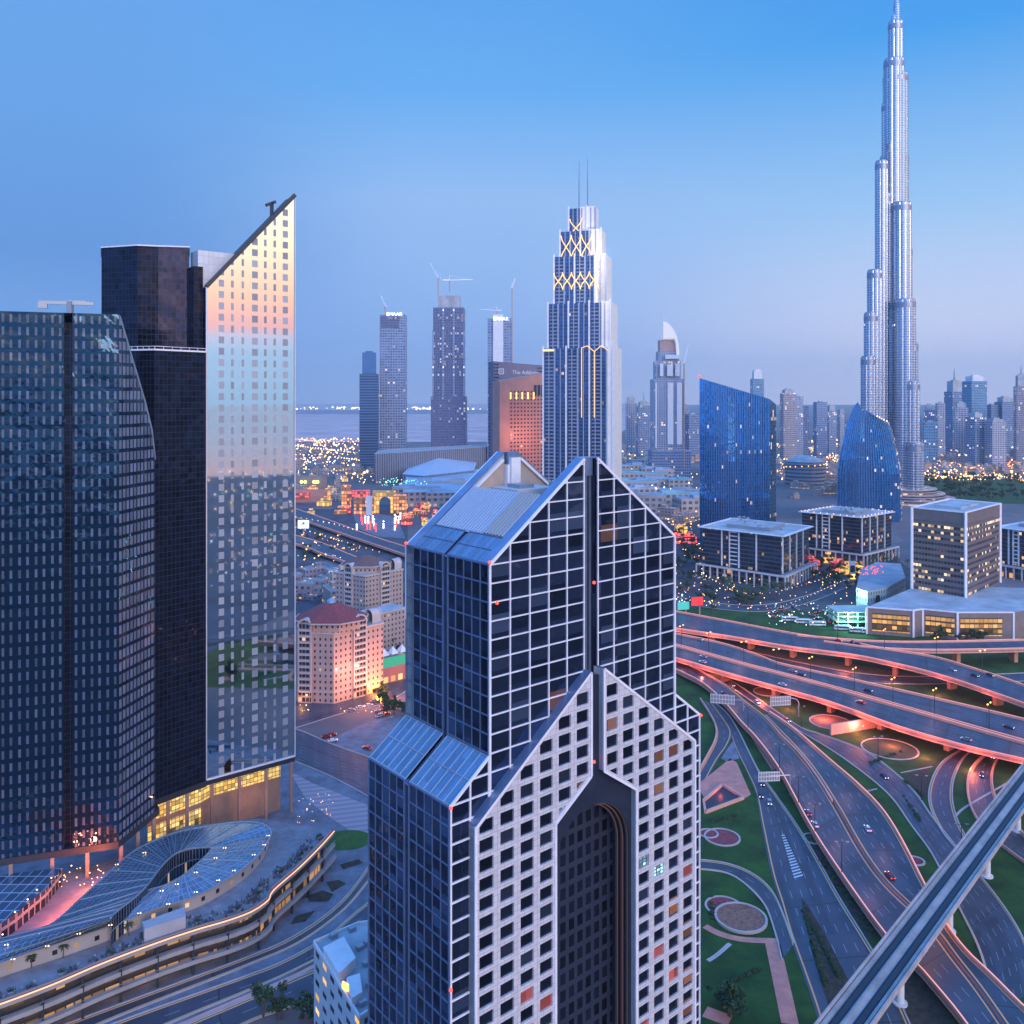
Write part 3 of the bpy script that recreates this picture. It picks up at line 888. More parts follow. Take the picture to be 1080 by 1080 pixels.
def clip(poly, a, b, c):
    """keep a*x+b*y<=c"""
    out = []
    for i in range(len(poly)):
        p, q = poly[i], poly[(i + 1) % len(poly)]
        dp, dq = a * p[0] + b * p[1] - c, a * q[0] + b * q[1] - c
        if dp <= 0:
            out.append(p)
        if (dp < 0 < dq) or (dq < 0 < dp):
            f = dp / (dp - dq)
            out.append((p[0] + (q[0] - p[0]) * f, p[1] + (q[1] - p[1]) * f))
    return out
def inter(poly, convex):
    n = len(convex)
    area = sum(convex[i][0] * convex[(i + 1) % n][1] - convex[(i + 1) % n][0] * convex[i][1] for i in range(n))
    if area < 0:
        convex = convex[::-1]
    for i in range(n):
        (x0, y0), (x1, y1) = convex[i], convex[(i + 1) % n]
        a, b = (y1 - y0), -(x1 - x0)
        poly = clip(poly, a, b, a * x0 + b * y0)
        if len(poly) < 3:
            return []
    return poly
def line_in(p, q, convex):
    t0, t1 = 0.0, 1.0
    n = len(convex)
    area = sum(convex[i][0] * convex[(i + 1) % n][1] - convex[(i + 1) % n][0] * convex[i][1] for i in range(n))
    if area < 0:
        convex = convex[::-1]
    for i in range(n):
        (x0, y0), (x1, y1) = convex[i], convex[(i + 1) % n]
        a, b = (y1 - y0), -(x1 - x0)
        dp, dq = a * p[0] + b * p[1] - (a * x0 + b * y0), a * q[0] + b * q[1] - (a * x0 + b * y0)
        if dp > 0 and dq > 0:
            return None
        if dp > 0 or dq > 0:
            f = dp / (dp - dq)
            if dp > 0:
                t0 = max(t0, f)
            else:
                t1 = min(t1, f)
    if t1 - t0 < 1e-4:
        return None
    l = lambda f: (p[0] + (q[0] - p[0]) * f, p[1] + (q[1] - p[1]) * f)
    return l(t0), l(t1)
def extr(mb, poly, p0, p1, m=0):
    """polygon in the (t,z) plane from depth p0 (front) to p1"""
    n = len(poly)
    area = sum(poly[i][0] * poly[(i + 1) % n][1] - poly[(i + 1) % n][0] * poly[i][1] for i in range(n))
    if area < 0:
        poly = poly[::-1]
    mb.poly([HP(x, p0, z) for x, z in poly], m, [(x, z) for x, z in poly])
    mb.poly([HP(x, p1, z) for x, z in poly[::-1]], m, [(x, z) for x, z in poly[::-1]])
    for i in range(n):
        a, b = poly[i], poly[(i + 1) % n]
        mb.poly([HP(a[0], p0, a[1]), HP(a[0], p1, a[1]), HP(b[0], p1, b[1]), HP(b[0], p0, b[1])], m)
gz = lambda x: ZE + PITCH * min(x, WF - x)          # gable line

# front and rear upper gable faces: glass, then mullion grid
for nm, p0, p1, sgn in (('front', 0.0, 2.2, -1), ('rear', DF, DF - 2.2, 1)):
    for half in (0, 1):
        xs = (0.0, 23.9) if half == 0 else (27.5, WF)
        if half == 0:
            poly = [(0, 87), (23.9, 87), (23.9, ZA), (0, ZE)]
        else:
            poly = [(27.5, 87), (WF, 87), (WF, ZE), (27.5, ZA)]
        mb = MB(); extr(mb, poly, p0 + .01, p1, 0)
        gw = mb.build('gable_wall', M['hglass'] if nm == 'front' else M['conc'], hero)
        if nm == 'rear':
            # pale lining on the inner side, white coping
            pass
        mb = MB()
        ft = (p0 - .12) if nm == 'front' else p0 + .12
        zlo = 88 if nm == 'front' else 120
        for k in range(6):
            x = xs[0] + 4.78 * k
            s_ = line_in((x, zlo), (x, 200), poly)
            if k in (0, 5):
                x = min(max(x, xs[0] + .16), xs[1] - .16)
                s_ = ((x, zlo), (x, gz(x)))
            if s_:
                mb.bar(HP(s_[0][0], ft, s_[0][1]), HP(s_[1][0], ft, s_[1][1]), .25, .3, up=EY)
        z = ZE + 3.4 * 5
        while z > zlo:
            s_ = line_in((-5, z), (60, z), poly)
            if s_:
                mb.bar(HP(s_[0][0], ft + .01 * sgn, z), HP(s_[1][0], ft + .01 * sgn, z), .22, .3, up=EY)
            z -= 3.4
        mb.build('mullion_grid', M['frame'], gw)
        # sloping coping
        a_, b_ = ((0, ZE), (23.9, ZA)) if half == 0 else ((27.5, ZA), (WF, ZE))
        mb = MB()
        pm = (p0 + p1) / 2
        mb.bar(HP(a_[0], pm, a_[1] + .12), HP(b_[0], pm, b_[1] + .12), 2.4, .3, up=Z)
        mb.build('coping', M['bluemetal'], hero)
        mb = MB()
        mb.bar(HP(a_[0], ft - .02 * 1, a_[1]), HP(b_[0], ft - .02, b_[1]), .5, .36, up=EY)
        if half == 0:
            mb.bar(HP(0, ft - .01, zlo), HP(0, ft - .01, ZE), .42, .4, up=EY)
        else:
            mb.bar(HP(WF, ft - .01, zlo), HP(WF, ft - .01, ZE), .42, .4, up=EY)
        mb.build('edge_frame', M['frame'], hero)
    # central groove column
    mb = MB(); q0, q1 = (p0 + 1.6, p0 + 3.4) if nm == 'front' else (p0 - 1.6, p0 - 3.4)
    extr(mb, [(23.9, 86), (27.5, 86), (27.5, ZA - 2.5), (23.9, ZA - 2.5)], q0, q1)
    mb.build('groove', M['bluemetal'] if nm == 'front' else M['frame'], hero)
    mb = MB()
    for x in (24.9, 26.5):
        mb.bar(HP(x, q0 - .1 if nm == 'front' else q0 + .1, 87), HP(x, q0 - .1 if nm == 'front' else q0 + .1, ZA - 3), .22, .25, up=EY)
    mb.build('groove_rib', M['darkmetal'], hero)
    mb = MB(); extr(mb, [(24.1, ZA - 3.5), (27.3, ZA - 3.5), (27.3, ZA + .2), (24.1, ZA + .2)], (p0 + 1.0 if nm == 'front' else p0 - 3.2), (p0 + 3.2 if nm == 'front' else p0 - 1.0))
    mb.build('ridge_block', M['bluemetal'], hero)
# inside of the rear gable: pale panels with ribs
mb = MB()
extr(mb, [(9.0, 139.5), (23.6, 139.5), (23.6, 151.6), (12, 143.2), (9, 141)], DF - 2.3, DF - 2.25)
extr(mb, [(27.8, 139.5), (42, 139.5), (39, 143.2), (27.8, 151.6)], DF - 2.3, DF - 2.25)
mb.build('gable_lining', mat('warm_grey_panel', (0.42, 0.33, 0.29), .7, noise=.15), hero)
mb = MB()
for a_, b_ in (((2.0, ZE + 1.2), (23.2, ZA - .9)), ((28.2, ZA - .9), (WF - 2, ZE + 1.2))):
    mb.bar(HP(a_[0], DF - 2.5, a_[1] - .5), HP(b_[0], DF - 2.5, b_[1] - .5), .6, .9, up=EY)
mb.bar(HP(25.7, DF - 3.6, 139), HP(25.7, DF - 3.6, ZA - 1), 2.6, 1.0, up=EY)
mb.build('gable_truss', M['white'], hero)

# side walls with a groove in the middle
for sname, t0, nrm in (('a', 0.0, -1), ('b', WF, 1)):
    mb = MB()
    for (pa, pb) in ((0, 12.6), (14.2, DF)):
        a_, b_ = HP(t0, pa, 0), HP(t0, pb, 0)
        if nrm < 0:
            mb.wall(b_, a_, 0, ZE)
        else:
            mb.wall(a_, b_, 0, ZE)
    mb.build('side_wall', M['hglass2'], hero)
    mb = MB()
    for (pa, pb) in ((0, 12.6), (14.2, DF)):
        z = ZE
        while z > 90:
            mb.bar(HP(t0 + .1 * nrm, pa, z), HP(t0 + .1 * nrm, pb, z), .24, .2, up=EX)
            z -= 3.4
        for k in range(6):
            pp = pa + (pb - pa) * k / 5
            mb.bar(HP(t0 + .11 * nrm, pp, 90), HP(t0 + .11 * nrm, pp, ZE), .17 if k not in (0, 5) else .4, .2, up=EX)
    mb.build('side_mullion_grid', M['bluemetal'], hero)
    mb = MB(); mb.wall(HP(t0 - .9 * nrm, 12.6, 0), HP(t0 - .9 * nrm, 14.2, 0), 0, ZE)
    mb.wall(HP(t0 - .9 * nrm, 12.6, 0), HP(t0, 12.6, 0), 0, ZE); mb.wall(HP(t0 - .9 * nrm, 14.2, 0), HP(t0, 14.2, 0), 0, ZE)
    mb.build('side_groove', M['bluemetal'], hero)

# roof slopes between the gables
def slope_pts(xa, xb, pa, pb, mirror, off=0.0):
    f = (lambda x: WF - x) if mirror else (lambda x: x)
    P = [HP(f(xa), pa, ZE + PITCH * xa + off), HP(f(xa), pb, ZE + PITCH * xa + off), HP(f(xb), pb, ZE + PITCH * xb + off), HP(f(xb), pa, ZE + PITCH * xb + off)]
    return P if mirror else P[::-1]
for mir in (False, True):
    for pa, pb in ((2.2, 12.7), (14.1, DF - 2.2)):
        mb = MB(); P = slope_pts(0, 5.2, pa, pb, mir)
        mb.poly(P, 0); esk = mb.build('eaves_skylight', M['sky_glass'], hero)
        mb = MB()
        for k in range(7):
            pp = pa + (pb - pa) * k / 6
            q = slope_pts(0, 5.2, pp, pp + .01, mir, .06)
            mb.bar(q[0], q[2] if False else (q[3] if mir else q[3]), .14, .14) if False else mb.bar(q[0], q[3] if mir else q[3], .14, .14)
        for xx in (0.1, 2.6, 5.2):
            q = slope_pts(xx, xx + .01, pa, pb, mir, .07)
            mb.bar(q[0], q[1], .2, .16)
        mb.build('skylight_frame', M['bluemetal'], esk)
    mb = MB()
    q = slope_pts(0, 5.2, 12.7, 14.1, mir, -.4); mb.poly(q); mb.build('skylight_gutter', M['bluemetal'], hero)
    # ribbed metal upper slope
    for lo, hi, m_ in ((2.2, 14.6, 'roofpale'), (14.6, 18.6, 'ribwarm'), (18.6, DF - 2.2, 'roofpale')):
        pass
    mb = MB(); mb.poly(slope_pts(5.3, 15.0, 2.2, DF - 2.2, mir, -.15)); mb.build('ribbed_roof', mat('ribbed_metal_roof', (0.42, 0.52, 0.66), .35, metal=.35, noise=.12), hero)
    mb = MB()
    k = 3.0
    while k < DF - 2.5:
        q = slope_pts(5.4, 14.9, k, k + .01, mir, 0.05)
        mb.bar(q[0], q[3], .28, .3)
        k += .95
    mb.build('roof_rib', mat('roof_rib_metal', (0.50, 0.56, 0.66), .4, metal=.3), hero)
    mb = MB(); mb.poly(slope_pts(5.5, 14.8, 3.2, 8.6, mir, .12)); 
    mb.build('bronze_roof_strip', mat('bronze_roof', (0.36, 0.28, 0.22), .45, metal=.3), hero)
    mb = MB()
    k = 3.4
    while k < 8.5:
        q = slope_pts(5.4, 14.9, k, k + .01, mir, 0.2)
        mb.bar(q[0], q[3], .3, .3)
        k += .95
    mb.build('bronze_roof_rib', mat('bronze_rib', (0.46, 0.37, 0.30), .45, metal=.3), hero)
mb = MB()
mb.poly([HP(15, 2.2, 139.6), HP(WF - 15, 2.2, 139.6), HP(WF - 15, DF - 2.2, 139.6), HP(15, DF - 2.2, 139.6)])
for a_, b_ in ((15.0, 139.6), (WF - 15, 139.6)):
    mb.wall(HP(a_, 2.2, 0), HP(a_, DF - 2.2, 0), 139.6, ZE + PITCH * 15 - .1)
mb.build('roof_deck', M['conc'], hero)
mb = MB(); mb.box(HP(23.0, 17.0, 139.6), 11, 9, 6.6, math.atan2(EX.y, EX.x)); mb.build('plant_room', mat('plant_room_paint', (0.55, 0.50, 0.50), .7, noise=.15), hero)
mb = MB(); mb.box(HP(22, 17.0, 146.2), 4, 4, .8, math.atan2(EX.y, EX.x)); mb.build('roof_hatch', M['grey'], hero)

# shoulders with sloping skylights
WS = 8.8
for mir in (False, True):
    f = (lambda x: WF - x) if mir else (lambda x: x)
    zt, zl = 100.6, 94.0
    for pa, pb in ((0, 12.6), (14.2, DF)):
        P = [HP(f(0), pa, zt), HP(f(0), pb, zt), HP(f(-WS), pb, zl), HP(f(-WS), pa, zl)]
        mb = MB(); mb.poly(P if not mir else P[::-1]); esk = mb.build('shoulder_skylight', M['sky_glass'], hero)
        mb = MB()
        for k in range(7):
            pp = pa + (pb - pa) * k / 6
            mb.bar(HP(f(0), pp, zt + .08), HP(f(-WS), pp, zl + .08), .2, .16)
        for g_ in (0.02, .5, .98):
            xx, zz = -WS * g_, zt + (zl - zt) * g_ + .09
            mb.bar(HP(f(xx), pa, zz), HP(f(xx), pb, zz), .3, .18)
        mb.build('skylight_frame', mat('skylight_bars', (0.36, 0.44, 0.55), .4, metal=.3), esk)
        mb = MB()
        a_, b_ = HP(f(-WS), pa, 0), HP(f(-WS), pb, 0)
        mb.wall(a_, b_, 0, zl) if mir else mb.wall(b_, a_, 0, zl)
        swl = mb.build('side_wall', M['hglass2'], hero)
        mb = MB()
        s_ = 1 if mir else -1
        z = zl
        while z > 25:
            mb.bar(HP(f(-WS) + .1 * s_, pa, z), HP(f(-WS) + .1 * s_, pb, z), .24, .2, up=EX)
            z -= 3.4
        for k in range(6):
            pp = pa + (pb - pa) * k / 5
            mb.bar(HP(f(-WS) + .11 * s_, pp, 25), HP(f(-WS) + .11 * s_, pp, zl), .17 if k not in (0, 5) else .4, .2, up=EX)
        mb.build('side_mullion_grid', M['bluemetal'], swl)
    mb = MB()
    mb.poly([HP(f(0), 12.6, zt - .7), HP(f(0), 14.2, zt - .7), HP(f(-WS), 14.2, zl - .7), HP(f(-WS), 12.6, zl - .7)])
    g_ = f(-WS + .9)
    mb.wall(HP(g_, 12.6, 0), HP(g_, 14.2, 0), 0, zl)
    mb.wall(HP(g_, 12.6, 0), HP(f(-WS), 12.6, 0), 0, zl); mb.wall(HP(f(-WS), 14.2, 0), HP(g_, 14.2, 0), 0, zl)
    mb.build('shoulder_groove', M['bluemetal'], hero)
    poly = [(f(-WS), 0), (f(0), 0), (f(0), zt), (f(-WS), zl)]
    for pp, s_ in ((0.02, -1), (DF - .02, 1)):
        mb = MB(); q = [HP(x, pp, z) for x, z in poly]; mb.poly(q, 0, poly); mb.build('shoulder_wall', M['hglass'], hero)
    mb = MB()
    for x in (-WS + .2, -4.4, -.2):
        s_ = line_in((f(x), 20), (f(x), 200), poly)
        mb.bar(HP(s_[0][0], -.1, s_[0][1]), HP(s_[1][0], -.1, s_[1][1]), .34, .3, up=EY)
    z = ZE - 3.4 * 10
    while z > 20:
        s_ = line_in((-20, z), (80, z), poly)
        if s_:
            mb.bar(HP(s_[0][0], -.11, z), HP(s_[1][0], -.11, z), .3, .3, up=EY)
        z -= 3.4
    mb.bar(HP(f(0), -.12, zt), HP(f(-WS), -.12, zl), .5, .36, up=EY)
    mb.build('mullion_grid', M['frame'], hero)

# the stone portal in front: two legs that lean together under a lower gable
PF = -2.0
ZP = 111.3
pz = lambda x: ZP - PITCH * (23.9 - x)
xs = [-4.6 + 4.75 * k for k in range(7)]
zrow = lambda j: 104.9 - 3.42 * j
wins = []
for mir in (False, True):
    f = (lambda x: WF - x) if mir else (lambda x: x)
    x3, zc0, zc1 = xs[4], 84.6, 91.0
    leg = [(xs[0], 0), (x3, 0), (x3, pz(x3)), (xs[0], pz(xs[0]))]
    inner = [(x3, zc0), (xs[6], zc1), (xs[6], ZP), (x3, pz(x3))]
    mb = MB()
    mm_ = lambda P: [(f(x), z) for x, z in P]
    # backing
    for P in (leg, inner):
        extr(mb, mm_(P), PF + .55, .0)
    mb.build('portal_backing', M['stone'], hero)
    # stone cells: every cell is a ring of stone around its window
    mb = MB()
    for P, cols_ in ((leg, range(0, 4)), (inner, range(4, 6))):
        for k in cols_:
            xa, xb = xs[k], xs[k + 1]
            for j in range(-3, 29):
                za, zb = zrow(j + 1), zrow(j)
                cell = inter([(xa, za), (xb, za), (xb, zb), (xa, zb)], P)
                if not cell:
                    continue
                # shrink the host polygon by the frame width to cut sloping window edges
                sh = 0.62
                win = [(xa + .82, za + .5), (xb - .75, za + .5), (xb - .75, zb - .5), (xa + .82, zb - .5)]
                n_ = len(P)
                Q = []
                ar = sum(P[i][0] * P[(i + 1) % n_][1] - P[(i + 1) % n_][0] * P[i][1] for i in range(n_))
                PP = P if ar > 0 else P[::-1]
                ok = win
                for i in range(n_):
                    (ax, ay), (bx, by) = PP[i], PP[(i + 1) % n_]
                    if abs(ax - bx) < 1e-6 and abs(ax - x3) < 1e-6:
                        continue
                    L_ = math.hypot(bx - ax, by - ay)
                    a_, b_ = (by - ay) / L_, -(bx - ax) / L_
                    ok = clip(ok, a_, b_, a_ * ax + b_ * ay - sh)
                    if len(ok) < 3:
                        break
                if len(ok) < 3:
                    mb.poly([HP(f(x), PF, z) for x, z in (cell if not mir else cell[::-1])])
                    continue
                area = abs(sum(ok[i][0] * ok[(i + 1) % len(ok)][1] - ok[(i + 1) % len(ok)][0] * ok[i][1] for i in range(len(ok)))) / 2
                if area < 1.0:
                    mb.poly([HP(f(x), PF, z) for x, z in (cell if not mir else cell[::-1])])
                    continue
                # stone ring = cell minus window, cut into convex pieces by the window's edges
                rest = cell
                m2 = len(ok)
                a2 = sum(ok[i][0] * ok[(i + 1) % m2][1] - ok[(i + 1) % m2][0] * ok[i][1] for i in range(m2))
                kk = ok if a2 > 0 else ok[::-1]
                for i in range(m2):
                    (ax, ay), (bx, by) = kk[i], kk[(i + 1) % m2]
                    if math.hypot(bx - ax, by - ay) < 1e-5:
                        continue
                    a_, b_ = (by - ay), -(bx - ax)
                    c_ = a_ * ax + b_ * ay
                    outp = clip(rest, -a_, -b_, -c_)
                    rest = clip(rest, a_, b_, c_)
                    if len(outp) >= 3:
                        mb.poly([HP(f(x), PF, z) for x, z in (outp if not mir else outp[::-1])])
                    p3_, q3_ = HP(f(ax), PF, ay), HP(f(bx), PF, by)
                    dd = EY * .45
                    mb.poly([p3_, q3_, q3_ + dd, p3_ + dd])
                wins.append((zrow(j), mir, f, kk, k, j))
    mb.build('stone_grid', M['stone'], hero, weld=False)
    # edges and coping
    mb = MB()
    for a_, b_ in (((xs[0], 0), (xs[0], pz(xs[0]))), ((xs[0], pz(xs[0])), (xs[6], ZP)), ((xs[6], ZP), (xs[6], zc1)), ((xs[6], zc1), (x3, zc0)), ((x3, zc0), (x3, 0))):
        mb.poly([HP(f(a_[0]), PF, a_[1]), HP(f(b_[0]), PF, b_[1]), HP(f(b_[0]), .9, b_[1]), HP(f(a_[0]), .9, a_[1])])
        mb.bar(HP(f(a_[0]), PF - .05, a_[1]), HP(f(b_[0]), PF - .05, b_[1]), .5, .3, up=EY)
    mb.build('portal_edge', M['frame'], hero)
    mb = MB(); mb.bar(HP(f(xs[0]), PF / 2, pz(xs[0]) + .2), HP(f(xs[6]), PF / 2, ZP + .2), 2.3, .25)
    mb.build('portal_coping', M['bluemetal'], hero)
wins.sort(key=lambda w: -w[0])
rest = MB(); nwin = 0
litset = {(False, 1, 17), (False, 2, 16), (False, 3, 15), (False, 0, 19), (False, 0, 21), (True, 0, 12), (False, 3, 21), (True, 1, 18), (False, 2, 14), (True, 3, 20), (True, 2, 16), (False, 0, 18)}
M['redroom'] = facade('lit_room_glass', (.22, .05, .05), (.1, .1, .1), cols=((0, 1),), rows=(-1, 2), gmetal=.3, lit=5, litcol=(.9, .16, .08), es=.26, var=.4)
tele = {(False, 4, 6), (False, 4, 5), (True, 3, 10), (True, 2, 11)}
M['tealroom'] = facade('bright_room_glass', (.3, .5, .55), (.1, .1, .1), bay=1.1, fl=.7, cols=((0.1, .8),), rows=(.1, .8), gmetal=.3, lit=.7, litcol=(.5, .9, .85), es=.9, var=.5)
for i, (zz, mir, f, kk, k, j) in enumerate(wins):
    uv = [(f(x) + 4.6, z) for x, z in kk]
    P = [HP(f(x), PF + .4, z) for x, z in kk]
    if mir:
        P, uv = P[::-1], uv[::-1]
    vis = 28 if (mir, k, j) in litset or (mir, k, j) in tele else 0
    if i < 96 or vis:
        w_ = MB(); w_.poly(P, 0, uv)
        w_.build('window', M['redroom'] if (mir, k, j) in litset else (M['tealroom'] if (mir, k, j) in tele else M['hglass3']), hero)
    else:
        rest.poly(P, 0, uv)
stuff(rest.build('windows', M['hglass3'], hero, weld=False))
# arch: recessed wall with a barrel opening
xa, xb, zs = 15.0, 36.4, 73.6
xm, rr = (xa + xb) / 2, (xb - xa) / 2
mb = MB()
NA = 28
arc = [(xm - rr * math.cos(math.pi * i / NA), zs + rr * math.sin(math.pi * i / NA)) for i in range(NA + 1)]
pf = -.6
ptop = lambda x: pz(min(x, WF - x)) - 1.2 if min(x, WF - x) < 23.9 else 110
for i in range(NA):
    (x0, z0), (x1, z1) = arc[i], arc[i + 1]
    mb.poly([HP(x0, pf, z0), HP(x1, pf, z1), HP(x1, pf, ptop(x1)), HP(x0, pf, ptop(x0))])
mb.poly([HP(13, pf, 0), HP(xa, pf, 0), HP(xa, pf, ptop(xa)), HP(13, pf, ptop(13))])
mb.poly([HP(xb, pf, 0), HP(38.4, pf, 0), HP(38.4, pf, ptop(38.4)), HP(xb, pf, ptop(xb))])
mb.build('arch_wall', M['archwall'], hero)
bd = 4.2
mb = MB()
for i in range(NA):
    (x0, z0), (x1, z1) = arc[i], arc[i + 1]
    mb.poly([HP(x0, pf, z0), HP(x0, bd, z0), HP(x1, bd, z1), HP(x1, pf, z1)])
for x in (xa, xb):
    mb.poly([HP(x, pf, 0), HP(x, bd, 0), HP(x, bd, zs), HP(x, pf, zs)])
mb.build('arch_reveal', M['archwall'], hero)
mb = MB()
for q in range(3):
    r1 = rr - .02 - .5 * q
    pp = pf + .6 + 1.0 * q
    A_ = [HP(xm - r1 * math.cos(math.pi * i / NA), pp, zs + r1 * math.sin(math.pi * i / NA)) for i in range(NA + 1)]
    A_ = [HP(xm - r1, pp, 5)] + A_ + [HP(xm + r1, pp, 5)]
    for a_, b_ in zip(A_, A_[1:]):
        mb.bar(a_, b_, .3, .5, up=EY)
mb.build('arch_ring', mat('bronze_arch_ring', (0.22, 0.13, 0.11), .4, metal=.4), hero)
mb = MB(); extr(mb, [(xa - .5, 0), (xb + .5, 0), (xb + .5, zs + rr + .4), (xa - .5, zs + rr + .4)], bd + .02, bd + .6)
mb.build('arch_back_wall', facade('arch_back_glass', (0.012, 0.014, 0.026), (0.024, 0.030, 0.056), bay=2.38, fl=3.4, cols=((.0, .62),), rows=(.0, .68), grough=.12, gmetal=.4, lit=.004, es=.5, var=.5), hero)
for (x, z) in ((-.2, ZE + .5), (WF, ZE + .5), (25.7, 128.5), (-WS, 94), (WF + WS, 94), (25.7, 93), (-WS, 62.5), (1.5, 128)):
    mb = MB(); mb.ball(HP(x, -1.0 if 20 < x < 30 else -.4, z), .32, sub=1); mb.build('aviation_light', M['red'], hero)
mb = MB(); mb.ball(HP(-.2, DF, ZE + .5), .32, sub=1); mb.build('aviation_light', M['red'], hero)
# podium the tower stands on
mb = MB(); extr(mb, [(-12, 0), (WF + 12, 0), (WF + 12, 7), (-12, 7)], -6, DF + 6); mb.build('base', M['stone'], hero)

# ================================================================ the towers on the left
ZS = 22.0
# slanted mirror tower
A_, B_ = V((-114.6, 327, 0)), V((-86.9, 349, 0))
dC = (B_ - A_).normalized(); nC = V((dC.y, -dC.x, 0)); LC = (B_ - A_).length
mirror = facade('mirror_facade', (0.34, 0.34, 0.38), (0.66, 0.70, 0.72), bay=LC, fl=4.3, cols=((.13, .19), (.265, .295), (.38, .41), (.50, .565), (.635, .665), (.745, .775), (.855, .915)), rows=(.2, .82), grough=.3, gmetal=.0, frough=.03, fmetal=1.0, lit=0.0, var=.25, wob=.0, fcol2=1)
# window bands are pale blinds behind the glass; the skin between them mirrors the sky
mt_ = mirror.node_tree; pb = mt_.nodes['Principled BSDF']
slant = thing('slant_top_tower', 'tall mirror glass tower with a steep slanted top reflecting the pink sunset', 'skyscraper', (A_ + B_) / 2)
back = -nC * 9
z0t, z1t = 206.6, 246.0
mb = MB()
mb.wall(A_, B_, ZS, z0t, 0, 0, ZS, z1t)
mb.build('mirror_face', mirror, slant)
Dg = facade('dark_tower_glass', (0.012, 0.016, 0.036), (0.018, 0.022, 0.04), bay=1.6, fl=2.15, cols=((.06, .94),), rows=(.06, .94), grough=.05, gmetal=.55, lit=.0, var=.5, wob=.2, spec=.2)
mb = MB()
AS2, B2_ = A_ + back, B_ + back
mb.wall(B_, B2_, ZS, z1t, 0, 0, ZS, z1t); mb.wall(B2_, AS2, ZS, z1t, 0, 0, ZS, z0t); mb.wall(AS2, A_, ZS, z0t)
mb.build('side_face', Dg, slant)
mb = MB()
up = V((0, 0, 1))
mb.poly([A_ + up * z0t, B_ + up * z1t, B2_ + up * z1t, AS2 + up * z0t]); mb.build('slanted_roof', M['darkmetal'], slant)
mb = MB(); mb.bar(A_ + up * (z0t + .3) + nC * .2, B_ + up * (z1t + .3) + nC * .2, 1.0, 1.5)
mb.build('roof_edge', M['darkmetal'], slant)
mb = MB(); mb.bar(A_ + up * ZS + nC * .25, A_ + up * z0t + nC * .25, .35); mb.bar(B_ + up * ZS + nC * .25, B_ + up * z1t + nC * .25, .35)
mb.bar(A_ + up * ZS + nC * .25, B_ + up * ZS + nC * .25, .4, .6)
mb.build('edge_trim', M['frame'], slant)
# pale parapet block behind
P0_ = A_ + (-nC) * 4.5 - dC * 1.6
mb = MB(); mb.prism([P0_, P0_ + dC * 15, P0_ + dC * 15 - nC * 8, P0_ - nC * 8], 190, 221)
mb.build('upper_block', facade('pale_panel_wall', (.6, .6, .66), (.5, .52, .58), bay=2, fl=3, cols=((.04, .96),), rows=(.04, .96), grough=.4, gmetal=.2, lit=0, var=.1), slant)
bm_ = A_.lerp(B_, .77) + back * .4 + up * (z0t + (z1t - z0t) * .77)
cr = MB(); cr.bar(bm_, bm_ + up * 5.5, 1.2); cr.bar(bm_ + up * 5 - dC * 2.4 - up * .6, bm_ + up * 6 + dC * 1.6 + up * .4, 1.0, 1.2); cr.bar(bm_ + up * 5.5 - nC * 1, bm_ + up * 5.5 + nC * 2.5, .6)
tag(cr.build('roof_crane', M['darkmetal']), 'small dark maintenance crane on the slanted roof', 'roof crane')

# dark tower between
dark = thing('dark_glass_tower', 'near black glass tower with a stepped top standing between two brighter towers', 'skyscraper', (-122, 318, 0))
Pd0, Pd1 = V((-127.2, 310.6, 0)), V((-114.4, 326.0, 0))
mb = MB()
Pb = [Pd0, Pd1, Pd1 + V((-6, 26, 0)), Pd0 + V((-24, 22, 0)), Pd0 + V((-14, 4, 0))]
zt1 = ZD(371, 322)
mb.prism(Pb, ZS, zt1)
mb.build('lower_shaft', Dg, dark)
Dg2 = facade('purple_reflection_glass', (0.055, 0.04, 0.065), (0.04, 0.03, 0.05), bay=1.6, fl=2.15, cols=((.05, .95),), rows=(.05, .95), grough=.08, gmetal=.5, lit=.0, var=.35, wob=.2)  # purple-brown reflection put into this facet's glass colour
Du = 334.0
U = [V((XD(107, Du), Du, 0)), V((XD(145, Du - 5), Du - 5, 0)), V((XD(167, Du - 3), Du - 3, 0)), V((XD(199.5, Du - 1), Du - 1, 0)), V((XD(199.5, Du + 20), Du + 20, 0)), V((XD(107, Du + 22), Du + 22, 0))]
zt2 = ZD(260, Du - 3)
mb = MB()
mb.wall(U[0], U[1], 150, zt2); mb.wall(U[3], U[4], 150, zt2); mb.wall(U[4], U[5], 150, zt2); mb.wall(U[5], U[0], 150, zt2)
mb.wall(U[1], U[2], 150, zt2)
mb.build('upper_shaft', Dg, dark)
mb = MB(); mb.wall(U[2] + V((0, -.02, 0)), U[3] + V((0, -.02, 0)), 150, zt2); mb.build('upper_facet', Dg2, dark)
mb = MB(); mb.poly([(p.x, p.y, zt2 - .8) for p in U]); mb.build('upper_roof', M['roof'], dark)
mb = MB()
for i in range(6):
    mb.bar(U[i] + up * (zt2 + .2), U[(i + 1) % 6] + up * (zt2 + .2), .5, .5)
mb.build('parapet_rail', M['frame'], dark)
mb = MB(); mb.box(V((XD(182, Du + 6), Du + 6, zt2 - .8)), 7, 5, 2.4, .3); mb.build('roof_plant', M['roofpale'], dark)
mb = MB()
for i in range(len(Pb)):
    a_, b_ = Pb[i], Pb[(i + 1) % len(Pb)]
    mb.bar(a_ + up * (zt1 + .2), b_ + up * (zt1 + .2), .5, .6); mb.bar(a_ + up * (zt1 + 1.4), b_ + up * (zt1 + 1.4), .18)
    for k in range(6):
        c_ = a_.lerp(b_, k / 6); mb.bar(c_ + up * zt1, c_ + up * (zt1 + 1.4), .15)
mb.build('ledge_rail', M['frame'], dark)
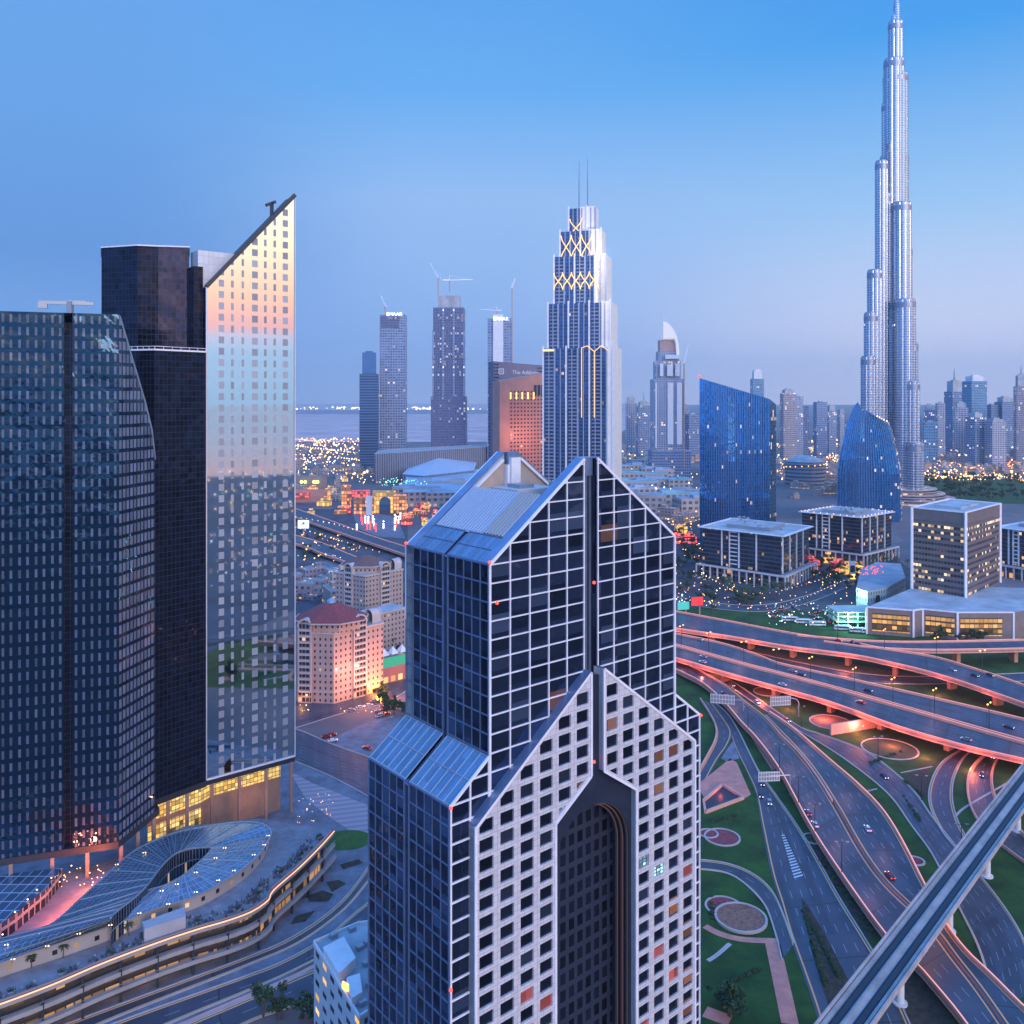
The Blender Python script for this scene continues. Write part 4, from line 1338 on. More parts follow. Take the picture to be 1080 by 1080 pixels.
# narrow link wall between dark and slanted towers
mb = MB(); q = A_ - nC * 2.5 - dC * .4
mb.prism([q, q - dC * 3.4, q - dC * 3.4 - nC * 9, q - nC * 9], ZS, ZD(282, 330)); mb.build('link_wall', Dg, dark)

# the lower pair of blue facets
low = thing('faceted_glass_tower', 'wide blue glass tower of two flat facets and a slanting side facet', 'skyscraper', (-140, 282, 0))
Q0, Q1 = V((-163.5, 269.2, 0)), V((-127, 281.7, 0))
Qm = Q0.lerp(Q1, .615); Q2 = V((-123.1, 304.5, 0))
dq = (Q1 - Q0).normalized(); nq = V((dq.y, -dq.x, 0))
zt3 = ZD(331, 280)
lowg = facade('blue_facet_glass', (0.075, 0.095, 0.15), (0.016, 0.055, 0.105), bay=4.6, fl=4.0, cols=((.14, .30), (.62, .78)), rows=(.18, .82), grough=.3, gmetal=.15, frough=.05, fmetal=.78, lit=.0, var=.35, wob=.12, fcol2=1, wobscale=.12)
lowg2 = facade('blue_side_facet_glass', (0.15, 0.17, 0.24), (0.02, 0.042, 0.08), bay=4.0, fl=4.0, cols=((.05, .38), (.55, .9)), rows=(.15, .85), grough=.3, gmetal=.15, frough=.05, fmetal=.75, lit=.0, var=.3, wob=.4, fcol2=1)
Qg0, Qg1 = Qm - dq * 1.0 , Qm + dq * 1.4
for a_, b_ in ((Q0, Qg0), (Qg1, Q1)):
    mb = MB(); mb.wall(a_, b_, ZS, zt3); mb.build('front_facet', lowg, low)
mb = MB(); mb.wall(Qg0, Qg0 - nq * 1.6, ZS, zt3); mb.wall(Qg0 - nq * 1.6, Qg1 - nq * 1.6, ZS, zt3 - 3); mb.wall(Qg1 - nq * 1.6, Qg1, ZS, zt3)
mb.build('recess', Dg, low)
# side facet with sloping top
za_, zb_, zc_ = zt3, ZD(424, 295.8), ZD(455, 299.9)
s_ = lambda f: Q1.lerp(Q2, f)
mb = MB()
L1 = (Q2 - Q1).length
f1, f2 = .62, .8
sc_ = [(s_(0), ZS, za_, 0), (s_(f1), ZS, zb_, L1 * f1), (s_(f2), ZS, zc_, L1 * f2), (s_(.88), ZS, zc_ - 10, L1)]
for a_, b_ in zip(sc_, sc_[1:]):
    mb.wall(a_[0], b_[0], ZS, a_[2], 0, a_[3], ZS, b_[2])
mb.build('side_facet', lowg2, low)
mb = MB()
bk = -nq * 22
mb.poly([V((p.x, p.y, zt3)) for p in (Q0, Q1, Q1 + bk * .3, Q0 + bk)])
for a_, b_ in zip(sc_, sc_[1:]):
    mb.poly([a_[0] + up * a_[2], b_[0] + up * b_[2], b_[0] + up * b_[2] + bk * .3, a_[0] + up * a_[2] + bk * .3])
mb.build('roof', M['roof'], low)
mb = MB(); mb.wall(Q0 + bk, Q0, ZS, zt3); mb.wall(s_(.88), s_(.88) + bk * .4, ZS, zc_ - 10); mb.wall(Q1 + bk * .3, Q0 + bk, ZS, zt3); mb.build('rear_wall', Dg, low)
mb = MB(); c_ = Qm - nq * 5 + up * zt3
mb.bar(c_, c_ + up * 4.2, 1.6); mb.bar(c_ + up * 3.6 - dq * 9, c_ + up * 3.6 + dq * 7, 1.0, 1.0); mb.bar(c_ + up * 2.6 - dq * 9.2, c_ + up * 2.6 - dq * 6.5, 1.3, 1.8); mb.bar(c_ + up * 4.2 - dq * 1, c_ + up * 4.2 + dq * 5, .4, .5)
tag(mb.build('roof_crane', M['grey']), 'grey T shaped maintenance crane on the flat blue tower roof', 'roof crane')
# soffits, columns and the lit lobby under the three towers
mb = MB()
sof = [Q0 + bk, Q0 + nq * .3, Q1 + nq * .3, Q2, Pd0, Pd1, A_ + nC * .2, B_ + nC * .2, B2_, Pd1 + V((-6, 26, 0))]
mb.poly([V((p.x, p.y, ZS - .01)) for p in sof][::-1]); mb.poly([V((p.x, p.y, ZS - 2.2)) for p in sof][::-1])
for i in range(len(sof)):
    mb.wall(sof[i], sof[(i + 1) % len(sof)], ZS - 2.2, ZS - .03)
lob = thing('glass_lobby', 'amber lit glass lobby on tall columns under the glass towers', 'lobby', (-118, 320, 0))
mb.build('soffit', M['darkmetal'], lob)
lobm = facade('lit_lobby_glass', (0.5, 0.35, 0.12), (0.05, 0.05, 0.05), bay=1.5, fl=1.6, cols=((.06, .96),), rows=(.06, .94), gmetal=.3, lit=5, litcol=(1.0, .56, .10), es=.85, var=.25)
ins = [Pd0 - V((2.0, 2, 0)) + V((-1, 3, 0)), Pd1 - V((2.2, -1, 0)), A_.lerp(B_, .1) - nC * 4, A_.lerp(B_, .88) - nC * 4]
for (z0_, z1_) in ((13.5, ZS - 2.3), (5.5, 11.5)):
    mb = MB()
    for a_, b_ in list(zip(ins, ins[1:]))[:3 if z0_ > 10 else 1]:
        mb.wall(a_, b_, z0_, z1_)
    mb.build('lobby_window', lobm, lob)
mb = MB()
for a_, b_ in zip(ins, ins[1:]):
    mb.wall(a_ - nC * .2, b_ - nC * .2, 0, ZS - 2)
mb.build('lobby_wall', mat('warm_lobby_wall', (0.40, 0.22, 0.16), .7, noise=.2), lob)
for p in (A_.lerp(B_, .06), A_.lerp(B_, .36), A_.lerp(B_, .66), A_.lerp(B_, .955), Pd0.lerp(Pd1, .25), Pd0.lerp(Pd1, .62), Q1.lerp(Q2, .05), Q1.lerp(Q2, .45), Q1.lerp(Q2, .85), Q0.lerp(Q1, .2), Q0.lerp(Q1, .5), Q0.lerp(Q1, .76)):
    mb = MB(); mb.box(p + up * 0, 1.1, 1.1, ZS - 2, .6); mb.build('column', mat('bronze_column', (0.36, 0.22, 0.18), .5, noise=.15) if 'bronze_column' not in bpy.data.materials else bpy.data.materials['bronze_column'], lob)
for p, e, col in ((A_.lerp(B_, .5) + nC * 5 + up * 9, 900, (1, .5, .25)), (Q1.lerp(Q2, .5) + V((7, 2, 9)), 700, (1, .25, .12)), (Q0.lerp(Q1, .6) + nq * 8 + up * 7, 4500, (1, .12, .05)), (Q0.lerp(Q1, .25) + nq * 9 + up * 7, 3000, (1, .16, .06))):
    l = bpy.data.objects.new('lobby_lamp', bpy.data.lights.new('lobby_lamp', 'POINT')); COL.objects.link(l)
    l.location = p; l.data.energy = e; l.data.color = col; l.data.shadow_soft_size = .8
# ================================================================ terraced mall with the oval roof (bottom, beside the towers)
def C3(L): return [(x * .27778, 780 + y * .27778) for x, y in L]
mall = thing('terraced_mall', 'curved terraced mall with an oval blue glass roof and an orange light line', 'mall', W(150, 985))
ZT = 12.0
ledge_px = C3([(-500, 1180), (-200, 1080), (0, 1010), (200, 935), (400, 850), (600, 775), (750, 725), (870, 690), (960, 655), (1020, 612)]) + L6([(100, 578), (200, 490), (280, 410), (332, 352)])
edge_ = smooth_line([W(x, y, ZT) for x, y in ledge_px], 60)
back_px = L6([(332, 352), (318, 338), (270, 330), (190, 325)]) + C3([(980, 300), (700, 330), (450, 450), (200, 520), (-400, 560)])
backp = [W(x, y, ZT) for x, y in back_px]
mb = MB()
cc = W(120, 925, ZT)
Lst = edge_ + backp[1:]
mb.poly([(p.x, p.y, ZT) for p in Lst])
mb.build('terrace_deck', mat('terrace_tiles', (0.25, 0.23, 0.26), .8, noise=.3, nscale=.25), mall)
def offs(P, d):
    out = []
    for i in range(len(P)):
        v = P[min(i + 1, len(P) - 1)] - P[max(i - 1, 0)]
        out.append(P[i] + V((v.y, -v.x, 0)).normalized() * d)
    return out
beam = mat('terrace_fascia', (0.36, 0.32, 0.32), .7, noise=.15)
strip_ = mat('dim_shop_interior', (0.10, 0.07, 0.06), .8, noise=.3)
for k, zz in enumerate((ZT, ZT - 4.0, ZT - 8.0)):
    oo = offs(edge_, .0 + .5 * k)
    mb = MB()
    for a_, b_ in zip(oo, oo[1:]):
        z1_, z0_ = zz + .25, zz - .9
        c1, c2 = a_.copy(), b_.copy()
        mb.wall((c1.x, c1.y, 0), (c2.x, c2.y, 0), z0_, z1_)
    ii = offs(edge_, -1.2 + .5 * k)
    for (a_, b_), (c_, d_) in zip(zip(oo, oo[1:]), zip(ii, ii[1:])):
        mb.poly([(a_.x, a_.y, zz + .25), (b_.x, b_.y, zz + .25), (d_.x, d_.y, zz + .25), (c_.x, c_.y, zz + .25)])
        mb.poly([(a_.x, a_.y, zz - .9), (c_.x, c_.y, zz - .9), (d_.x, d_.y, zz - .9), (b_.x, b_.y, zz - .9)])
        mb.wall(c_, d_, zz - .9, zz + .25)
    mb.build('balcony_edge', beam, mall)
    if k:
        mb = MB()
        for a_, b_ in zip(oo, oo[1:]):
            mb.bar((a_.x, a_.y, zz + 1.2), (b_.x, b_.y, zz + 1.2), .12)
        mb.build('balcony_rail', M['grey'], mall)
inn = offs(edge_, -3.2)
shopm = facade('shop_front', (.20, .12, .06), (.07, .06, .06), bay=3.2, fl=4.0, cols=((.06, .94),), rows=(.12, .8), gmetal=.25, grough=.1, lit=.28, litcol=(1, .42, .08), es=.40, var=.5)
mb = MB()
for i, (a_, b_) in enumerate(zip(inn, inn[1:])):
    L_ = (b_ - a_).length
    mb.wall((a_.x, a_.y, 0), (b_.x, b_.y, 0), 0, ZT - .5, 0, i * L_)
mb.build('shop_front', shopm, mall)
for i in range(3, len(edge_) - 1, 4):
    a_ = offs(edge_, .15)[i]
    mb = MB(); mb.box((a_.x, a_.y, 0), .7, .7, ZT - .9, 0.5); mb.build('column', M['darkmetal'], mall)
o3 = offs(edge_, .15)
mb = MB()
for a_, b_ in zip(o3, o3[1:]):
    mb.bar((a_.x, a_.y, ZT + .42), (b_.x, b_.y, ZT + .42), .24, .24)
mb.build('glow_strip', M['warmstrip'], mall)
o4 = offs(edge_, -.5)
mb = MB()
for a_, b_ in zip(o4, o4[1:]):
    mb.wall((a_.x, a_.y, 0), (b_.x, b_.y, 0), ZT + .25, ZT + 1.25)
mb.build('glass_balustrade', mat('balustrade_glass', (0.16, 0.20, 0.28), .15, metal=.3), mall)
# oval roof
outer = C3([(-400, 1000), (-150, 900), (0, 845), (200, 782), (400, 715), (600, 640), (750, 592), (880, 520), (960, 460), (1010, 400), (1030, 350), (1000, 322), (930, 314), (850, 320), (700, 345), (600, 378), (500, 430), (400, 520), (300, 610), (190, 705), (60, 745), (-60, 775), (-250, 830)])
inner_ = C3([(420, 690), (430, 668), (470, 640), (530, 600), (570, 570), (620, 556), (690, 520), (740, 480), (780, 445), (802, 418), (800, 410), (770, 410), (730, 414), (690, 424), (660, 438), (625, 470), (600, 500), (570, 540), (540, 575), (500, 610), (460, 640), (430, 665), (420, 680)])
zo = [16.2] * 11 + [18.6] * 12
zi = [18.5] * 5 + [19.5] * 8 + [20.5] * 10
Oo = smooth_line([W(x, y, z_) for (x, y), z_ in zip(outer + outer[:1], zo + zo[:1])], 93)[:-1]
Ii = smooth_line([W(x, y, z_) for (x, y), z_ in zip(inner_ + inner_[:1], zi + zi[:1])], 93)[:-1]
# line up the two loops by direction round the inner loop's middle
cm_ = sum(Ii, V((0, 0, 0))) / len(Ii)
ang = lambda p: math.atan2(p.y - cm_.y, p.x - cm_.x)
M['ovalroof'] = facade('oval_roof_panels', (0.15, 0.22, 0.31), (0.30, 0.35, 0.42), bay=1.6, fl=2.0, cols=((.06, .94),), rows=(.05, .95), grough=.25, gmetal=.55, frough=.4, fmetal=.3, lit=0, var=.2)
n_ = len(Oo)
mb = MB()
acc = 0
for i in range(n_):
    a_, b_, c_, d_ = Oo[i], Oo[(i + 1) % n_], Ii[(i + 1) % n_], Ii[i]
    L_ = (b_ - a_).length
    w0, w1 = (d_ - a_).length, (c_ - b_).length
    q = [a_, b_, c_, d_]
    mb.poly(q, 0, [(acc, 0), (acc + L_, 0), (acc + L_, w1), (acc, w0)])
    acc += L_
oro = mb.build('oval_roof', M['ovalroof'], mall)
mb = MB()
for i in range(0, n_, 3):
    mb.bar(Oo[i] + V((0, 0, .1)), Ii[i] + V((0, 0, .1)), .22, .2)
for i in range(n_):
    mb.bar(Oo[i] + V((0, 0, .1)), Oo[(i + 1) % n_] + V((0, 0, .1)), .4, .35)
    mb.bar(Ii[i] + V((0, 0, .1)), Ii[(i + 1) % n_] + V((0, 0, .1)), .4, .35)
mb.build('roof_frame', mat('roof_frame_metal', (.34, .39, .46), .4, metal=.4), mall)
mb = MB()
for i in range(n_):
    a_, b_ = Oo[i], Oo[(i + 1) % n_]
    ca = a_ + (cm_ - a_).normalized() * 1.2; cb_ = b_ + (cm_ - b_).normalized() * 1.2
    mb.poly([(ca.x, ca.y, ZT), (cb_.x, cb_.y, ZT), (cb_.x, cb_.y, b_.z - .1), (ca.x, ca.y, a_.z - .1)], 0, [(i * 2, 0), (i * 2 + 2, 0), (i * 2 + 2, 6), (i * 2, 6)])
mb.build('upper_wall', facade('terrace_wall', (.03, .03, .04), (.42, .36, .35), bay=4.0, fl=6.0, cols=((.38, .62),), rows=(.3, .62), grough=.2, gmetal=.3, lit=.12, es=.6, var=.3), mall)
mb = MB()
for i in range(n_):
    a_, b_ = Ii[i], Ii[(i + 1) % n_]
    mb.poly([(a_.x, a_.y, ZT + .3), (b_.x, b_.y, ZT + .3), b_ - V((0, 0, .1)), a_ - V((0, 0, .1))], 0, [(i * 1.2, 0), (i * 1.2 + 1.2, 0), (i * 1.2 + 1.2, 6), (i * 1.2, 6)])
mb.build('court_wall', facade('court_glass', (.05, .07, .11), (.2, .24, .3), bay=1.2, fl=3, cols=((.08, .92),), rows=(.05, .95), lit=.03, es=.5), mall)
# roof lamps
spots = C3([(20, 780), (45, 835), (150, 738), (175, 785), (265, 690), (295, 738), (390, 650), (415, 705), (505, 610), (525, 660), (610, 575), (635, 625), (740, 580), (668, 550), (825, 535), (740, 505), (885, 498), (960, 438), (1000, 400), (1015, 365), (850, 412), (815, 450), (555, 525), (440, 475), (545, 430)])
for i, (x, y) in enumerate(spots):
    p = W(x, y, 19.6)
    l_ = thing('roof_lamp', 'small warm lamp standing on the oval mall roof', 'lamp', p - V((0, 0, .9)), 'lamps on the oval roof')
    mb = MB(); mb.bar(p - V((0, 0, .95)), p, .1); mb.bar(p, p + V((.5, .25, 0)), .1); mb.build('pole', M['darkmetal'], l_)
    mb = MB(); mb.ball(p + V((.5, .25, -.05)), .26, sz=.8); mb.ball(p + V((-.1, 0, .02)), .2, sz=.8); mb.build('lamp_head', M['warm'], l_)
# neighbouring roof wing at the far edge
wing = thing('mall_wing', 'low wing of dark glass roof panels beside the red lit street', 'mall', W(20, 930))
wp = [W(x, y, 17) for x, y in C3([(-500, 620), (-100, 545), (30, 510), (235, 487), (175, 565), (60, 660), (0, 700), (-500, 880)])]
mb = MB(); mb.poly(wp); mb.build('roof', facade('wing_roof_panels', (.10, .17, .28), (.34, .42, .52), bay=3, fl=4.5, cols=((.05, .95),), rows=(.05, .95), grough=.2, gmetal=.5, lit=0, var=.2), wing)
mb = MB()
for i in range(len(wp)):
    mb.wall(wp[i], wp[(i + 1) % len(wp)], ZT, 16.9)
mb.build('wall', facade('wing_glass', (.06, .08, .12), (.25, .28, .32), bay=2.5, fl=5, cols=((.1, .9),), rows=(.1, .9), lit=.1, es=.5), wing)
for i, (x, y) in enumerate(C3([(10, 740), (57, 655), (105, 607), (140, 570), (195, 525)])):
    p = W(x, y, 17.5)
    l_ = thing('roof_lamp', 'small warm lamp on the edge of the dark wing roof', 'lamp', p - V((0, 0, .6)), 'lamps on the wing roof')
    mb = MB(); mb.bar(p - V((0, 0, .6)), p, .1); mb.build('pole', M['darkmetal'], l_)
    mb = MB(); mb.ball(p, .28, sz=.8); mb.build('lamp_head', M['warm'], l_)
# things on the terrace: seats, planters, parasols
RT = random.Random(5)
tcol = [mat('terrace_grey', (.10, .10, .12), .7), mat('terrace_pale', (.35, .34, .36), .7), mat('terrace_brown', (.16, .09, .07), .7)]
io = offs(edge_, -2.8)
proto = None
def make_set():
    o = thing('terrace_table', 'dark table with chairs set out on the mall terrace', 'table set', (0, 0, 0), 'tables and chairs on the terrace')
    mb = MB(); mb.tube((0, 0, .02), (0, 0, .7), .08, .08, 6); mb.tube((0, 0, .7), (0, 0, .76), .5, .5, 10); mb.build('table', tcol[0], o)
    for k in range(3):
        a_ = 2.1 * k
        x, y = math.cos(a_), math.sin(a_)
        mb = MB(); mb.box((x, y, .02), .5, .5, .42, a_); mb.box((x * 1.28, y * 1.28, .02), .12, .5, .85, a_); mb.build('chair', tcol[(k + 1) % 3], o)
    return o
ts = make_set()
cnt = 0
for i in range(4, len(io) - 2):
    for k in range(3 if i > 20 else 1):
        if RT.random() < .62:
            p = io[i].lerp(io[i + 1], RT.random()) + (cm_ - io[i]).normalized() * RT.uniform(.2, 5.0 if i > 26 else 2)
            p.z = ZT
            if cnt == 0:
                ts.location = p
            else:
                dup(ts, p, RT.uniform(0, 6))
            cnt += 1
pl0 = None
for i in range(12, len(io), 5):
    p = io[i] + (cm_ - io[i]).normalized() * .6
    p.z = ZT
    if pl0 is None:
        pl0 = thing('planter', 'terrace planter box with a leafy shrub behind the balustrade', 'planter', (0, 0, 0), 'planters on the terrace')
        mb = MB(); mb.box((0, 0, 0.01), 1.4, .8, .7); mb.build('box', tcol[1], pl0)
        mb = MB()
        for q in range(60):
            c_ = V((RT.gauss(0, .5), RT.gauss(0, .3), .8 + abs(RT.gauss(0, .45)))); d = V((RT.gauss(0, 1), RT.gauss(0, 1), RT.gauss(0, 1))).normalized() * .25
            e = d.cross(V((RT.gauss(0, 1), RT.gauss(0, 1), 1))).normalized() * .18
            mb.poly([c_ - d, c_ + e, c_ + d, c_ - e])
        mb.build('shrub', M['leaf'], pl0)
        pl0.location = p
    else:
        dup(pl0, p, RT.uniform(0, 3))
# white blocks on the terrace, near the front
blk = thing('terrace_pavilion', 'plain pale pavilion block on the mall terrace in front of the oval roof', 'pavilion', W(172, 972, ZT))
pp = [W(x, y, 16.5) for x, y in C3([(540, 692), (700, 635), (705, 670), (548, 720)])]
mb = MB(); mb.prism(pp, ZT, 16.5); mb.build('wall', mat('pale_render', (.42, .40, .44), .7, noise=.12), blk)
mb = MB(); c_ = pp[0].lerp(pp[3], .3); mb.box((c_.x, c_.y - .3, ZT + .1), 1.2, .3, 2.2); mb.build('door', M['dark'], blk)

# ================================================================ white building at the bottom
wb = thing('white_office_building', 'low white building with orange lit windows below the gable tower', 'building', W(360, 1010))
zr = 25.0
wp = [W(x, y, zr) for x, y in [(331, 995), (379, 1074), (470, 1020), (396, 973), (378, 975)]]
mb = MB(); mb.prism(wp, 0, zr, 0, 1)
whm = facade('white_wall_windows', (.04, .05, .07), (.50, .53, .58), bay=5.5, fl=3.6, cols=((.25, .75),), rows=(.35, .72), gmetal=.3, lit=.3, litcol=(1, .5, .08), es=1.0, var=.4, seed=4)
mb.build('body', [whm, M['roofpale']], wb)
mb = MB()
for i in range(5):
    mb.bar(wp[i] + V((0, 0, .35)), wp[(i + 1) % 5] + V((0, 0, .35)), .4, .8)
mb.build('parapet', M['white'], wb)
mb = MB(); q = [W(x, y, 28) for x, y in L6([(290, 780), (370, 740), (415, 820), (350, 880)])]; mb.prism(q, zr + .01, 27.5); mb.build('roof_block', M['white'], wb)
mb = MB(); q = [W(x, y, 27) for x, y in L6([(380, 905), (430, 890), (440, 960), (400, 985)])]; mb.prism(q, zr + .01, 27.2); mb.build('stair_block', M['white'], wb)
mb = MB(); c_ = W(*L6([(385, 935)])[0], 26.3); mb.box(c_ - V((.5, .5, .6)), .4, 2.0, 1.6, .9); mb.build('lit_window', M['amber'], wb)
for x, y in L6([(330, 745), (400, 720), (430, 790), (460, 770), (455, 850), (470, 930), (440, 1000)]):
    c_ = W(x, y, zr + .5); mb = MB(); mb.box((c_.x, c_.y, zr + .01), 1.8, 1.3, 1.1, .7); mb.build('air_conditioner', M['grey'], wb)

# ================================================================ apartment blocks with hipped roofs
def apartment(name, label, base_px, zw, zroof, wall_m, roof_m, trim, lit_side, floors, top_scale=.86, cup=True):
    P0, P1, P2 = [W(x, y, 0) for x, y in base_px]
    d1, d2 = P1 - P0, P2 - P1
    n2 = V((-d2.y, d2.x, 0)).normalized()
    plan = [P0, P1, P2, P2 + n2 * 16 + d2.normalized() * 1, P0 + n2 * 14 + d2 * .35, P0 + n2 * 9 - d2.normalized() * 3]
    o = thing(name, label, 'apartment block', P1)
    mb = MB(); mb.prism(plan, 0, zw, 0, 1); mb.build('body', [wall_m, M['roofpale']], o)
    cen = sum(plan, V((0, 0, 0))) / len(plan)
    # cornice
    mb = MB()
    for i in range(len(plan)):
        mb.bar(plan[i] + V((0, 0, zw)), plan[(i + 1) % len(plan)] + V((0, 0, zw)), 1.4, .8)
    mb.build('cornice', trim, o)
    mb = MB()
    for i in range(len(plan)):
        mb.bar(plan[i] + V((0, 0, 6.2)), plan[(i + 1) % len(plan)] + V((0, 0, 6.2)), .7, .5)
    mb.build('string_course', trim, o)
    # attic storey set back
    c2 = P0.lerp(P2, .42) + n2 * 5.5
    ra = (P2 - P0).length * .40
    oc = [c2 + V((ra * math.cos(a_), ra * .80 * math.sin(a_), 0)) for a_ in [math.pi / 8 + k * math.pi / 4 for k in range(8)]]
    zat = zw + 5.2
    mb = MB(); mb.prism([(p.x, p.y) for p in oc], zw + .02, zat, 0)
    mb.build('attic', wall_m, o)
    # hipped roof
    apex = c2 + V((0, 0, zroof))
    mb = MB()
    ev = [c2 + (p - c2) * 1.16 for p in oc]
    tp = [c2 + (p - c2) * .22 for p in oc]
    for i in range(8):
        j = (i + 1) % 8
        mb.poly([ev[i] + V((0, 0, zat)), ev[j] + V((0, 0, zat)), tp[j] + V((0, 0, zroof)), tp[i] + V((0, 0, zroof))])
    mb.poly([p + V((0, 0, zroof)) for p in tp]); mb.poly([p + V((0, 0, zat)) for p in ev][::-1])
    hr_ = mb.build('hipped_roof', roof_m, o)
    mb = MB()
    for i in range(8):
        mb.bar(ev[i] + V((0, 0, zat)), ev[(i + 1) % 8] + V((0, 0, zat)), .5, .6)
    mb.build('eaves', trim, hr_)
    if cup:
        mb = MB(); mb.tube(c2 + V((0, 0, zroof)), c2 + V((0, 0, zroof + 1.2)), 2.6, 2.4, 12); mb.tube(c2 + V((0, 0, zroof + 1.2)), c2 + V((0, 0, zroof + 2.6)), 2.2, .3, 12); mb.tube(c2 + V((0, 0, zroof + 2.6)), c2 + V((0, 0, zroof + 6)), .12, .05, 6)
        mb.build('cupola', mat('cupola_blue', (.25, .42, .58), .4, metal=.3), hr_)
    # arched bays that break through the eaves
    for (pc, dirv, nrm_, w_, hh) in ((P0.lerp(P1, .12), d1.normalized(), V((d1.y, -d1.x, 0)).normalized(), 7.5, zat + 2.2), (P1.lerp(P2, .50), d2.normalized(), V((d2.y, -d2.x, 0)).normalized(), 8.5, zat + 2.4), (P2 + n2 * 7, n2, d2.normalized(), 7.5, zat + 2)):
        h2 = w_ / 2
        f_ = 1.3
        NB = 12
        prof_ = [(-h2, 0), (-h2, hh - h2)] + [(-h2 * math.cos(math.pi * k / NB), hh - h2 + h2 * math.sin(math.pi * k / NB)) for k in range(1, NB)] + [(h2, hh - h2), (h2, 0)]
        def bp(x, z, dd): return pc + dirv * x + nrm_ * dd + V((0, 0, z))
        mb = MB()
        for (x0, z0), (x1, z1) in zip(prof_, prof_[1:]):
            mb.poly([bp(x0, z0, f_), bp(x1, z1, f_), bp(x1, z1, -5), bp(x0, z0, -5)])
        bw_ = mb.build('bay_wall', trim, o)
        mb = MB(); mb.poly([bp(x, z, f_ - .5) for x, z in prof_][::-1], 0, [(x + h2, z) for x, z in prof_][::-1])
        mb.build('bay_glazing', balc, bw_)
        mb = MB()
        for (x0, z0), (x1, z1) in zip(prof_[1:-1], prof_[2:-1]):
            mb.bar(bp(x0, z0, f_ - .1), bp(x1, z1, f_ - .1), .9, .7, up=nrm_)
        mb.bar(bp(-h2 + .35, 6, f_ - .1), bp(-h2 + .35, hh - h2, f_ - .1), .7, .6, up=nrm_); mb.bar(bp(h2 - .35, 6, f_ - .1), bp(h2 - .35, hh - h2, f_ - .1), .7, .6, up=nrm_)
        mb.build('bay_arch', trim, bw_)
        z = 6.5
        while z < hh - h2 - 1:
            mb = MB(); mb.bar(bp(-h2 + .7, z, f_ - .15), bp(h2 - .7, z, f_ - .15), .9, 1.0, up=Z); mb.build('balcony', trim, bw_); z += 3.3
        # barrel roof behind the arch
    return o, P0, P1, P2
balc = facade('balcony_glazing', (.05, .06, .09), (.40, .28, .26), bay=2.1, fl=3.3, cols=((.1, .9),), rows=(.25, .95), grough=.15, gmetal=.4, lit=.05, es=.8)
pinkw = facade('pink_wall_windows', (.05, .06, .09), (.58, .36, .32), bay=3.0, fl=3.3, cols=((.34, .66),), rows=(.3, .72), grough=.15, gmetal=.4, lit=.04, es=.9, seed=2)
brnw = facade('brown_wall_windows', (.05, .06, .09), (.40, .31, .30), bay=3.0, fl=3.3, cols=((.32, .68),), rows=(.3, .72), grough=.15, gmetal=.4, lit=.02, es=.8, seed=3)
trimp = mat('cream_trim', (.62, .48, .45), .6, noise=.1)
trimb = mat('pale_trim', (.50, .44, .44), .6, noise=.1)
redroof = mat('red_tile_roof', (.26, .055, .06), .7, noise=.2, nscale=.5)
brownroof = mat('brown_tile_roof', (.17, .085, .075), .7, noise=.2, nscale=.5)
ap, q0, q1, q2 = apartment('apartment_block', 'pink floodlit apartment block with a red hipped roof and arched bays', [(318, 741), (352, 742.5), (404, 728)], 38.0, 51.5, pinkw, redroof, trimp, True, 11)
apartment('apartment_block', 'brown apartment block with a brown hipped roof and one green arched window', [(366, 668), (385, 672), (425, 662)], 42.0, 53.0, brnw, brownroof, trimb, False, 10, cup=False)
# its lower stepped wing
sw = thing('apartment_wing', 'lower stepped brown apartment wing with white roof terraces in front of the brown block', 'apartment block', W(395, 680))
for (a_, b_, z_) in (((358, 690), (392, 694), 23), ((392, 694), (430, 684), 27)):
    p, q = W(*a_), W(*b_); d = q - p; nn_ = V((-d.y, d.x, 0)).normalized()
    mb = MB(); mb.prism([p, q, q + nn_ * 16, p + nn_ * 16], 0, z_, 0, 1); mb.build('body', [brnw, M['roofpale']], sw)
    mb = MB(); mb.bar(p + V((0, 0, z_)), q + V((0, 0, z_)), .8, .7); mb.build('cornice', trimb, sw)
for p, e, col in ((q1.lerp(q2, .8) + (q2 - q1).cross(Z).normalized() * 5 + V((0, 0, 3)), 9000, (1, .38, .06)), (q1.lerp(q2, .3) + (q2 - q1).cross(Z).normalized() * 13 + V((0, 0, 14)), 12000, (1, .36, .22)), (q1.lerp(q2, .75) + (q2 - q1).cross(Z).normalized() * 16 + V((0, 0, 12)), 13000, (1, .36, .20)), (q0 + V((1, -5, 3)), 900, (1, .4, .12))):
    l = bpy.data.objects.new('flood_lamp', bpy.data.lights.new('flood_lamp', 'POINT')); COL.objects.link(l)
    l.location = p; l.data.energy = e; l.data.color = col; l.data.shadow_soft_size = .3
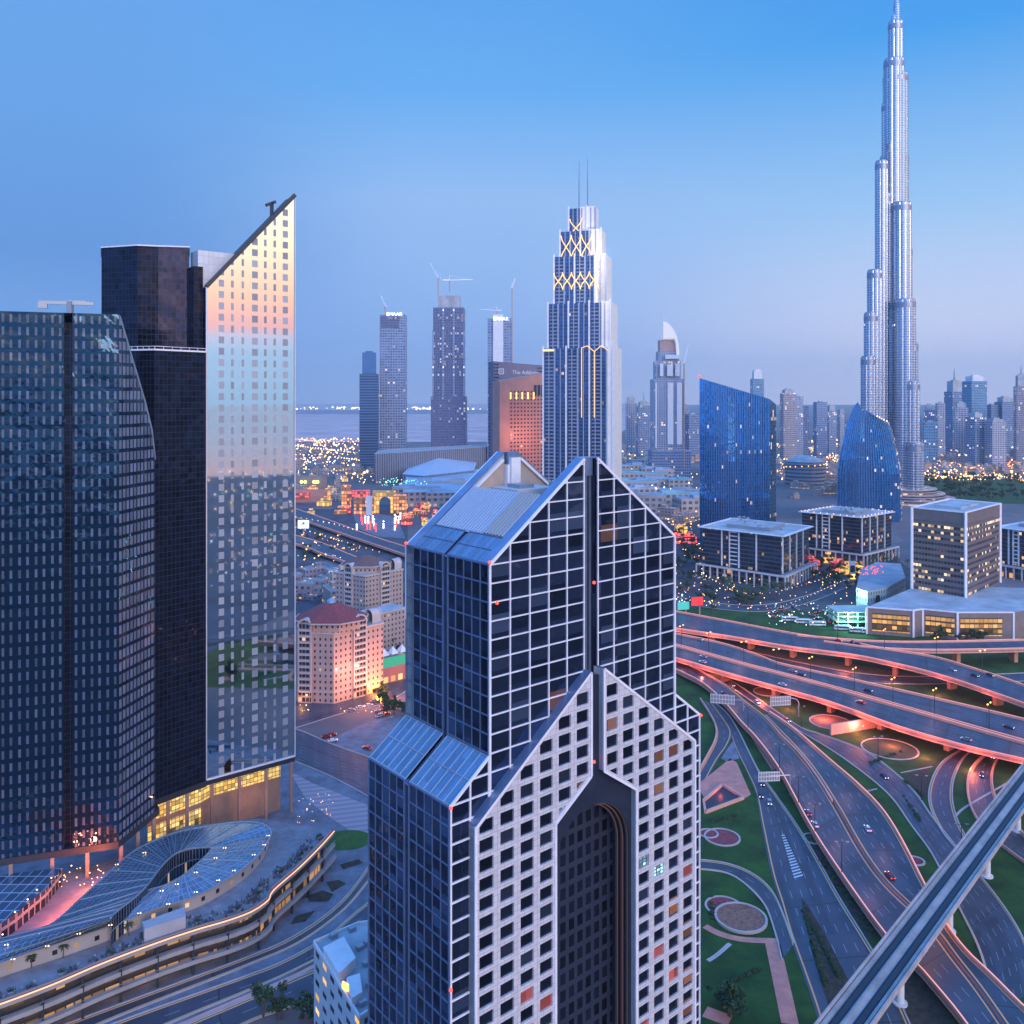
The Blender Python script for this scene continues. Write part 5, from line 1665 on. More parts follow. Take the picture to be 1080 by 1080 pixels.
# market hall with green roof beside it
mk = thing('market_hall', 'small hall with white tented roof edge and green lit canopy beside the pink block', 'hall', W(420, 715))
p, q = W(404, 722), W(470, 705); d = q - p; nn_ = V((-d.y, d.x, 0)).normalized()
mb = MB(); mb.prism([p, q, q + nn_ * 20, p + nn_ * 20], 0, 9, 0, 0); mb.build('body', facade('hall_front', (.5, .25, .1), (.45, .16, .15), bay=5, fl=9, cols=((.1, .7),), rows=(.05, .42), gmetal=.1, lit=.5, litcol=(1, .45, .1), es=.9), mk)
mb = MB(); mb.poly([p + V((0, 0, 9.1)), q + V((0, 0, 9.1)), q + nn_ * 8 + V((0, 0, 12)), p + nn_ * 8 + V((0, 0, 12))]); mb.build('green_canopy', mat('green_canopy', (.06, .34, .12), .6, emit=(.1, .7, .25), es=.22), mk)
mb = MB()
for k in range(7):
    c_ = (p + nn_ * 14).lerp(q + nn_ * 14, (k + .5) / 7)
    mb.tube(c_ + V((0, 0, 12)), c_ + V((0, 0, 16)), 3.6, .2, 4)
mb.build('tent_roof', M['white'], mk)

# ================================================================ right: office blocks
def office(label, nearp, leftp, rightp, zr, zp, lit, seed, pod_out=6.0, roof_glow=False):
    n_, l_, r_ = W(*nearp, zr), W(*leftp, zr), W(*rightp, zr)
    fl = lambda p: V((p.x, p.y, 0))
    n_, l_, r_ = fl(n_), fl(l_), fl(r_)
    e1, e2 = (l_ - n_), (r_ - n_)
    bk = l_ + e2
    o = thing('office_block', label, 'office block', n_, 'mid-rise office blocks with white fins')
    mm_ = facade('office_band_glass', (.045, .06, .10), (.05, .06, .085), bay=2.2, fl=3.6, cols=((.04, .96),), rows=(.22, .95), grough=.08, gmetal=.6, lit=lit, litcol=(1, .5, .16), es=.9, var=.5, seed=seed)
    mb = MB(); mb.prism([n_, r_, bk, l_], zp, zr, 0, 1); mb.build('body', [mm_, M['roofpale']], o)
    mb = MB(); ins = .16
    cs = (n_ + bk) / 2
    sh = [cs + (p - cs) * .55 for p in (n_, r_, bk, l_)]
    mb.prism(sh, zr + .02, zr + 3.2, 0, 1); mb.build('penthouse', [M['grey'], M['roof']], o)
    mb = MB()
    sh = [cs + (p - cs) * 1.06 for p in (n_, r_, bk, l_)]
    for i in range(4):
        mb.bar(sh[i] + V((0, 0, zr + .3)), sh[(i + 1) % 4] + V((0, 0, zr + .3)), 3.2, .7)
    mb.build('roof_brim', M['white'], o)
    if roof_glow:
        mb = MB()
        for i in range(4):
            for k in range(9):
                c_ = (cs + (sh[i] - cs) * .96).lerp(cs + (sh[(i + 1) % 4] - cs) * .96, k / 9); mb.ball(c_ + V((0, 0, zr + 1.2)), .5)
        mb.build('roof_lights', M['amber'], o)
    mb = MB()
    for a_, b_ in ((n_, l_), (n_, r_)):
        nv = (b_ - a_).cross(Z).normalized() * (1 if a_ is n_ and b_ is r_ else -1)
        for f in ((.30, .52, .74) if b_ is l_ else (.03, .28, .52, .76)):
            c_ = a_.lerp(b_, f) + nv * .4
            fb = MB(); fb.bar(c_ + V((0, 0, zp)), c_ + V((0, 0, zr)), 1.1, 1.1, up=nv); fb.build('white_fin', M['white'], o)
        # ladder of white sun shades
        if b_ is l_:
            for f0, f1 in ((.54, .64),):
                z = zp + 3
                while z < zr - 1:
                    mb.bar(a_.lerp(b_, f0) + nv * .5 + V((0, 0, z)), a_.lerp(b_, f1) + nv * .5 + V((0, 0, z)), .5, .9); z += 3.6
            c_ = a_.lerp(b_, .64) + nv * .4
            mb.bar(c_ + V((0, 0, zp)), c_ + V((0, 0, zr)), .9, .9, up=nv)
    mb.build('sun_shade_ladder', M['white'], o)
    ca_ = random.Random(seed)
    for q_ in range(9):
        c_ = cs + (n_ - cs) * ca_.uniform(-.8, .8) + (r_ - cs) * ca_.uniform(-.5, .5) * .3
        mb = MB(); mb.box((c_.x, c_.y, zr + 3.21), ca_.uniform(1.5, 3.5), ca_.uniform(1.5, 3), ca_.uniform(.8, 1.8), .3); mb.build('air_conditioner', M['grey'], o)
    # colonnade podium
    ex = pod_out
    u1, u2 = e1.normalized(), e2.normalized()
    n2, l2, r2 = n_ - u1 * ex - u2 * ex, l_ + u1 * ex * .6 - u2 * ex, r_ + u2 * ex * .6 - u1 * ex
    b2 = l2 + (r2 - n2)
    mb = MB(); sh2 = [cs + (p - cs) * .93 for p in (n2, r2, b2, l2)]
    mb.prism(sh2, 0, zp - 1, 0, 1); mb.build('podium', [facade('podium_glass', (.06, .06, .08), (.12, .11, .12), bay=4.5, fl=6, cols=((.08, .92),), rows=(.08, .8), gmetal=.4, lit=.14, litcol=(1, .4, .1), es=.9, seed=seed + 2), M['roof']], o)
    mb = MB()
    for a_, b_ in ((n2, l2), (n2, r2)):
        L_ = (b_ - a_).length
        k_ = int(L_ / 7)
        for k in range(k_ + 1):
            c_ = a_.lerp(b_, k / k_)
            mb.box(c_, 1.1, 1.1, zp - 1.3, math.atan2(u1.y, u1.x))
        mb.bar(a_ + V((0, 0, zp - .6)), b_ + V((0, 0, zp - .6)), 2.0, 1.4)
    mb.build('colonnade', M['stone'], o)
    return o
office('dark banded office block with white fins and plain pale roof', (824, 565.5), (741, 556), (853, 555.5), 45, 12, .05, 1)
office('dark banded office block with orange lamps round its roof edge', (907.6, 546), (846, 540), (940, 540), 47, 12, .05, 5, roof_glow=True)
office('dark office block with white fins behind the brown tower', (1100, 562), (1052, 556), (1150, 553), 45, 12, .05, 9)

# brown tower on its wide podium
bt = thing('brown_office_tower', 'square brown office tower with rows of yellow lit windows on a wide flat podium', 'office tower', W(1018, 660))
zb_ = 81.0
n_, l_, r_ = [W(x, y, zb_) for x, y in ((1018.4, 540.5), (962, 535), (1054.7, 531))]
n_, l_, r_ = [V((p.x, p.y, 0)) for p in (n_, l_, r_)]
bk = l_ + (r_ - n_)
bm1 = facade('brown_tower_windows', (.09, .07, .08), (.17, .125, .125), bay=2.4, fl=4.4, cols=((.08, .92),), rows=(.30, .74), grough=.1, gmetal=.45, lit=.20, litcol=(1, .62, .22), es=1.1, var=.5, seed=3)
mb = MB()
for a_, b_ in ((n_, r_), (r_, bk), (bk, l_), (l_, n_)):
    mb.wall(a_, b_, 18, zb_ - 9, 0); mb.wall(a_, b_, zb_ - 9, zb_, 1)
mb.poly([(p.x, p.y, zb_ - .6) for p in (n_, r_, bk, l_)], 2)
mb.build('shaft', [bm1, mat('brown_panel', (.19, .14, .14), .5, noise=.15), M['roof']], bt)
mb = MB()
for p in (n_, l_, r_):
    c_ = p + (p - (n_ + bk) / 2).normalized() * .2
    mb.bar(c_ + V((0, 0, 18)), c_ + V((0, 0, zb_ + .4)), 1.6)
cyc = [n_, r_, bk, l_]
for i in range(4):
    mb.bar(cyc[i] + V((0, 0, zb_)), cyc[(i + 1) % 4] + V((0, 0, zb_)), 1.2, 1.0)
mb.build('corner_trim', M['frame'], bt)
cs = (n_ + bk) / 2
mb = MB(); mb.prism([cs + (p - cs) * .5 for p in cyc], zb_ - .55, zb_ + 1.2); mb.build('roof_plant', M['roofpale'], bt)
def C6(L): return [(700 + x * .35185, 480 + y * .352) for x, y in L]
zp_ = 18.5
pf_ = [W(x, y, zp_) for x, y in C6([(608, 456), (748, 466), (776, 462), (880, 472), (1048, 472), (1150, 452), (1150, 400), (850, 392), (740, 400)])]
mb = MB()
pm = facade('podium_lit_windows', (.25, .14, .05), (.20, .15, .15), bay=34, fl=18.4, cols=((.10, .88),), rows=(.12, .80), gmetal=.1, lit=0, var=.2)
mb.prism(pf_, 0, zp_, 0, 1); mb.build('podium', [mat('podium_stone', (.24, .18, .18), .7, noise=.15), M['roofpale']], bt)
winm = facade('podium_window', (.35, .18, .05), (.10, .07, .06), bay=3.2, fl=3.6, cols=((.05, .95),), rows=(.25, .9), gmetal=.1, lit=3, litcol=(1, .45, .08), es=.62, var=.6, seed=8)
for i, (fa, fb) in ((0, (.12, .92)), (2, (.08, .92)), (3, (.05, .8))):
    a_, b_ = pf_[i], pf_[i + 1]
    nv = (b_ - a_).cross(Z).normalized() * .15
    p, q = a_.lerp(b_, fa) + nv, a_.lerp(b_, fb) + nv
    mb = MB(); mb.wall(p, q, 2.5, 15); mb.build('podium_window', winm, bt)
mb = MB()
for i in (0, 1, 2, 3, 4):
    mb.bar(V((pf_[i].x, pf_[i].y, 0)), V((pf_[i].x, pf_[i].y, zp_ + .3)), 1.3)
for i in range(4):
    mb.bar(pf_[i] + V((0, 0, .2)), pf_[i + 1] + V((0, 0, .2)), 1.2, .9)
mb.build('podium_trim', M['frame'], bt)

# twin slanted blue towers
def blue_tower(label, prof, D, depth, curve, seed, rz=0.1):
    """prof: outline in the picture (left x, left top y, right x, right top y, base left x, base right x, mid)"""
    xl, yl, xr, yr, xs_ = prof
    o = thing('blue_slant_tower', label, 'office tower', V((XD((xl + xr) / 2, D), D, 0)))
    m_ = facade('blue_fin_glass', (.025, .19, .54), (.02, .10, .28), bay=2.6, fl=4.0, cols=((.12, .9),), rows=(.06, .96), grough=.06, gmetal=.75, lit=.012, litcol=(1, .72, .35), es=.7, var=.3, seed=seed, wob=.06)
    nseg = 10
    d = D
    front = []
    for i in range(nseg + 1):
        f = i / nseg
        x = xl + (xr - xl) * f
        dd = D - 9 * math.sin(math.pi * f) + 14 * f
        front.append((V((XD(x, dd), dd, 0)), ZD(yl + (yr - yl) * f ** curve, dd)))
    mb = MB()
    u = 0
    for (a_, za), (b_, zb) in zip(front, front[1:]):
        L_ = (b_ - a_).length
        mb.wall(a_, b_, 0, za, 0, u, 0, zb); u += L_
    mb.build('front_face', m_, o)
    e, ze = front[-1]
    ss = XD(xs_, D + depth)
    e2 = V((ss, D + depth, 0))
    mb = MB(); mb.wall(e, e2, 0, ze, 0, 0, 0, ze - 6); mb.build('side_face', facade('blue_side_glass', (.03, .12, .22), (.03, .08, .14), bay=3, fl=4, cols=((.1, .9),), rows=(.06, .96), grough=.08, gmetal=.7, lit=.06, es=1.0, seed=seed + 3), o)
    b0, zb0 = front[0]
    e3 = b0 + V((8, depth, 0))
    mb = MB(); mb.wall(e2, e3, 0, ze - 6, 0, 0, 0, zb0 - 2); mb.wall(e3, b0, 0, zb0 - 2, 0, 0, 0, zb0); mb.build('rear_face', m_, o)
    mb = MB()
    mb.poly([a_ + V((0, 0, z_)) for a_, z_ in front] + [e2 + V((0, 0, ze - 6)), e3 + V((0, 0, zb0 - 2))]); mb.build('roof', M['darkmetal'], o)
    fin = mat('blue_fin_metal', (.045, .15, .38), .3, metal=.7) if 'blue_fin_metal' not in bpy.data.materials else bpy.data.materials['blue_fin_metal']
    mb = MB()
    for (a_, za), (b_, zb) in zip(front, front[1:]):
        for k in range(3):
            c_ = a_.lerp(b_, k / 3); zz = za + (zb - za) * k / 3
            mb.bar(c_ + V((0, -.3, 2)), c_ + V((0, -.3, zz + .8)), .5, .9, up=V((0, 1, 0)))
    mb.build('fins', fin, o)
    return o, front
bt1, fr1 = blue_tower('taller deep blue glass tower with a roof sloping down to the side', (738, 399, 812, 421, 818.5), 955, 30, 1.0, 1)
mb = MB(); mb.ball(fr1[0][0] + V((0, 0, fr1[0][1] + 2)), 1.6, sub=1); mb.build('aviation_light', M['red'], bt1)
# curved blue tower: leaning shell outline
bt2 = thing('curved_blue_tower', 'shorter blue glass tower shaped like a curved sail in front of the highest tower', 'office tower', V((XD(917, 1150), 1150, 0)))
D2 = 1150
m_ = facade('curved_blue_glass', (.025, .20, .52), (.02, .10, .27), bay=2.6, fl=4.0, cols=((.12, .9),), rows=(.06, .96), grough=.06, gmetal=.75, lit=.02, litcol=(1, .72, .35), es=.9, var=.3, seed=7, wob=.06)
Lx = lambda y: 905 + (883 - 905) * min(1, ((y - 424) / 70)) ** .6
rows_ = [424, 428, 432, 437, 442, 448, 456, 466, 480, 500, 525, 560]
topline = lambda f: 424 + 21 * f
cols_n = 12
def surf(f, y):
    """point of the shell: f across, y picture height"""
    xl = Lx(y); xr = 937 + (952 - 937) * min(1, max(0, (y - 444) / 60)) ** .7 - 2
    dd = D2 - 10 * math.sin(math.pi * f) + 14 * f
    return WD(xl + (xr - xl) * f, y, dd)
mb = MB()
fg = [i / cols_n for i in range(cols_n + 1)]
for i in range(cols_n):
    f0, f1 = fg[i], fg[i + 1]
    for ra, rb in zip(rows_, rows_[1:]):
        def yy(f, r): return max(r, topline(f))
        p = [(f0, yy(f0, ra)), (f0, yy(f0, rb)), (f1, yy(f1, rb)), (f1, yy(f1, ra))]
        if abs(p[0][1] - p[1][1]) < 1e-6 and abs(p[2][1] - p[3][1]) < 1e-6:
            continue
        mb.poly([surf(*q) for q in p], 0, [(q[0] * 66, surf(*q).z) for q in p])
mb.build('front_shell', m_, bt2)
mb = MB()
def edge_r(y): return surf(1, y)
for ra, rb in zip(rows_, rows_[1:]):
    a_, b_ = max(ra, 445), max(rb, 445)
    if b_ > a_:
        dz = V((14, 26, 0))
        mb.poly([edge_r(a_), edge_r(b_), edge_r(b_) + dz, edge_r(a_) + dz * .55], 0, [(0, edge_r(a_).z), (0, edge_r(b_).z), (20, edge_r(b_).z), (14, edge_r(a_).z)])
mb.build('side_shell', facade('curved_side_glass', (.03, .13, .24), (.03, .09, .15), bay=3, fl=4, cols=((.1, .9),), rows=(.06, .96), grough=.08, gmetal=.7, lit=.16, es=1.1, seed=12), bt2)
mb = MB()
tops = [surf(f, topline(f)) for f in fg]
for i in range(cols_n):
    mb.poly([tops[i], tops[i + 1], tops[i + 1] + V((6, 22, -8)), tops[i] + V((6, 22, -8))])
mb.poly([tops[0] + V((6, 22, -8)), tops[-1] + V((6, 22, -8)), V((tops[-1].x + 10, D2 + 36, 0)), V((tops[0].x, D2 + 26, 0))])
mb.build('rear_shell', m_, bt2)
mb = MB()
for i in range(cols_n):
    for k in range(2):
        f = fg[i] + (fg[1] * k / 2)
        P = [surf(f, max(r, topline(f))) + V((0, -.4, 0)) for r in rows_ if r > topline(f) - 6]
        for a_, b_ in zip(P, P[1:]):
            if (a_ - b_).length > .2:
                mb.bar(a_, b_, .55, .8, up=V((0, 1, 0)))
mb.build('fins', bpy.data.materials['blue_fin_metal'], bt2)
mb = MB()
for k in range(5):
    mb.ball(surf(.75 + .06 * k, topline(.75 + .06 * k)) + V((0, 0, 1)), .9)
mb.build('roof_lights', M['warm'], bt2)

# ================================================================ the needle skyscraper
nd = thing('needle_skyscraper', 'immensely tall silver skyscraper stepping up to a thin needle spire', 'skyscraper', V((XD(943, 1425), 1425, 0)))
DB = 1425
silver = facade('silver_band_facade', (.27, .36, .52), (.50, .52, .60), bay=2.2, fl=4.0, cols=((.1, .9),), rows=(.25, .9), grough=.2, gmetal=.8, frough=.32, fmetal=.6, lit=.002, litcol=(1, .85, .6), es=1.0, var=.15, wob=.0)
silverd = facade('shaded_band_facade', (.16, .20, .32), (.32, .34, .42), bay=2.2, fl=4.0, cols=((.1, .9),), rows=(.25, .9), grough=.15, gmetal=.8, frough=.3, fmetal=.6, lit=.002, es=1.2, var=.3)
bandm = mat('mechanical_floor_band', (.27, .30, .39), .4, metal=.5)
def tier(x0, x1, ytop, dd, m_=silver, cap=True):
    D = DB + dd
    r = (x1 - x0) / 2 * D / F
    c_ = V((XD((x0 + x1) / 2, D), D, 0))
    zt_ = ZD(ytop, D)
    mb = MB(); nn = 72
    lob_ = [c_ + V((math.cos(2 * math.pi * i / nn), math.sin(2 * math.pi * i / nn), 0)) * (r - 0.75 * (i % 6 in (0, 1))) for i in range(nn)]
    for i in range(nn):
        mb.wall(lob_[i], lob_[(i + 1) % nn], 0, zt_, 0, 2.2 * i)
    mb.poly([p + V((0, 0, zt_)) for p in lob_]); mb.build('tier', m_, nd)
    mb = MB(); mb.tube(c_ + V((0, 0, zt_ - 12)), c_ + V((0, 0, zt_ - 4)), r + .25, r + .25, 28, cap=False)
    mb.tube(c_ + V((0, 0, zt_ + .1)), c_ + V((0, 0, zt_ + 2.2)), r - 1.0, r - 1.4, 20)
    mb.build('crown_band', bandm, nd)
for a_ in ((932, 957, 80, 4), (932.5, 953, 64, 0), (937, 951.5, 24, 2), (929, 957.5, 165, 8), (923.2, 936.2, 171, -12), (941, 960.6, 215, -16), (914.9, 929.8, 286, -24), (943, 965, 317, -30), (908.2, 923, 377, -36), (953.6, 969.6, 403, -40), (956.3, 974, 468, -50), (906, 918, 470, -42), (927, 939, 205, -6), (951, 962, 262, -12), (947, 957.6, 122, 0), (911.5, 925, 331, -30), (957, 968, 362, -34), (930, 940, 110, 4)):
    tier(*a_)
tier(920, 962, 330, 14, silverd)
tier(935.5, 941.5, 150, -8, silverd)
mb = MB()
D = DB
cx_ = XD(945.5, D)
mb.tube((cx_, D, ZD(30, D)), (cx_, D, ZD(5, D)), 5.8, 5.0, 16); mb.tube((cx_, D, ZD(5, D)), (cx_, D, ZD(-12, D)), 4.2, 2.6, 14); mb.tube((cx_, D, ZD(-12, D)), (cx_, D, ZD(-40, D)), 2.0, .4, 10)
mb.tube((cx_ - 6, D - 3, ZD(40, D)), (cx_ - 6, D - 3, ZD(18, D)), 4.5, 3.5, 12); mb.tube((cx_ - 6, D - 3, ZD(18, D)), (cx_ - 6, D - 3, ZD(14, D)), 3.5, .5, 12)
mb.build('spire', silver, nd)
mb = MB(); 
for r_, h_ in ((78, 8), (64, 15), (52, 22)):
    mb.tube((XD(945, DB), DB - 20, 0), (XD(945, DB), DB - 20, h_), r_, r_, 40)
mb.build('terraced_base', facade('base_bands', (.1, .1, .13), (.30, .27, .30), bay=6, fl=3.5, cols=((0, 1),), rows=(.3, .8), lit=.35, litcol=(1, .55, .2), es=.8), nd)

# ================================================================ gold lattice tower
gt = thing('gold_lattice_tower', 'stepped blue glass tower with white fins, gold lit lattice bands and twin masts', 'skyscraper', V((XD(617, 870), 870, 0)))
DG = 870
th = R(-16)
gx, gy = V((math.cos(th), math.sin(th), 0)), V((-math.sin(th), math.cos(th), 0))
gg_ = facade('gold_tower_glass', (.045, .11, .26), (.05, .09, .19), bay=3.0, fl=3.6, cols=((.1, .9),), rows=(.2, .9), grough=.07, gmetal=.65, lit=.022, litcol=(1, .55, .22), es=.7, var=.4, seed=6)
gdark = facade('gold_tower_balconies', (.04, .06, .13), (.20, .24, .36), bay=30, fl=3.6, cols=((0, 1),), rows=(.35, .95), grough=.1, gmetal=.5, lit=.0, var=.3)
M['finblue'] = mat('blue_grey_fin', (.34, .38, .48), .45, metal=.2)
cream = mat('cream_stone', (.80, .74, .70), .55, noise=.1)
def px_front(xl, xr, D):  # width along gx for a pixel span, with a cream flank at the right
    return None
tiers_ = [(577.5, 655.5, 368), (581.5, 651.5, 321), (587, 645.5, 271), (592.5, 639, 244), (601, 631.5, 219)]
cen = V((XD(617, DG), DG, 0))
zprev = 0
half_d = 27
for k, (xl, xr, yt) in enumerate(tiers_):
    sc = DG / F
    wl, wr = (617 - xl) * sc / math.cos(th) * .93, (xr - 617) * sc / math.cos(th) * .86
    dp = half_d - 4.6 * k
    zt_ = ZD(yt, DG - 10)
    P = lambda a, b: cen + gx * a + gy * b
    ws = (wl + wr) * (.90, .86, .77, .70, .42)[k] - wl
    mb = MB(); mb.wall(P(-wl, -dp), P(ws, -dp), zprev, zt_, 0); mb.build('glass_front', gg_, gt)
    mb = MB(); mb.wall(P(ws, -dp - .3), P(wr, -dp - .3), zprev, zt_ + 1.2, 0); mb.wall(P(ws, -dp), P(ws, -dp - .3), zprev, zt_ + 1.2); mb.build('cream_panel', cream, gt)
    mb = MB(); mb.wall(P(wr, -dp), P(wr, dp), zprev, zt_ + 1); mb.wall(P(wr, dp), P(-wl, dp), zprev, zt_); mb.wall(P(-wl, dp), P(-wl, -dp), zprev, zt_)
    mb.poly([P(-wl, -dp) + Z * zt_, P(wr, -dp) + Z * zt_, P(wr, dp) + Z * zt_, P(-wl, dp) + Z * zt_])
    mb.build('cream_flank', cream, gt)
    nf = 6 - (k > 1) - (k > 2) - (k > 3)
    for i in range(2 * nf + 1):
        mb = MB()
        a = -wl + (wl + wr) * i / nf / 2
        fin_m = M['white'] if i % 4 == 0 else M['finblue']
        mb.bar(P(a, -dp - .5) + Z * zprev, P(a, -dp - .5) + Z * (zt_ + (2.5 if i % 4 == 0 else 0)), (1.5 if i % 2 == 0 else .7), 1.4, up=gy)
        mb.build('white_fin', fin_m, gt)
    if k < 3:
        mb = MB()
        for i in (0, 2, 4):
            a0, a1 = -wl + (wl + wr) * (i + .22) / nf, -wl + (wl + wr) * (i + .95) / nf
            mb.wall(P(a0, -dp - .3), P(a1, -dp - .3), zprev, zt_ - 5)
        mb.build('balcony_column', gdark, gt)
    zprev = zt_ - .01
gold = mat('gold_lit_lattice', (.8, .5, .2), .4, emit=(1.0, .50, .12), es=1.15)
def lattice(k, y0, y1, n, lo=0.0, hi=1.0, peak=False):
    xl, xr, yt = tiers_[k]
    sc = DG / F
    wl, wr = (617 - xl) * sc / math.cos(th) * .93, (xr - 617) * sc / math.cos(th) * .86
    dp = half_d - 4.6 * k + 1.2
    P = lambda f, y: cen + gx * (-wl + (wl + wr) * f) - gy * dp + Z * ZD(y, DG - 10)
    mb = MB()
    for i in range(n):
        f0, f1 = lo + (hi - lo) * i / n, lo + (hi - lo) * (i + 1) / n
        fm = (f0 + f1) / 2
        for a, b in ((f0, f1), (f1, f0)):
            pts = [P(a + (b - a) * (.5 - .5 * math.cos(math.pi * t / 8)) , y1 + (y0 - y1) * (t / 8)) for t in range(9)]
            for p, q in zip(pts, pts[1:]):
                mb.bar(p, q, .8, .7, up=gy)
    mb.build('gold_lattice', gold, gt)
lattice(2, 288, 306, 5, 0, .86)
lattice(3, 248, 273, 3, 0.03, .78)
lattice(4, 230, 250, 1, .05, .5)
lattice(4, 244, 262, 1, .05, .5)
def gline(k, pts, w=.6):
    xl, xr, yt = tiers_[k]
    sc = DG / F
    wl, wr = (617 - xl) * sc / math.cos(th) * .93, (xr - 617) * sc / math.cos(th) * .86
    dp = half_d - 4.6 * k + 1.6
    P = lambda f, y: cen + gx * (-wl + (wl + wr) * f) - gy * dp + Z * ZD(y, DG - 10)
    mb = MB()
    for a, b in zip(pts, pts[1:]):
        mb.bar(P(*a), P(*b), w, w, up=gy)
    mb.build('gold_line', gold, gt)
gline(0, [(.56, 440), (.56, 368), (.64, 366), (.74, 372), (.84, 366), (.93, 371)])
gline(0, [(.74, 440), (.74, 372)])
l = bpy.data.objects.new('crown_flood_lamp', bpy.data.lights.new('crown_flood_lamp', 'POINT')); COL.objects.link(l); l.location = cen + gx * 34 - gy * 62 + Z * 300; l.data.energy = 95000; l.data.color = (1, .9, .8); l.data.shadow_soft_size = 1
gline(0, [(.0, 370), (.16, 370)], 2.0)
for a in (-5, 3.5):
    p = cen + gx * a - gy * 4
    mb = MB(); mb.tube(p + Z * (ZD(222, DG) - 6), p + Z * ZD(190, DG), .75, .6, 8); mb.tube(p + Z * ZD(190, DG), p + Z * ZD(168 if a > 0 else 170, DG), .5, .2, 8); mb.build('mast', M['bluemetal'], gt)
# ================================================================ salmon hotel in front of it, with the dark sign slab behind
DH = 1020
ht = thing('salmon_hotel', 'salmon coloured hotel slab with five glowing niches and a grid of dark windows', 'hotel', V((XD(552, DH), DH, 0)))
hw = facade('salmon_windows', (.035, .04, .06), (.50, .22, .18), bay=4.6, fl=4.6, cols=((.30, .82),), rows=(.28, .72), grough=.15, gmetal=.3, lit=.02, es=.8, var=.4)
salm = mat('salmon_stone', (.56, .26, .21), .65, noise=.12, nscale=.1)
a_, b_ = V((XD(527, DH), DH, 0)), V((XD(582, DH + 35), DH + 35, 0))
za, zb = ZD(402, DH), ZD(392, DH + 35)
e = (b_ - a_).normalized(); nn_ = V((e.y, -e.x, 0))
mb = MB(); mb.wall(a_, b_, 0, za, 0, 0, 0, zb); bb = -nn_ * 18
mb.wall(b_, b_ + bb, 0, zb); mb.wall(b_ + bb, a_ + bb, 0, zb, 0, 0, 0, za); mb.wall(a_ + bb, a_, 0, za); mb.poly([a_ + Z * za, b_ + Z * zb, b_ + bb + Z * zb, a_ + bb + Z * za]); mb.build('slab', salm, ht)
mb = MB(); p, q = a_.lerp(b_, .18) + nn_ * .2, a_.lerp(b_, .99) + nn_ * .2
mb.wall(p, q, 0, ZD(412, DH)); mb.build('window_grid', hw, ht)
mb = MB(); p, q = a_.lerp(b_, .64) + nn_ * .4, a_.lerp(b_, .98) + nn_ * .4
mb.wall(p, q, ZD(417, DH + 25), ZD(406, DH + 25)); mb.build('dark_windows', facade('dark_slots', (.03, .035, .06), (.3, .2, .25), bay=5, fl=40, cols=((.1, .85),), rows=(-1, 2), gmetal=.3, lit=0), ht)
for k in range(5):
    p = a_.lerp(b_, .2 + .11 * k) + nn_ * .6
    mb = MB(); mb.bar(p + Z * ZD(413.5, DH), p + Z * ZD(421, DH), 1.5, .6, up=nn_); mb.build('glowing_niche', mat('niche_light', (.8, .5, .2), .5, emit=(1, .62, .12), es=1.6) if 'niche_light' not in bpy.data.materials else bpy.data.materials['niche_light'], ht)
l = bpy.data.objects.new('niche_lamp', bpy.data.lights.new('niche_lamp', 'POINT')); COL.objects.link(l); l.location = a_.lerp(b_, .4) + nn_ * 30 + Z * 120; l.data.energy = 45000; l.data.color = (1, .4, .25); l.data.shadow_soft_size = 6
sl = thing('sign_slab_tower', 'dark mauve slab tower with faint white sign letters rising behind the salmon hotel', 'hotel', V((XD(550, DH + 80), DH + 80, 0)))
D = DH + 90
a_, b_ = V((XD(520.5, D), D, 0)), V((XD(584, D + 30), D + 30, 0))
e = (b_ - a_).normalized(); nn_ = V((e.y, -e.x, 0)); bb = -nn_ * 20
za, zb = ZD(381, D), ZD(386.5, D + 30)
mb = MB(); mb.wall(a_, b_, 0, za, 0, 0, 0, zb); mb.wall(b_, b_ + bb, 0, zb); mb.wall(b_ + bb, a_ + bb, 0, zb, 0, 0, 0, za); mb.wall(a_ + bb, a_, 0, za); mb.poly([a_ + Z * za, b_ + Z * zb, b_ + bb + Z * zb, a_ + bb + Z * za])
mb.build('slab', facade('mauve_slab', (.05, .05, .09), (.17, .15, .23), bay=60, fl=4.2, cols=((0.0, .12),), rows=(.3, .8), gmetal=.3, lit=0), sl)
def text(body, size, p, e, mm_, parent, name='sign_letters', ext=.2):
    c = bpy.data.curves.new(name, 'FONT'); c.body = body; c.size = size; c.extrude = ext
    tmp = bpy.data.objects.new(name + '_src', c)
    COL.objects.link(tmp)
    dg = bpy.context.evaluated_depsgraph_get()
    me = bpy.data.meshes.new_from_object(tmp.evaluated_get(dg))
    bpy.data.objects.remove(tmp)
    me.materials.clear(); me.materials.append(mm_)
    o = bpy.data.objects.new(name, me); COL.objects.link(o)
    Mx = Matrix((( e.x, 0, -e.y * -1, p.x), (e.y, 0, -e.x, p.y), (0, 1, 0, p.z), (0, 0, 0, 1)))
    o.data.transform(Mx)
    if parent is not None:
        o.parent = parent; o.matrix_parent_inverse = Matrix.Translation(-base_of(parent))
    return o
faint = mat('faint_sign_letters', (.5, .5, .6), .5, emit=(.5, .5, .62), es=.25)
p = a_.lerp(b_, .30) + nn_ * .5 + Z * (ZD(394.5, D))
text('The Address', 7.2, p, e, faint, sl)
q = a_.lerp(b_, .08) + nn_ * .5 + Z * ZD(394.5, D)
mb = MB()
for dx, dz, w_, h_ in ((0, 0, 7, 1.1), (0, 6, 7, 1.1), (-.0, 0, 1.1, 7), (6, 0, 1.1, 7), (2.6, 2.6, 1.9, 1.9)):
    c_ = q + e * dx + Z * dz
    mb.poly([c_, c_ + e * w_, c_ + e * w_ + Z * h_, c_ + Z * h_])
mb.build('square_emblem', faint, sl)
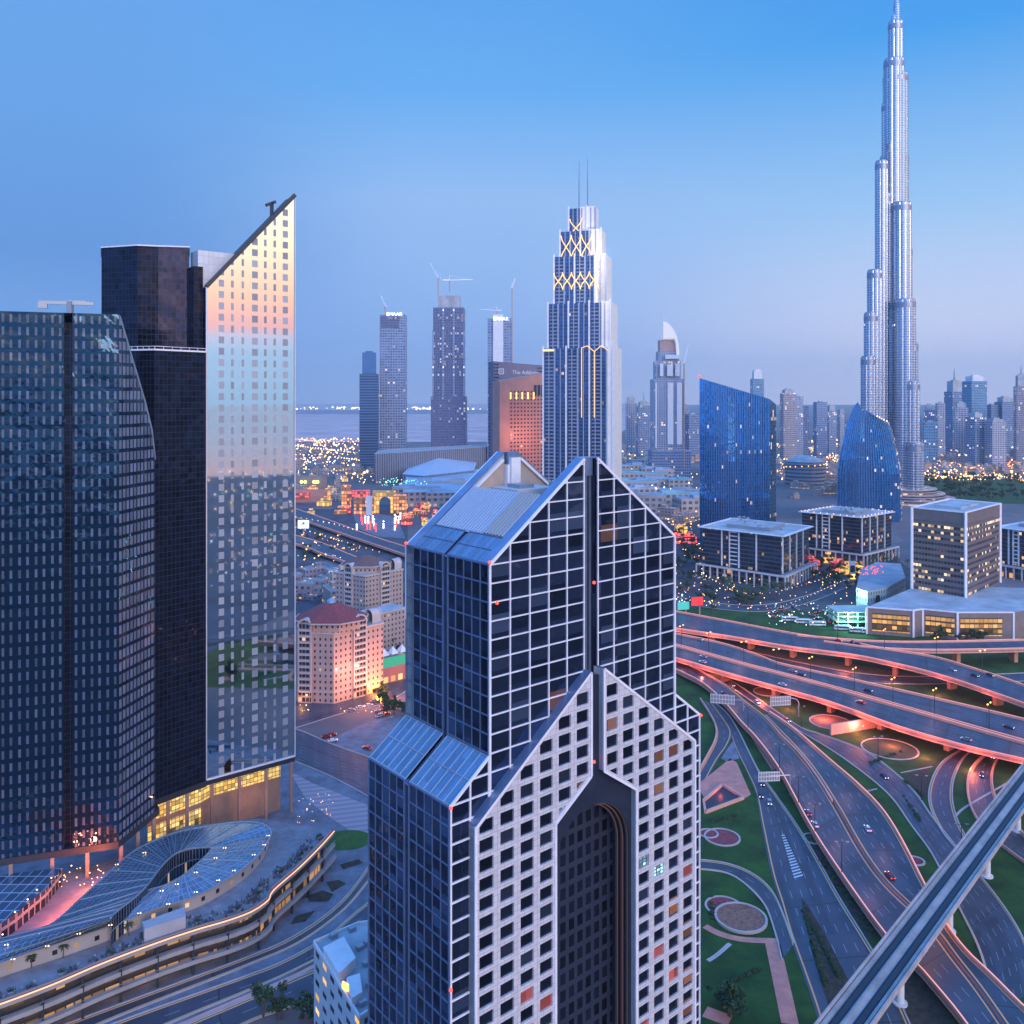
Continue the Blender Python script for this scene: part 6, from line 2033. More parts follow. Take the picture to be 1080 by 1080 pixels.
# ================================================================ towers under construction and the far skyline
def simple_tower(name, label, cat, x0, x1, yt, D, m_, group=None, depth=None, roof='flat', rz=None, crown=None, top_m=None):
    w = (x1 - x0) * D / F
    dp = depth or w * .9
    a = RN.uniform(-.35, .35) if rz is None else rz
    w2 = w / (math.cos(a) + abs(math.sin(a)) * dp / w) if abs(a) > .02 else w
    dp2 = dp * w2 / w
    c_ = V((XD((x0 + x1) / 2, D), D, 0))
    zt_ = ZD(yt, D)
    o = thing(name, label, cat, c_, group)
    hh = zt_ if crown is None else zt_ * crown
    mb = MB(); mb.box(c_, w2, dp2, hh, a, 0, False); mb.build('shaft', m_, o)
    mb = MB()
    if crown is not None:
        mb.box(c_ + Z * (hh + .01), w2 * .72, dp2 * .72, zt_ - hh, a, 0, False)
    mb.box(c_ + Z * (zt_ + .02), w2 * .4, dp2 * .4, 3.5, a, 0, False)
    if roof == 'spire':
        mb.tube(c_ + Z * zt_, c_ + Z * (zt_ + w * .9), w * .08, .2, 6)
    mb.build('crown', top_m or M['roofpale'], o)
    return o, c_, a, w2, dp2, zt_
far_m = []
for i, (g_, f_, bay, fl) in enumerate((((.12, .2, .36), (.26, .30, .42), 5, 5), ((.10, .17, .34), (.20, .25, .38), 4, 6), ((.2, .25, .36), (.42, .40, .46), 6, 5), ((.10, .24, .38), (.15, .26, .40), 5, 7), ((.16, .18, .26), (.36, .31, .34), 4, 5))):
    far_m.append(facade('far_tower_facade', g_, f_, bay=bay, fl=fl, cols=((.15, .85),), rows=(.2, .8), grough=.2, gmetal=.5, lit=.05, litcol=(1, .7, .4), es=1.0, var=.4, seed=i))
def crane(p, h, jib, ang, luff=.0, label='', parent=None):
    o = thing('tower_crane', label, 'crane', p)
    mb = MB(); mb.bar(p, p + Z * h, 2.2); mb.build('mast', M['pierm'], o)
    d = V((math.cos(ang) * math.cos(luff), math.sin(ang) * math.cos(luff), math.sin(luff)))
    mb = MB(); t_ = p + Z * h; mb.bar(t_, t_ + d * jib, 1.8); mb.bar(t_, t_ - V((d.x, d.y, 0)) * jib * .3, 2.4, 3); mb.bar(t_ + Z * (jib * .22), t_ + d * jib * .8, .5); mb.bar(t_, t_ + Z * jib * .22, 1.2); mb.build('jib', M['frame'], o)
    return o
signm = M['signlit']
def sign_on(txt, o, xl, xr, yb, D, h):
    p = V((XD(xl, D), D, ZD(yb, D)))
    text(txt, h, p, V((1, 0, 0)), signm, o, ext=.6)
    mb = MB(); mb.box((XD((xl + xr) / 2, D), D + 1.5, ZD(yb, D) - 1), (xr - xl) * D / F, .8, 1.0); mb.build('sign_rail', M['grey'], o)
DT = 2050
cm1 = facade('dotted_construction_facade', (.13, .19, .33), (.26, .30, .42), bay=6, fl=6, cols=((.15, .85),), rows=(.2, .8), grough=.2, gmetal=.4, lit=.05, litcol=(1, .8, .6), es=.7, var=.5, seed=1)
cm2 = facade('dark_construction_facade', (.06, .08, .17), (.14, .15, .26), bay=5, fl=6, cols=((.2, .8),), rows=(.25, .85), grough=.3, gmetal=.3, lit=.12, litcol=(.9, .8, .75), es=.55, var=.5, seed=2)
o, c_, *_ = simple_tower('sign_top_tower', 'blue glass tower with lit white sign on its roof beside a darker short tower', 'skyscraper', 401, 429, 333, DT, cm1, depth=50, rz=.05)
sign_on('EMAAR', o, 407.5, 423, 333.0, DT - 28, 11.5)
mb = MB(); mb.box(c_ + V((-4, -26, ZD(346, DT))), 40, 4, 26, .05); mb.build('sign_wall', cm2, o)
crane(V((XD(406, DT), DT, ZD(333, DT))), 22, 34, 2.2, .9, 'luffing crane on the roof with the lit sign beside the short dark tower')
simple_tower('dark_side_tower', 'shorter dark blue tower with a rounded lit corner beside the sign tower', 'skyscraper', 379, 400, 372, DT - 80, facade('dark_blue_bands', (.04, .09, .2), (.08, .13, .24), bay=40, fl=6, cols=((0, 1),), rows=(.3, .9), gmetal=.5, lit=.0, var=.3), depth=45, rz=.1, crown=.82, top_m=mat('blue_crown_glass', (.07, .17, .36), .25, metal=.5))
o, c_, a_, w_, d_, z_ = simple_tower('bare_concrete_tower', 'tallest unfinished tower with dark bays, work lights and cranes on top', 'skyscraper', 458, 490, 313, DT, cm2, depth=60, rz=.0, crown=.93)
mb = MB()
for f in (-.5, -.17, .17, .5):
    mb.box(c_ + V((w_ * f, -d_ / 2 - 1, 0)), 4, 3, z_ * (.93 if abs(f) < .4 else .80), 0)
mb.build('bright_pier', facade('pier_bays', (.10, .16, .32), (.30, .33, .46), bay=4, fl=6, cols=((.2, .8),), rows=(.2, .8), gmetal=.3, lit=.1, es=1.2, litcol=(1, .9, .8)), o)
mb = MB(); mb.box(c_ + V((0, -4, 0)), w_ * 1.14, d_, z_ * .42, 0); mb.build('lower_shaft', cm2, o)
crane(V((XD(462, DT - 20), DT - 20, ZD(313, DT))), 40, 50, 2.3, .9, 'steep luffing crane on the near corner of the tallest unfinished tower')
crane(V((XD(474, DT), DT, ZD(308, DT))), 28, 55, .2, .05, 'flat topped crane in the middle of the tallest unfinished tower')
o, c_, *_ = simple_tower('pale_ribbed_tower', 'slim pale ribbed tower with a lit roof sign behind the mauve slab', 'skyscraper', 514.5, 539.5, 337, DT - 120, cm1, depth=48, rz=.0)
mb = MB(); mb.box(c_ + V((-3, -26, ZD(395, DT))), 22, 5, ZD(338, DT) - ZD(395, DT), 0); mb.build('pale_rib', M['white'], o)
sign_on('EMAAR', o, 520, 534.5, 338, DT - 150, 10.5)
crane(V((XD(524, DT - 120), DT - 120, ZD(337, DT - 120))), 20, 38, 2.9, .1, 'crane with a small flat jib above the slim pale ribbed tower')
crane(V((XD(540, DT - 120), DT - 115, 60)), 350, 30, 1.2, .9, 'thin crane mast climbing beside the slim pale ribbed tower')
# curved sail tower
DA = 1880
sa_ = thing('sail_top_tower', 'pale hotel tower crowned by a curved white sail and two thin spires', 'skyscraper', V((XD(703.5, DA), DA, 0)))
sm_ = facade('sail_tower_bays', (.14, .20, .34), (.36, .38, .48), bay=5, fl=4.6, cols=((.2, .85),), rows=(.25, .85), grough=.2, gmetal=.45, lit=.03, es=1.0, var=.4)
c_ = V((XD(703.5, DA), DA, 0))
sc = DA / F
for (x0, x1, yt, m2) in ((687.5, 719.5, 400, sm_), (690.5, 716, 381, sm_), (693, 714.5, 371, sm_), (695, 711.5, 359, mat('rosy_crown', (.50, .33, .30), .6, noise=.2))):
    mb = MB(); cx = XD((x0 + x1) / 2, DA); mb.box((cx, DA, 0), (x1 - x0) * sc, (x1 - x0) * sc * .8, ZD(yt, DA)); mb.build('stepped_shaft', m2, sa_)
mb = MB()
for x0, x1, yt, yb in ((701.5, 707.5, 404, 468), (701, 707, 385, 397), (709.5, 714, 384, 397), (693.5, 697, 384, 397), (711, 716.5, 404, 468), (688.8, 690.5, 404, 472), (718, 719.3, 402, 472), (699, 714, 375, 379)):
    z0_, z1_ = ZD(yb, DA), ZD(yt, DA)
    mb.box((XD((x0 + x1) / 2, DA), DA - 28, z0_), (x1 - x0) * sc, 4, z1_ - z0_)
mb.build('white_panel', M['white'], sa_)
mb = MB()
prof_ = [(697.5, 340), (700, 340.5), (704, 343), (708, 348), (711.5, 355), (713.6, 364), (714.5, 376), (711.5, 376), (711, 364), (709.5, 358), (697.5, 358)]
q = [V((XD(x, DA), DA - 24, ZD(y, DA))) for x, y in prof_]
mb.poly(q[::-1]); mb.poly([p + V((0, 10, 0)) for p in q])
for i in range(len(q)):
    mb.poly([q[i], q[(i + 1) % len(q)], q[(i + 1) % len(q)] + V((0, 10, 0)), q[i] + V((0, 10, 0))])
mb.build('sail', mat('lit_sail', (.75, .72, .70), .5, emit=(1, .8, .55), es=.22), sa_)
for x in (698.2, 701.8):
    mb = MB(); mb.tube((XD(x, DA), DA - 18, ZD(341, DA)), (XD(x, DA), DA - 18, ZD(320.5, DA)), 1.0, .4, 6); mb.build('spire', M['white'], sa_)
mb = MB(); mb.box((XD(703, DA), DA - 30, 0), 40 * sc, 60, ZD(474, DA)); mb.build('podium', far_m[1], sa_)
crane(V((XD(721.5, DA - 60), DA - 60, 20)), ZD(384, DA) - 20, 46, .9, 1.1, 'thin white crane beside the tower with the curved sail')

SKY = [ # x0,x1,ytop,D,material,crown
 (660, 671, 419, 2500, 2, .9), (672, 686, 424, 2400, 0, .93), (722, 737, 437, 2300, 1, None), (792.5, 804.5, 391, 2700, 3, .9), (824.5, 838, 411, 2300, 4, .95), (837, 846, 418, 2320, 0, None), (844, 853, 428, 2340, 1, None),
 (859.5, 871, 424, 2500, 1, None), (872, 881, 428, 2550, 0, .9), (884, 890, 432, 2600, 2, None),
 (974, 986, 427, 2500, 0, .9), (987.5, 996, 425, 2450, 2, None), (973, 988, 445, 2150, 3, None), (998, 1015, 402, 2700, 1, .85), (1018, 1037.5, 397, 2450, 3, .94), (1006, 1021, 425, 2150, 2, .93), (1020, 1037, 436, 2080, 0, .93), (1039, 1052, 427, 2500, 1, None), (1041, 1058, 442, 2050, 2, .95), (1052, 1068, 419, 2500, 1, .92), (1070, 1084, 396, 2150, 4, .88), (1060, 1071, 430, 2700, 0, None), (1083, 1096, 420, 2300, 1, .9), (1028, 1040, 432, 2900, 1, None), (990, 1002, 437, 2800, 3, None), (1072, 1081, 416, 2750, 0, None)]
skyl = {3: 'lone slim tower with a pale rounded top behind the taller blue slanted tower', 4: 'brown tower with a stepped top right of the taller blue slanted tower', 14: 'blue glass tower with a bright white cap, the tallest of the far cluster but one', 20: 'tapering brown tower at the edge of the frame with a red tipped crown'}
KIND = ['blue grey', 'dark blue', 'pale grey', 'teal glass', 'rosy brown']
for i, (x0, x1, yt, D, k, cr) in enumerate(SKY):
    lab = skyl.get(i) or f"{KIND[k]} far apartment tower in the hazy cluster {'beyond the blue slanted towers' if x0 < 900 else 'beside the needle skyscraper'}"
    simple_tower('far_tower', lab, 'tower', x0, x1, yt, D, far_m[k], 'towers of the far skyline', crown=cr, roof='spire' if i in (1, 13, 20) else 'flat', top_m=M['white'] if i in (3, 14) else None)
# further, fainter towers
RF = random.Random(21)
for i in range(44):
    x = RF.choice((RF.uniform(955, 1090), RF.uniform(955, 1090), RF.uniform(820, 905), RF.uniform(722, 740), RF.uniform(640, 690)))
    D = RF.uniform(2900, 3900)
    yt = RF.uniform(428, 446)
    w = RF.uniform(5, 10)
    k = RF.choice((0, 1, 2))
    z_ = ZD(yt, D)
    mb = MB(); mb.box((XD(x, D), D, 0), w * D / F, w * D / F * .8, z_, RF.uniform(-.5, .5)); mb.box((XD(x, D), D, z_ + .01), w * D / F * .5, w * D / F * .4, RF.uniform(3, 14), 0)
    tag(mb.build('far_tower', far_m[k]), f'{KIND[k]} faint tower at the back of the skyline haze', 'tower', 'faint towers at the back of the skyline')

# ================================================================ low city
def slab(name, label, cat, pxs, z, mats, group=None, parts=None):
    P = [W(x, y, z) for x, y in pxs]
    o = thing(name, label, cat, V((P[0].x, P[0].y, 0)), group)
    mb = MB(); mb.prism(P, 0, z, 0, 1); mb.build('body', mats, o)
    mb = MB()
    for i in range(len(P)):
        mb.bar(P[i] + Z * .4, P[(i + 1) % len(P)] + Z * .4, 1.2, .9)
    mb.build('parapet', M['roofpale'], o)
    return o, P
bandw = facade('grey_band_wall', (.10, .12, .18), (.30, .29, .33), bay=6, fl=40, cols=((.0, .55),), rows=(-1, 2), grough=.4, gmetal=.2, lit=0, var=.2)
mallr = mat('pale_blue_mall_roof', (.36, .43, .52), .55, noise=.3, nscale=.03)
mallw = facade('mall_wall', (.15, .15, .18), (.42, .37, .37), bay=9, fl=8, cols=((.2, .8),), rows=(.2, .7), grough=.3, gmetal=.2, lit=.12, es=.8)
slab('long_wall_building', 'long windowless grey building in front of the unfinished towers', 'building', [(395, 479), (520, 471), (525, 468), (400, 475)], 58, [bandw, M['roof']])
slab('mall_hall', 'broad flat mall hall with a pale blue roof behind the gable tower', 'mall', [(425, 520), (500, 517), (520, 495), (430, 497)], 22, [mallw, mallr])
# tent roofs
tr = thing('faceted_roof_hall', 'hall with a big white faceted roof in front of the long grey wall', 'hall', W(470, 505))
P = [W(x, y, 26) for x, y in [(424, 500), (446, 502), (500, 496), (505, 482), (455, 484), (436, 488)]]
cx = sum(P, V((0, 0, 0))) / 6 + Z * 16
mb = MB()
for i in range(6):
    mb.poly([P[i], P[(i + 1) % 6], cx])
mb.build('roof', mat('faceted_white_roof', (.50, .52, .60), .5, noise=.1), tr)
mb = MB()
for i in range(6):
    mb.wall(P[i], P[(i + 1) % 6], 0, 26)
mb.build('wall', bandw, tr)
RC = random.Random(9)
mall_cols = [mat('mall_roof_blue', (.30, .40, .52), .5, noise=.3, nscale=.05), mat('mall_roof_teal', (.20, .42, .50), .5, noise=.3, nscale=.05), mat('mall_roof_grey', (.34, .35, .40), .6, noise=.3, nscale=.05), mallr]
ML = ['pale blue flat roofed mall wing', 'teal flat roofed mall wing', 'grey flat roofed mall wing', 'pale flat roofed mall wing']
k = 0
for (x0, x1, y0, y1, n) in ((660, 738, 490, 545, 16), (430, 520, 505, 535, 9), (640, 700, 480, 500, 6)):
    for i in range(n):
        y = y0 + (y1 - y0) * (i + .5) / n
        D = 151800 / (y - HZ)
        x = RC.uniform(x0, x1)
        w, dp = RC.uniform(40, 110), RC.uniform(18, 34)
        z = RC.uniform(14, 26)
        j = RC.randrange(4)
        c_ = V((XD(x, D), D, 0)); a = RC.uniform(-.25, .25)
        o = thing('mall_wing', f'{ML[j]} {"between the gold lattice tower and the blue slanted tower" if x0 > 600 else "beside the orange lit market street"}', 'mall', c_, 'flat mall wings ' + ('by the blue tower' if x0 > 600 else 'by the market street'))
        mb = MB(); mb.box(c_, w, dp, z, a, 0, False); mb.build('body', mallw, o)
        mb = MB(); mb.box(c_ + Z * (z + .01), w * .96, dp * .9, 1.2, a); mb.box(c_ + Z * (z + 1.22) + V((RC.uniform(-w, w) * .2, 0, 0)), w * .35, dp * .4, RC.uniform(2, 5), a); mb.build('roof', mall_cols[j], o)
# orange gateway market
gwm = facade('orange_lit_wall', (.4, .2, .08), (.60, .28, .12), bay=4, fl=5, cols=((.15, .85),), rows=(.15, .85), gmetal=.0, grough=.5, lit=1.4, litcol=(1, .26, .03), es=1.5, var=.4, seed=2)
yel = facade('yellow_lit_wall', (.5, .3, .1), (.75, .48, .14), bay=5, fl=6, cols=((.12, .88),), rows=(.1, .9), gmetal=.0, grough=.5, lit=3, litcol=(1, .42, .03), es=1.3, var=.3)
redw = facade('red_lit_wall', (.4, .1, .08), (.55, .12, .10), bay=4, fl=4, cols=((.1, .9),), rows=(.15, .85), gmetal=.0, grough=.5, lit=1.2, litcol=(1, .08, .04), es=1.4, var=.4, seed=4)
mk = thing('market_gateway', 'glowing yellow and orange market front with a tall arched gateway', 'market', W(405, 540))
def wallpx(xa, xb, yb, za, zb, m_, name, cut=None, D=None, parent=mk):
    D = D or 151800 / (yb - HZ)
    a_, b_ = V((XD(xa, D), D, 0)), V((XD(xb, D), D, 0))
    mb = MB()
    if cut:
        ca, cb, cz = cut
        ca, cb = XD(ca, D), XD(cb, D)
        r = (cb - ca) / 2
        NB = 10
        arc_ = [(ca + r - r * math.cos(math.pi * i / NB), cz - r + r * math.sin(math.pi * i / NB)) for i in range(NB + 1)]
        mb.poly([(a_.x, D, za), (ca, D, za), (ca, D, zb), (a_.x, D, zb)]); mb.poly([(cb, D, za), (b_.x, D, za), (b_.x, D, zb), (cb, D, zb)])
        for (x0, z0), (x1, z1) in zip(arc_, arc_[1:]):
            mb.poly([(x0, D, z0), (x1, D, z1), (x1, D, zb), (x0, D, zb)]); mb.poly([(x0, D, z0), (x0, D + 6, z0), (x1, D + 6, z1), (x1, D, z1)])
        mb.poly([(a_.x, D, zb), (b_.x, D, zb), (b_.x, D + 8, zb), (a_.x, D + 8, zb)])
        mb.poly([(a_.x, D, za), (a_.x, D + 8, za), (a_.x, D + 8, zb), (a_.x, D, zb)]); mb.poly([(b_.x, D, za), (b_.x, D + 8, za), (b_.x, D + 8, zb), (b_.x, D, zb)])
    else:
        mb.box(((a_.x + b_.x) / 2, D + 5, za), b_.x - a_.x, 10, zb - za)
    return mb.build(name, m_, parent)
wallpx(393, 417, 538, 0, 32, yel, 'gateway', (400, 412, 24), D=1250)
wallpx(415, 428, 537, 0, 27, gwm, 'side_wall', D=1245)
wallpx(373, 394, 537, 0, 24, facade('market_lit_front', (.5, .25, .1), (.4, .12, .10), bay=4, fl=5, cols=((.1, .9),), rows=(.15, .85), gmetal=.05, lit=1.2, litcol=(1, .30, .04), es=1.2), 'shop_front', D=1240)
wallpx(368, 389, 530, 24.1, 33, redw, 'upper_wall', D=1246)
wallpx(360, 369, 528, 0, 38, gwm, 'corner_tower', D=1270)
wallpx(386, 392, 537, 0, 26, M['white'], 'pale_pillar', D=1232)
mk2 = thing('red_sign_store', 'low pink store with a red sign strip beside the dark blue glass tower', 'store', W(330, 530))
wallpx(296, 348, 527, 0, 20, mat('pink_store_wall', (.50, .24, .20), .6, noise=.15), 'body', D=1380, parent=mk2)
wallpx(300, 325, 527, 9, 16, redw, 'red_sign', D=1372, parent=mk2)
wallpx(345, 348, 527, 0, 19, yel, 'lit_end', D=1370, parent=mk2)
mk3 = thing('yellow_lit_store', 'flat store with yellow lamps on its front behind the red sign store', 'store', W(330, 515))
wallpx(296, 345, 510, 0, 26, mat('mauve_store_wall', (.24, .18, .20), .6, noise=.15), 'body', D=1560, parent=mk3)
mb = MB()
for x in (318, 322, 331, 333, 335):
    mb.ball((XD(x, 1552), 1552, 16), 3.0, sub=1)
mb.build('lamp', mat('yellow_lamp', (.8, .8, .2), .5, emit=(.85, .95, .15), es=1.6), mk3)
# festival stalls: warm lit booths, red and white columns
RS = random.Random(3)
stm = [gwm, yel, redw]
for i in range(26):
    x, y = RS.uniform(425, 460), RS.uniform(536, 556)
    c_ = W(x, y); s_ = RS.uniform(4, 8)
    mb = MB(); mb.box(c_, s_, s_, RS.uniform(4, 8), RS.uniform(0, 1)); mb.tube(c_ + Z * 8, c_ + Z * 11, s_ * .7, .2, 4)
    tag(mb.build('market_stall', stm[i % 3]), ('orange', 'yellow', 'red')[i % 3] + ' glowing stall with a pointed top crowded beside the arched gateway', 'stall', 'glowing stalls beside the gateway')
for i in range(22):
    x, y = RS.uniform(376, 426), RS.uniform(544, 562)
    c_ = W(x, y)
    mb = MB(); mb.tube(c_, c_ + Z * RS.uniform(5, 10), .8, .8, 6); mb.ball(c_ + Z * 9, 1.2)
    tag(mb.build('lit_column', M['red'] if i % 2 else M['whitelamp']), ('white', 'red')[i % 2] + ' glowing column on the square before the arched gateway', 'light column', 'light columns on the market square')
zone_l = [((312, 372, 506, 545), 16, 'amid the low roofs beside the arched gateway'), ((845, 905, 590, 606), 8, 'at the foot of the second office block'), ((712, 738, 545, 575), 6, 'behind the gable tower near the blue slanted tower'), ((960, 1082, 488, 500), 14, 'under the needle skyscraper')]
for (x0, x1, y0, y1), n, wh in zone_l:
    for i in range(n):
        c_ = W(RS.uniform(x0, x1), RS.uniform(y0, y1)); k_ = RS.randrange(3); s_ = RS.uniform(9, 20)
        mb = MB(); mb.box(c_, s_, s_ * .6, RS.uniform(5, 9), RS.uniform(-.4, .4)); mb.box(c_ + Z * 9, s_ * .5, s_ * .4, 2, 0)
        tag(mb.build('lit_shop', stm[k_]), ('orange', 'yellow', 'red')[k_] + ' glowing low shop ' + wh, 'shop', 'glowing shops ' + wh)
bb = thing('billboard', 'white lit billboard on a post beside the road bridge', 'billboard', W(320, 565))
c_ = W(320, 568); 
mb = MB(); mb.bar(c_, c_ + Z * 12, 1.2); mb.build('post', M['grey'], bb)
mb = MB(); mb.box(c_ + Z * 12, 13, .6, 9.5); mb.build('panel', mat('billboard_panel', (.8, .85, .85), .5, emit=(.85, .95, .95), es=.8), bb)
mb = MB(); q = c_ + V((-2, -.5, 16)); mb.poly([q, q + V((4, 0, 1)), q + V((3, 0, 4)), q + V((1.2, 0, 3))]); mb.build('green_mark', mat('green_mark', (.05, .4, .15), .5), bb)

# low houses: six shapes, copied
housem = [facade('house_wall', (.08, .08, .11), c, bay=4, fl=3.6, cols=((.3, .7),), rows=(.3, .7), grough=.3, gmetal=.2, lit=.22, litcol=(1, .5, .15), es=1.1, var=.4, seed=i) for i, c in enumerate(((.42, .30, .27), (.36, .28, .28), (.50, .42, .40), (.30, .26, .30)))]
protos = []
for i in range(6):
    mb = MB(); w, d, h = RC.uniform(14, 24), RC.uniform(12, 20), RC.uniform(7, 14)
    mb.box((0, 0, 0), w, d, h, 0); mb.box((w * .25, 0, h + .01), w * .3, d * .4, 3, 0); mb.box((-w * .62, d * .1, 0), w * .35, d * .6, h * .6)
    p = mb.build('low_house', housem[i % 4])
    tag(p, f"{('rosy', 'mauve', 'cream', 'grey')[i % 4]} flat roofed low house in the town beyond the towers", 'house', 'low houses of the town')
    protos.append(p)
zones = [(300, 378, 470, 512, 40), (380, 520, 486, 500, 14), (640, 690, 470, 486, 14), (720, 740, 470, 490, 8), (820, 884, 464, 500, 36), (955, 1085, 486, 502, 54), (820, 880, 500, 535, 12), (700, 738, 540, 556, 5), (300, 372, 590, 640, 8), (430, 525, 478, 492, 14), (820, 884, 466, 512, 20), (955, 1085, 478, 494, 34), (312, 378, 505, 530, 8), (640, 735, 478, 492, 16)]
first = set()
for (x0, x1, y0, y1, n) in zones:
    for i in range(n):
        k = RC.randrange(6)
        x, y = RC.uniform(x0, x1), y0 + (y1 - y0) * RC.random()
        s_ = RC.uniform(.7, 1.4)
        if k not in first:
            first.add(k); protos[k].location = W(x, y); protos[k].rotation_euler = (0, 0, RC.uniform(0, 3))
        else:
            dup(protos[k], W(x, y), RC.uniform(0, 3), scale=(s_, s_, RC.uniform(.7, 1.5)))
# round grey building
rb = thing('round_grey_building', 'squat rounded grey building with rising bands behind the office blocks', 'building', W(849, 517))
c_ = W(849, 512); r_ = 21 * c_.y / F
mb = MB(); mb.tube(c_, c_ + Z * 46, r_ * .95, r_ * 1.0, 20); mb.build('body', facade('grey_spiral_bands', (.10, .13, .19), (.24, .25, .30), bay=40, fl=7, cols=((0, 1),), rows=(.35, .8), grough=.2, gmetal=.3, lit=.0, var=.3), rb)
mb = MB(); mb.tube(c_ + Z * 46, c_ + Z * 56, r_ * .96, r_ * .4, 20); mb.build('roof_cone', M['roof'], rb)
mb = MB()
for k in range(9):
    a = math.pi * (1.05 + .9 * k / 9); mb.ball(c_ + V((r_ * math.cos(a), r_ * math.sin(a), 36 + k * .8)), 1.3)
mb.build('band_lights', M['amber'], rb)
# teal-lit works site and pale round building by the flyover
wk = thing('works_site_building', 'half built teal floodlit frame building beside the pale round hall', 'building', W(895, 650))
p0_ = W(884, 662); 
mb = MB()
for ix in range(5):
    for iy in range(3):
        q = p0_ + V((ix * 7, iy * 9, 0)); mb.box(q, .8, .8, 11)
for z in (4, 8, 11):
    mb.box(p0_ + V((14, 9, z)), 31, 21, .5)
mb.build('frame', mat('pale_green_concrete', (.45, .52, .48), .7, noise=.15), wk)
l = bpy.data.objects.new('work_lamp', bpy.data.lights.new('work_lamp', 'POINT')); COL.objects.link(l); l.location = p0_ + V((8, -6, 9)); l.data.energy = 16000; l.data.color = (.35, 1, .75); l.data.shadow_soft_size = .6
l = bpy.data.objects.new('work_lamp', bpy.data.lights.new('work_lamp', 'POINT')); COL.objects.link(l); l.location = W(903, 640) + V((-4, -8, 14)); l.data.energy = 14000; l.data.color = (.45, .95, .9); l.data.shadow_soft_size = .6
rh = thing('pale_round_hall', 'pale curved hall with an arched window and red lamps on its roof', 'hall', W(925, 635))
P = [W(x, y, 0) for x, y in [(903, 640), (915, 644), (935, 640), (955, 628), (950, 612), (925, 610), (908, 618)]]
mb = MB(); mb.prism(P, 0, 15, 0, 1); mb.build('body', [facade('pale_cyan_render', (.05, .08, .10), (.46, .54, .56), bay=3.2, fl=5, cols=((.3, .6),), rows=(.35, .75), gmetal=.3, lit=.15, litcol=(.8, .9, .8), es=.6), M['roof']], rh)
mb = MB(); q = P[1].lerp(P[2], .4) + V((.1, -.3, 3)); e = (P[2] - P[1]).normalized()
mb.poly([q, q + e * 6, q + e * 6 + Z * 5] + [q + e * (3 + 3 * math.cos(a)) + Z * (5 + 3 * math.sin(a)) for a in (.6, 1.2, 1.9, 2.5)] + [q + Z * 5]); mb.build('arched_window', M['dark'], rh)
mb = MB()
for k in range(26):
    q = W(RS.uniform(906, 932), RS.uniform(596, 607), 15.5); mb.ball(q, .6)
mb.build('roof_lamps', M['red'], rh)

# buses parked by the flyover and small works vehicles
busm = mat('bus_white_paint', (.62, .66, .70), .35, noise=.08)
busg = mat('bus_dark_glass', (.05, .06, .09), .1, metal=.4)
tyre = mat('tyre_rubber', (.02, .02, .02), .8)
def make_bus():
    o = thing('parked_bus', 'white coach in the row parked behind the upper flyover', 'bus', (0, 0, 0), 'white coaches parked behind the flyover')
    mb = MB(); mb.box((0, 0, .5), 11.5, 2.5, 2.7); mb.box((0.3, 0, 3.21), 8, 2.0, .3); mb.build('body', busm, o)
    mb = MB(); mb.box((0, 0, 1.7), 10.8, 2.54, .95); mb.box((5.5, 0, 1.3), .56, 2.2, 1.6); mb.build('window_band', busg, o)
    for x in (-3.6, 3.8):
        for s_ in (-1, 1):
            mb = MB(); mb.tube((x, s_ * 1.0, .5), (x, s_ * 1.27, .5), .5, .5, 12); mb.build('wheel', tyre, o)
    return o
bus = make_bus()
bpts = [(833, 655, .05), (848, 657.5, .05), (862, 660, .05), (889, 664.5, -.05), (905, 667, -.05), (918, 668, -.05)]
for i, (x, y, a) in enumerate(bpts):
    if i == 0:
        bus.location = W(x, y); bus.rotation_euler = (0, 0, -.15)
    else:
        dup(bus, W(x, y), -.15 + a)
# cars
def make_car(label, paint, rear=True):
    o = thing('car', label, 'car', (0, 0, 0), 'cars on the roads and car parks')
    mb = MB()
    pr = [(-2.2, .35), (2.2, .35), (2.25, .75), (1.2, .95), (-2.0, 1.0), (-2.25, .8)]
    for s_ in (-1, 1):
        q = [(x, s_ * .88, z) for x, z in pr]; mb.poly(q if s_ < 0 else q[::-1])
    for i in range(6):
        (x0, z0), (x1, z1) = pr[i], pr[(i + 1) % 6]
        mb.poly([(x0, .88, z0), (x1, .88, z1), (x1, -.88, z1), (x0, -.88, z0)][::1])
    mb.box((-.35, 0, 1.42), 1.9, 1.35, .06)
    mb.build('body', paint, o)
    mb = MB()
    lo = [(-1.8, -.82, .98), (1.15, -.82, .96), (1.15, .82, .96), (-1.8, .82, .98)]; hi = [(-1.3, -.68, 1.42), (.6, -.68, 1.42), (.6, .68, 1.42), (-1.3, .68, 1.42)]
    for i in range(4):
        j = (i + 1) % 4; mb.poly([lo[i], lo[j], hi[j], hi[i]])
    mb.build('windows', busg, o)
    for x in (-1.4, 1.4):
        for s_ in (-1, 1):
            mb = MB(); mb.tube((x, s_ * .7, .33), (x, s_ * .92, .33), .33, .33, 10); mb.build('wheel', tyre, o)
    for s_ in (-.6, .6):
        mb = MB(); mb.box((2.24, s_, .62), .08, .35, .18); mb.build('headlight', M['whitelamp'], o)
        mb = MB(); mb.box((-2.25, s_, .7), .08, .4, .2); mb.build('tail_light', M['red'], o)
    return o
paints = [('white car with headlights on driving between the gable tower and flyovers', (.7, .7, .72)), ('silver car driving through the interchange', (.35, .37, .40)), ('dark blue car driving through the interchange', (.04, .06, .12)), ('red car driving through the interchange', (.40, .03, .03))]
cars = [make_car(l_, mat('car_paint', c, .25, metal=.2)) for l_, c in paints]
used = set()
RV = random.Random(17)
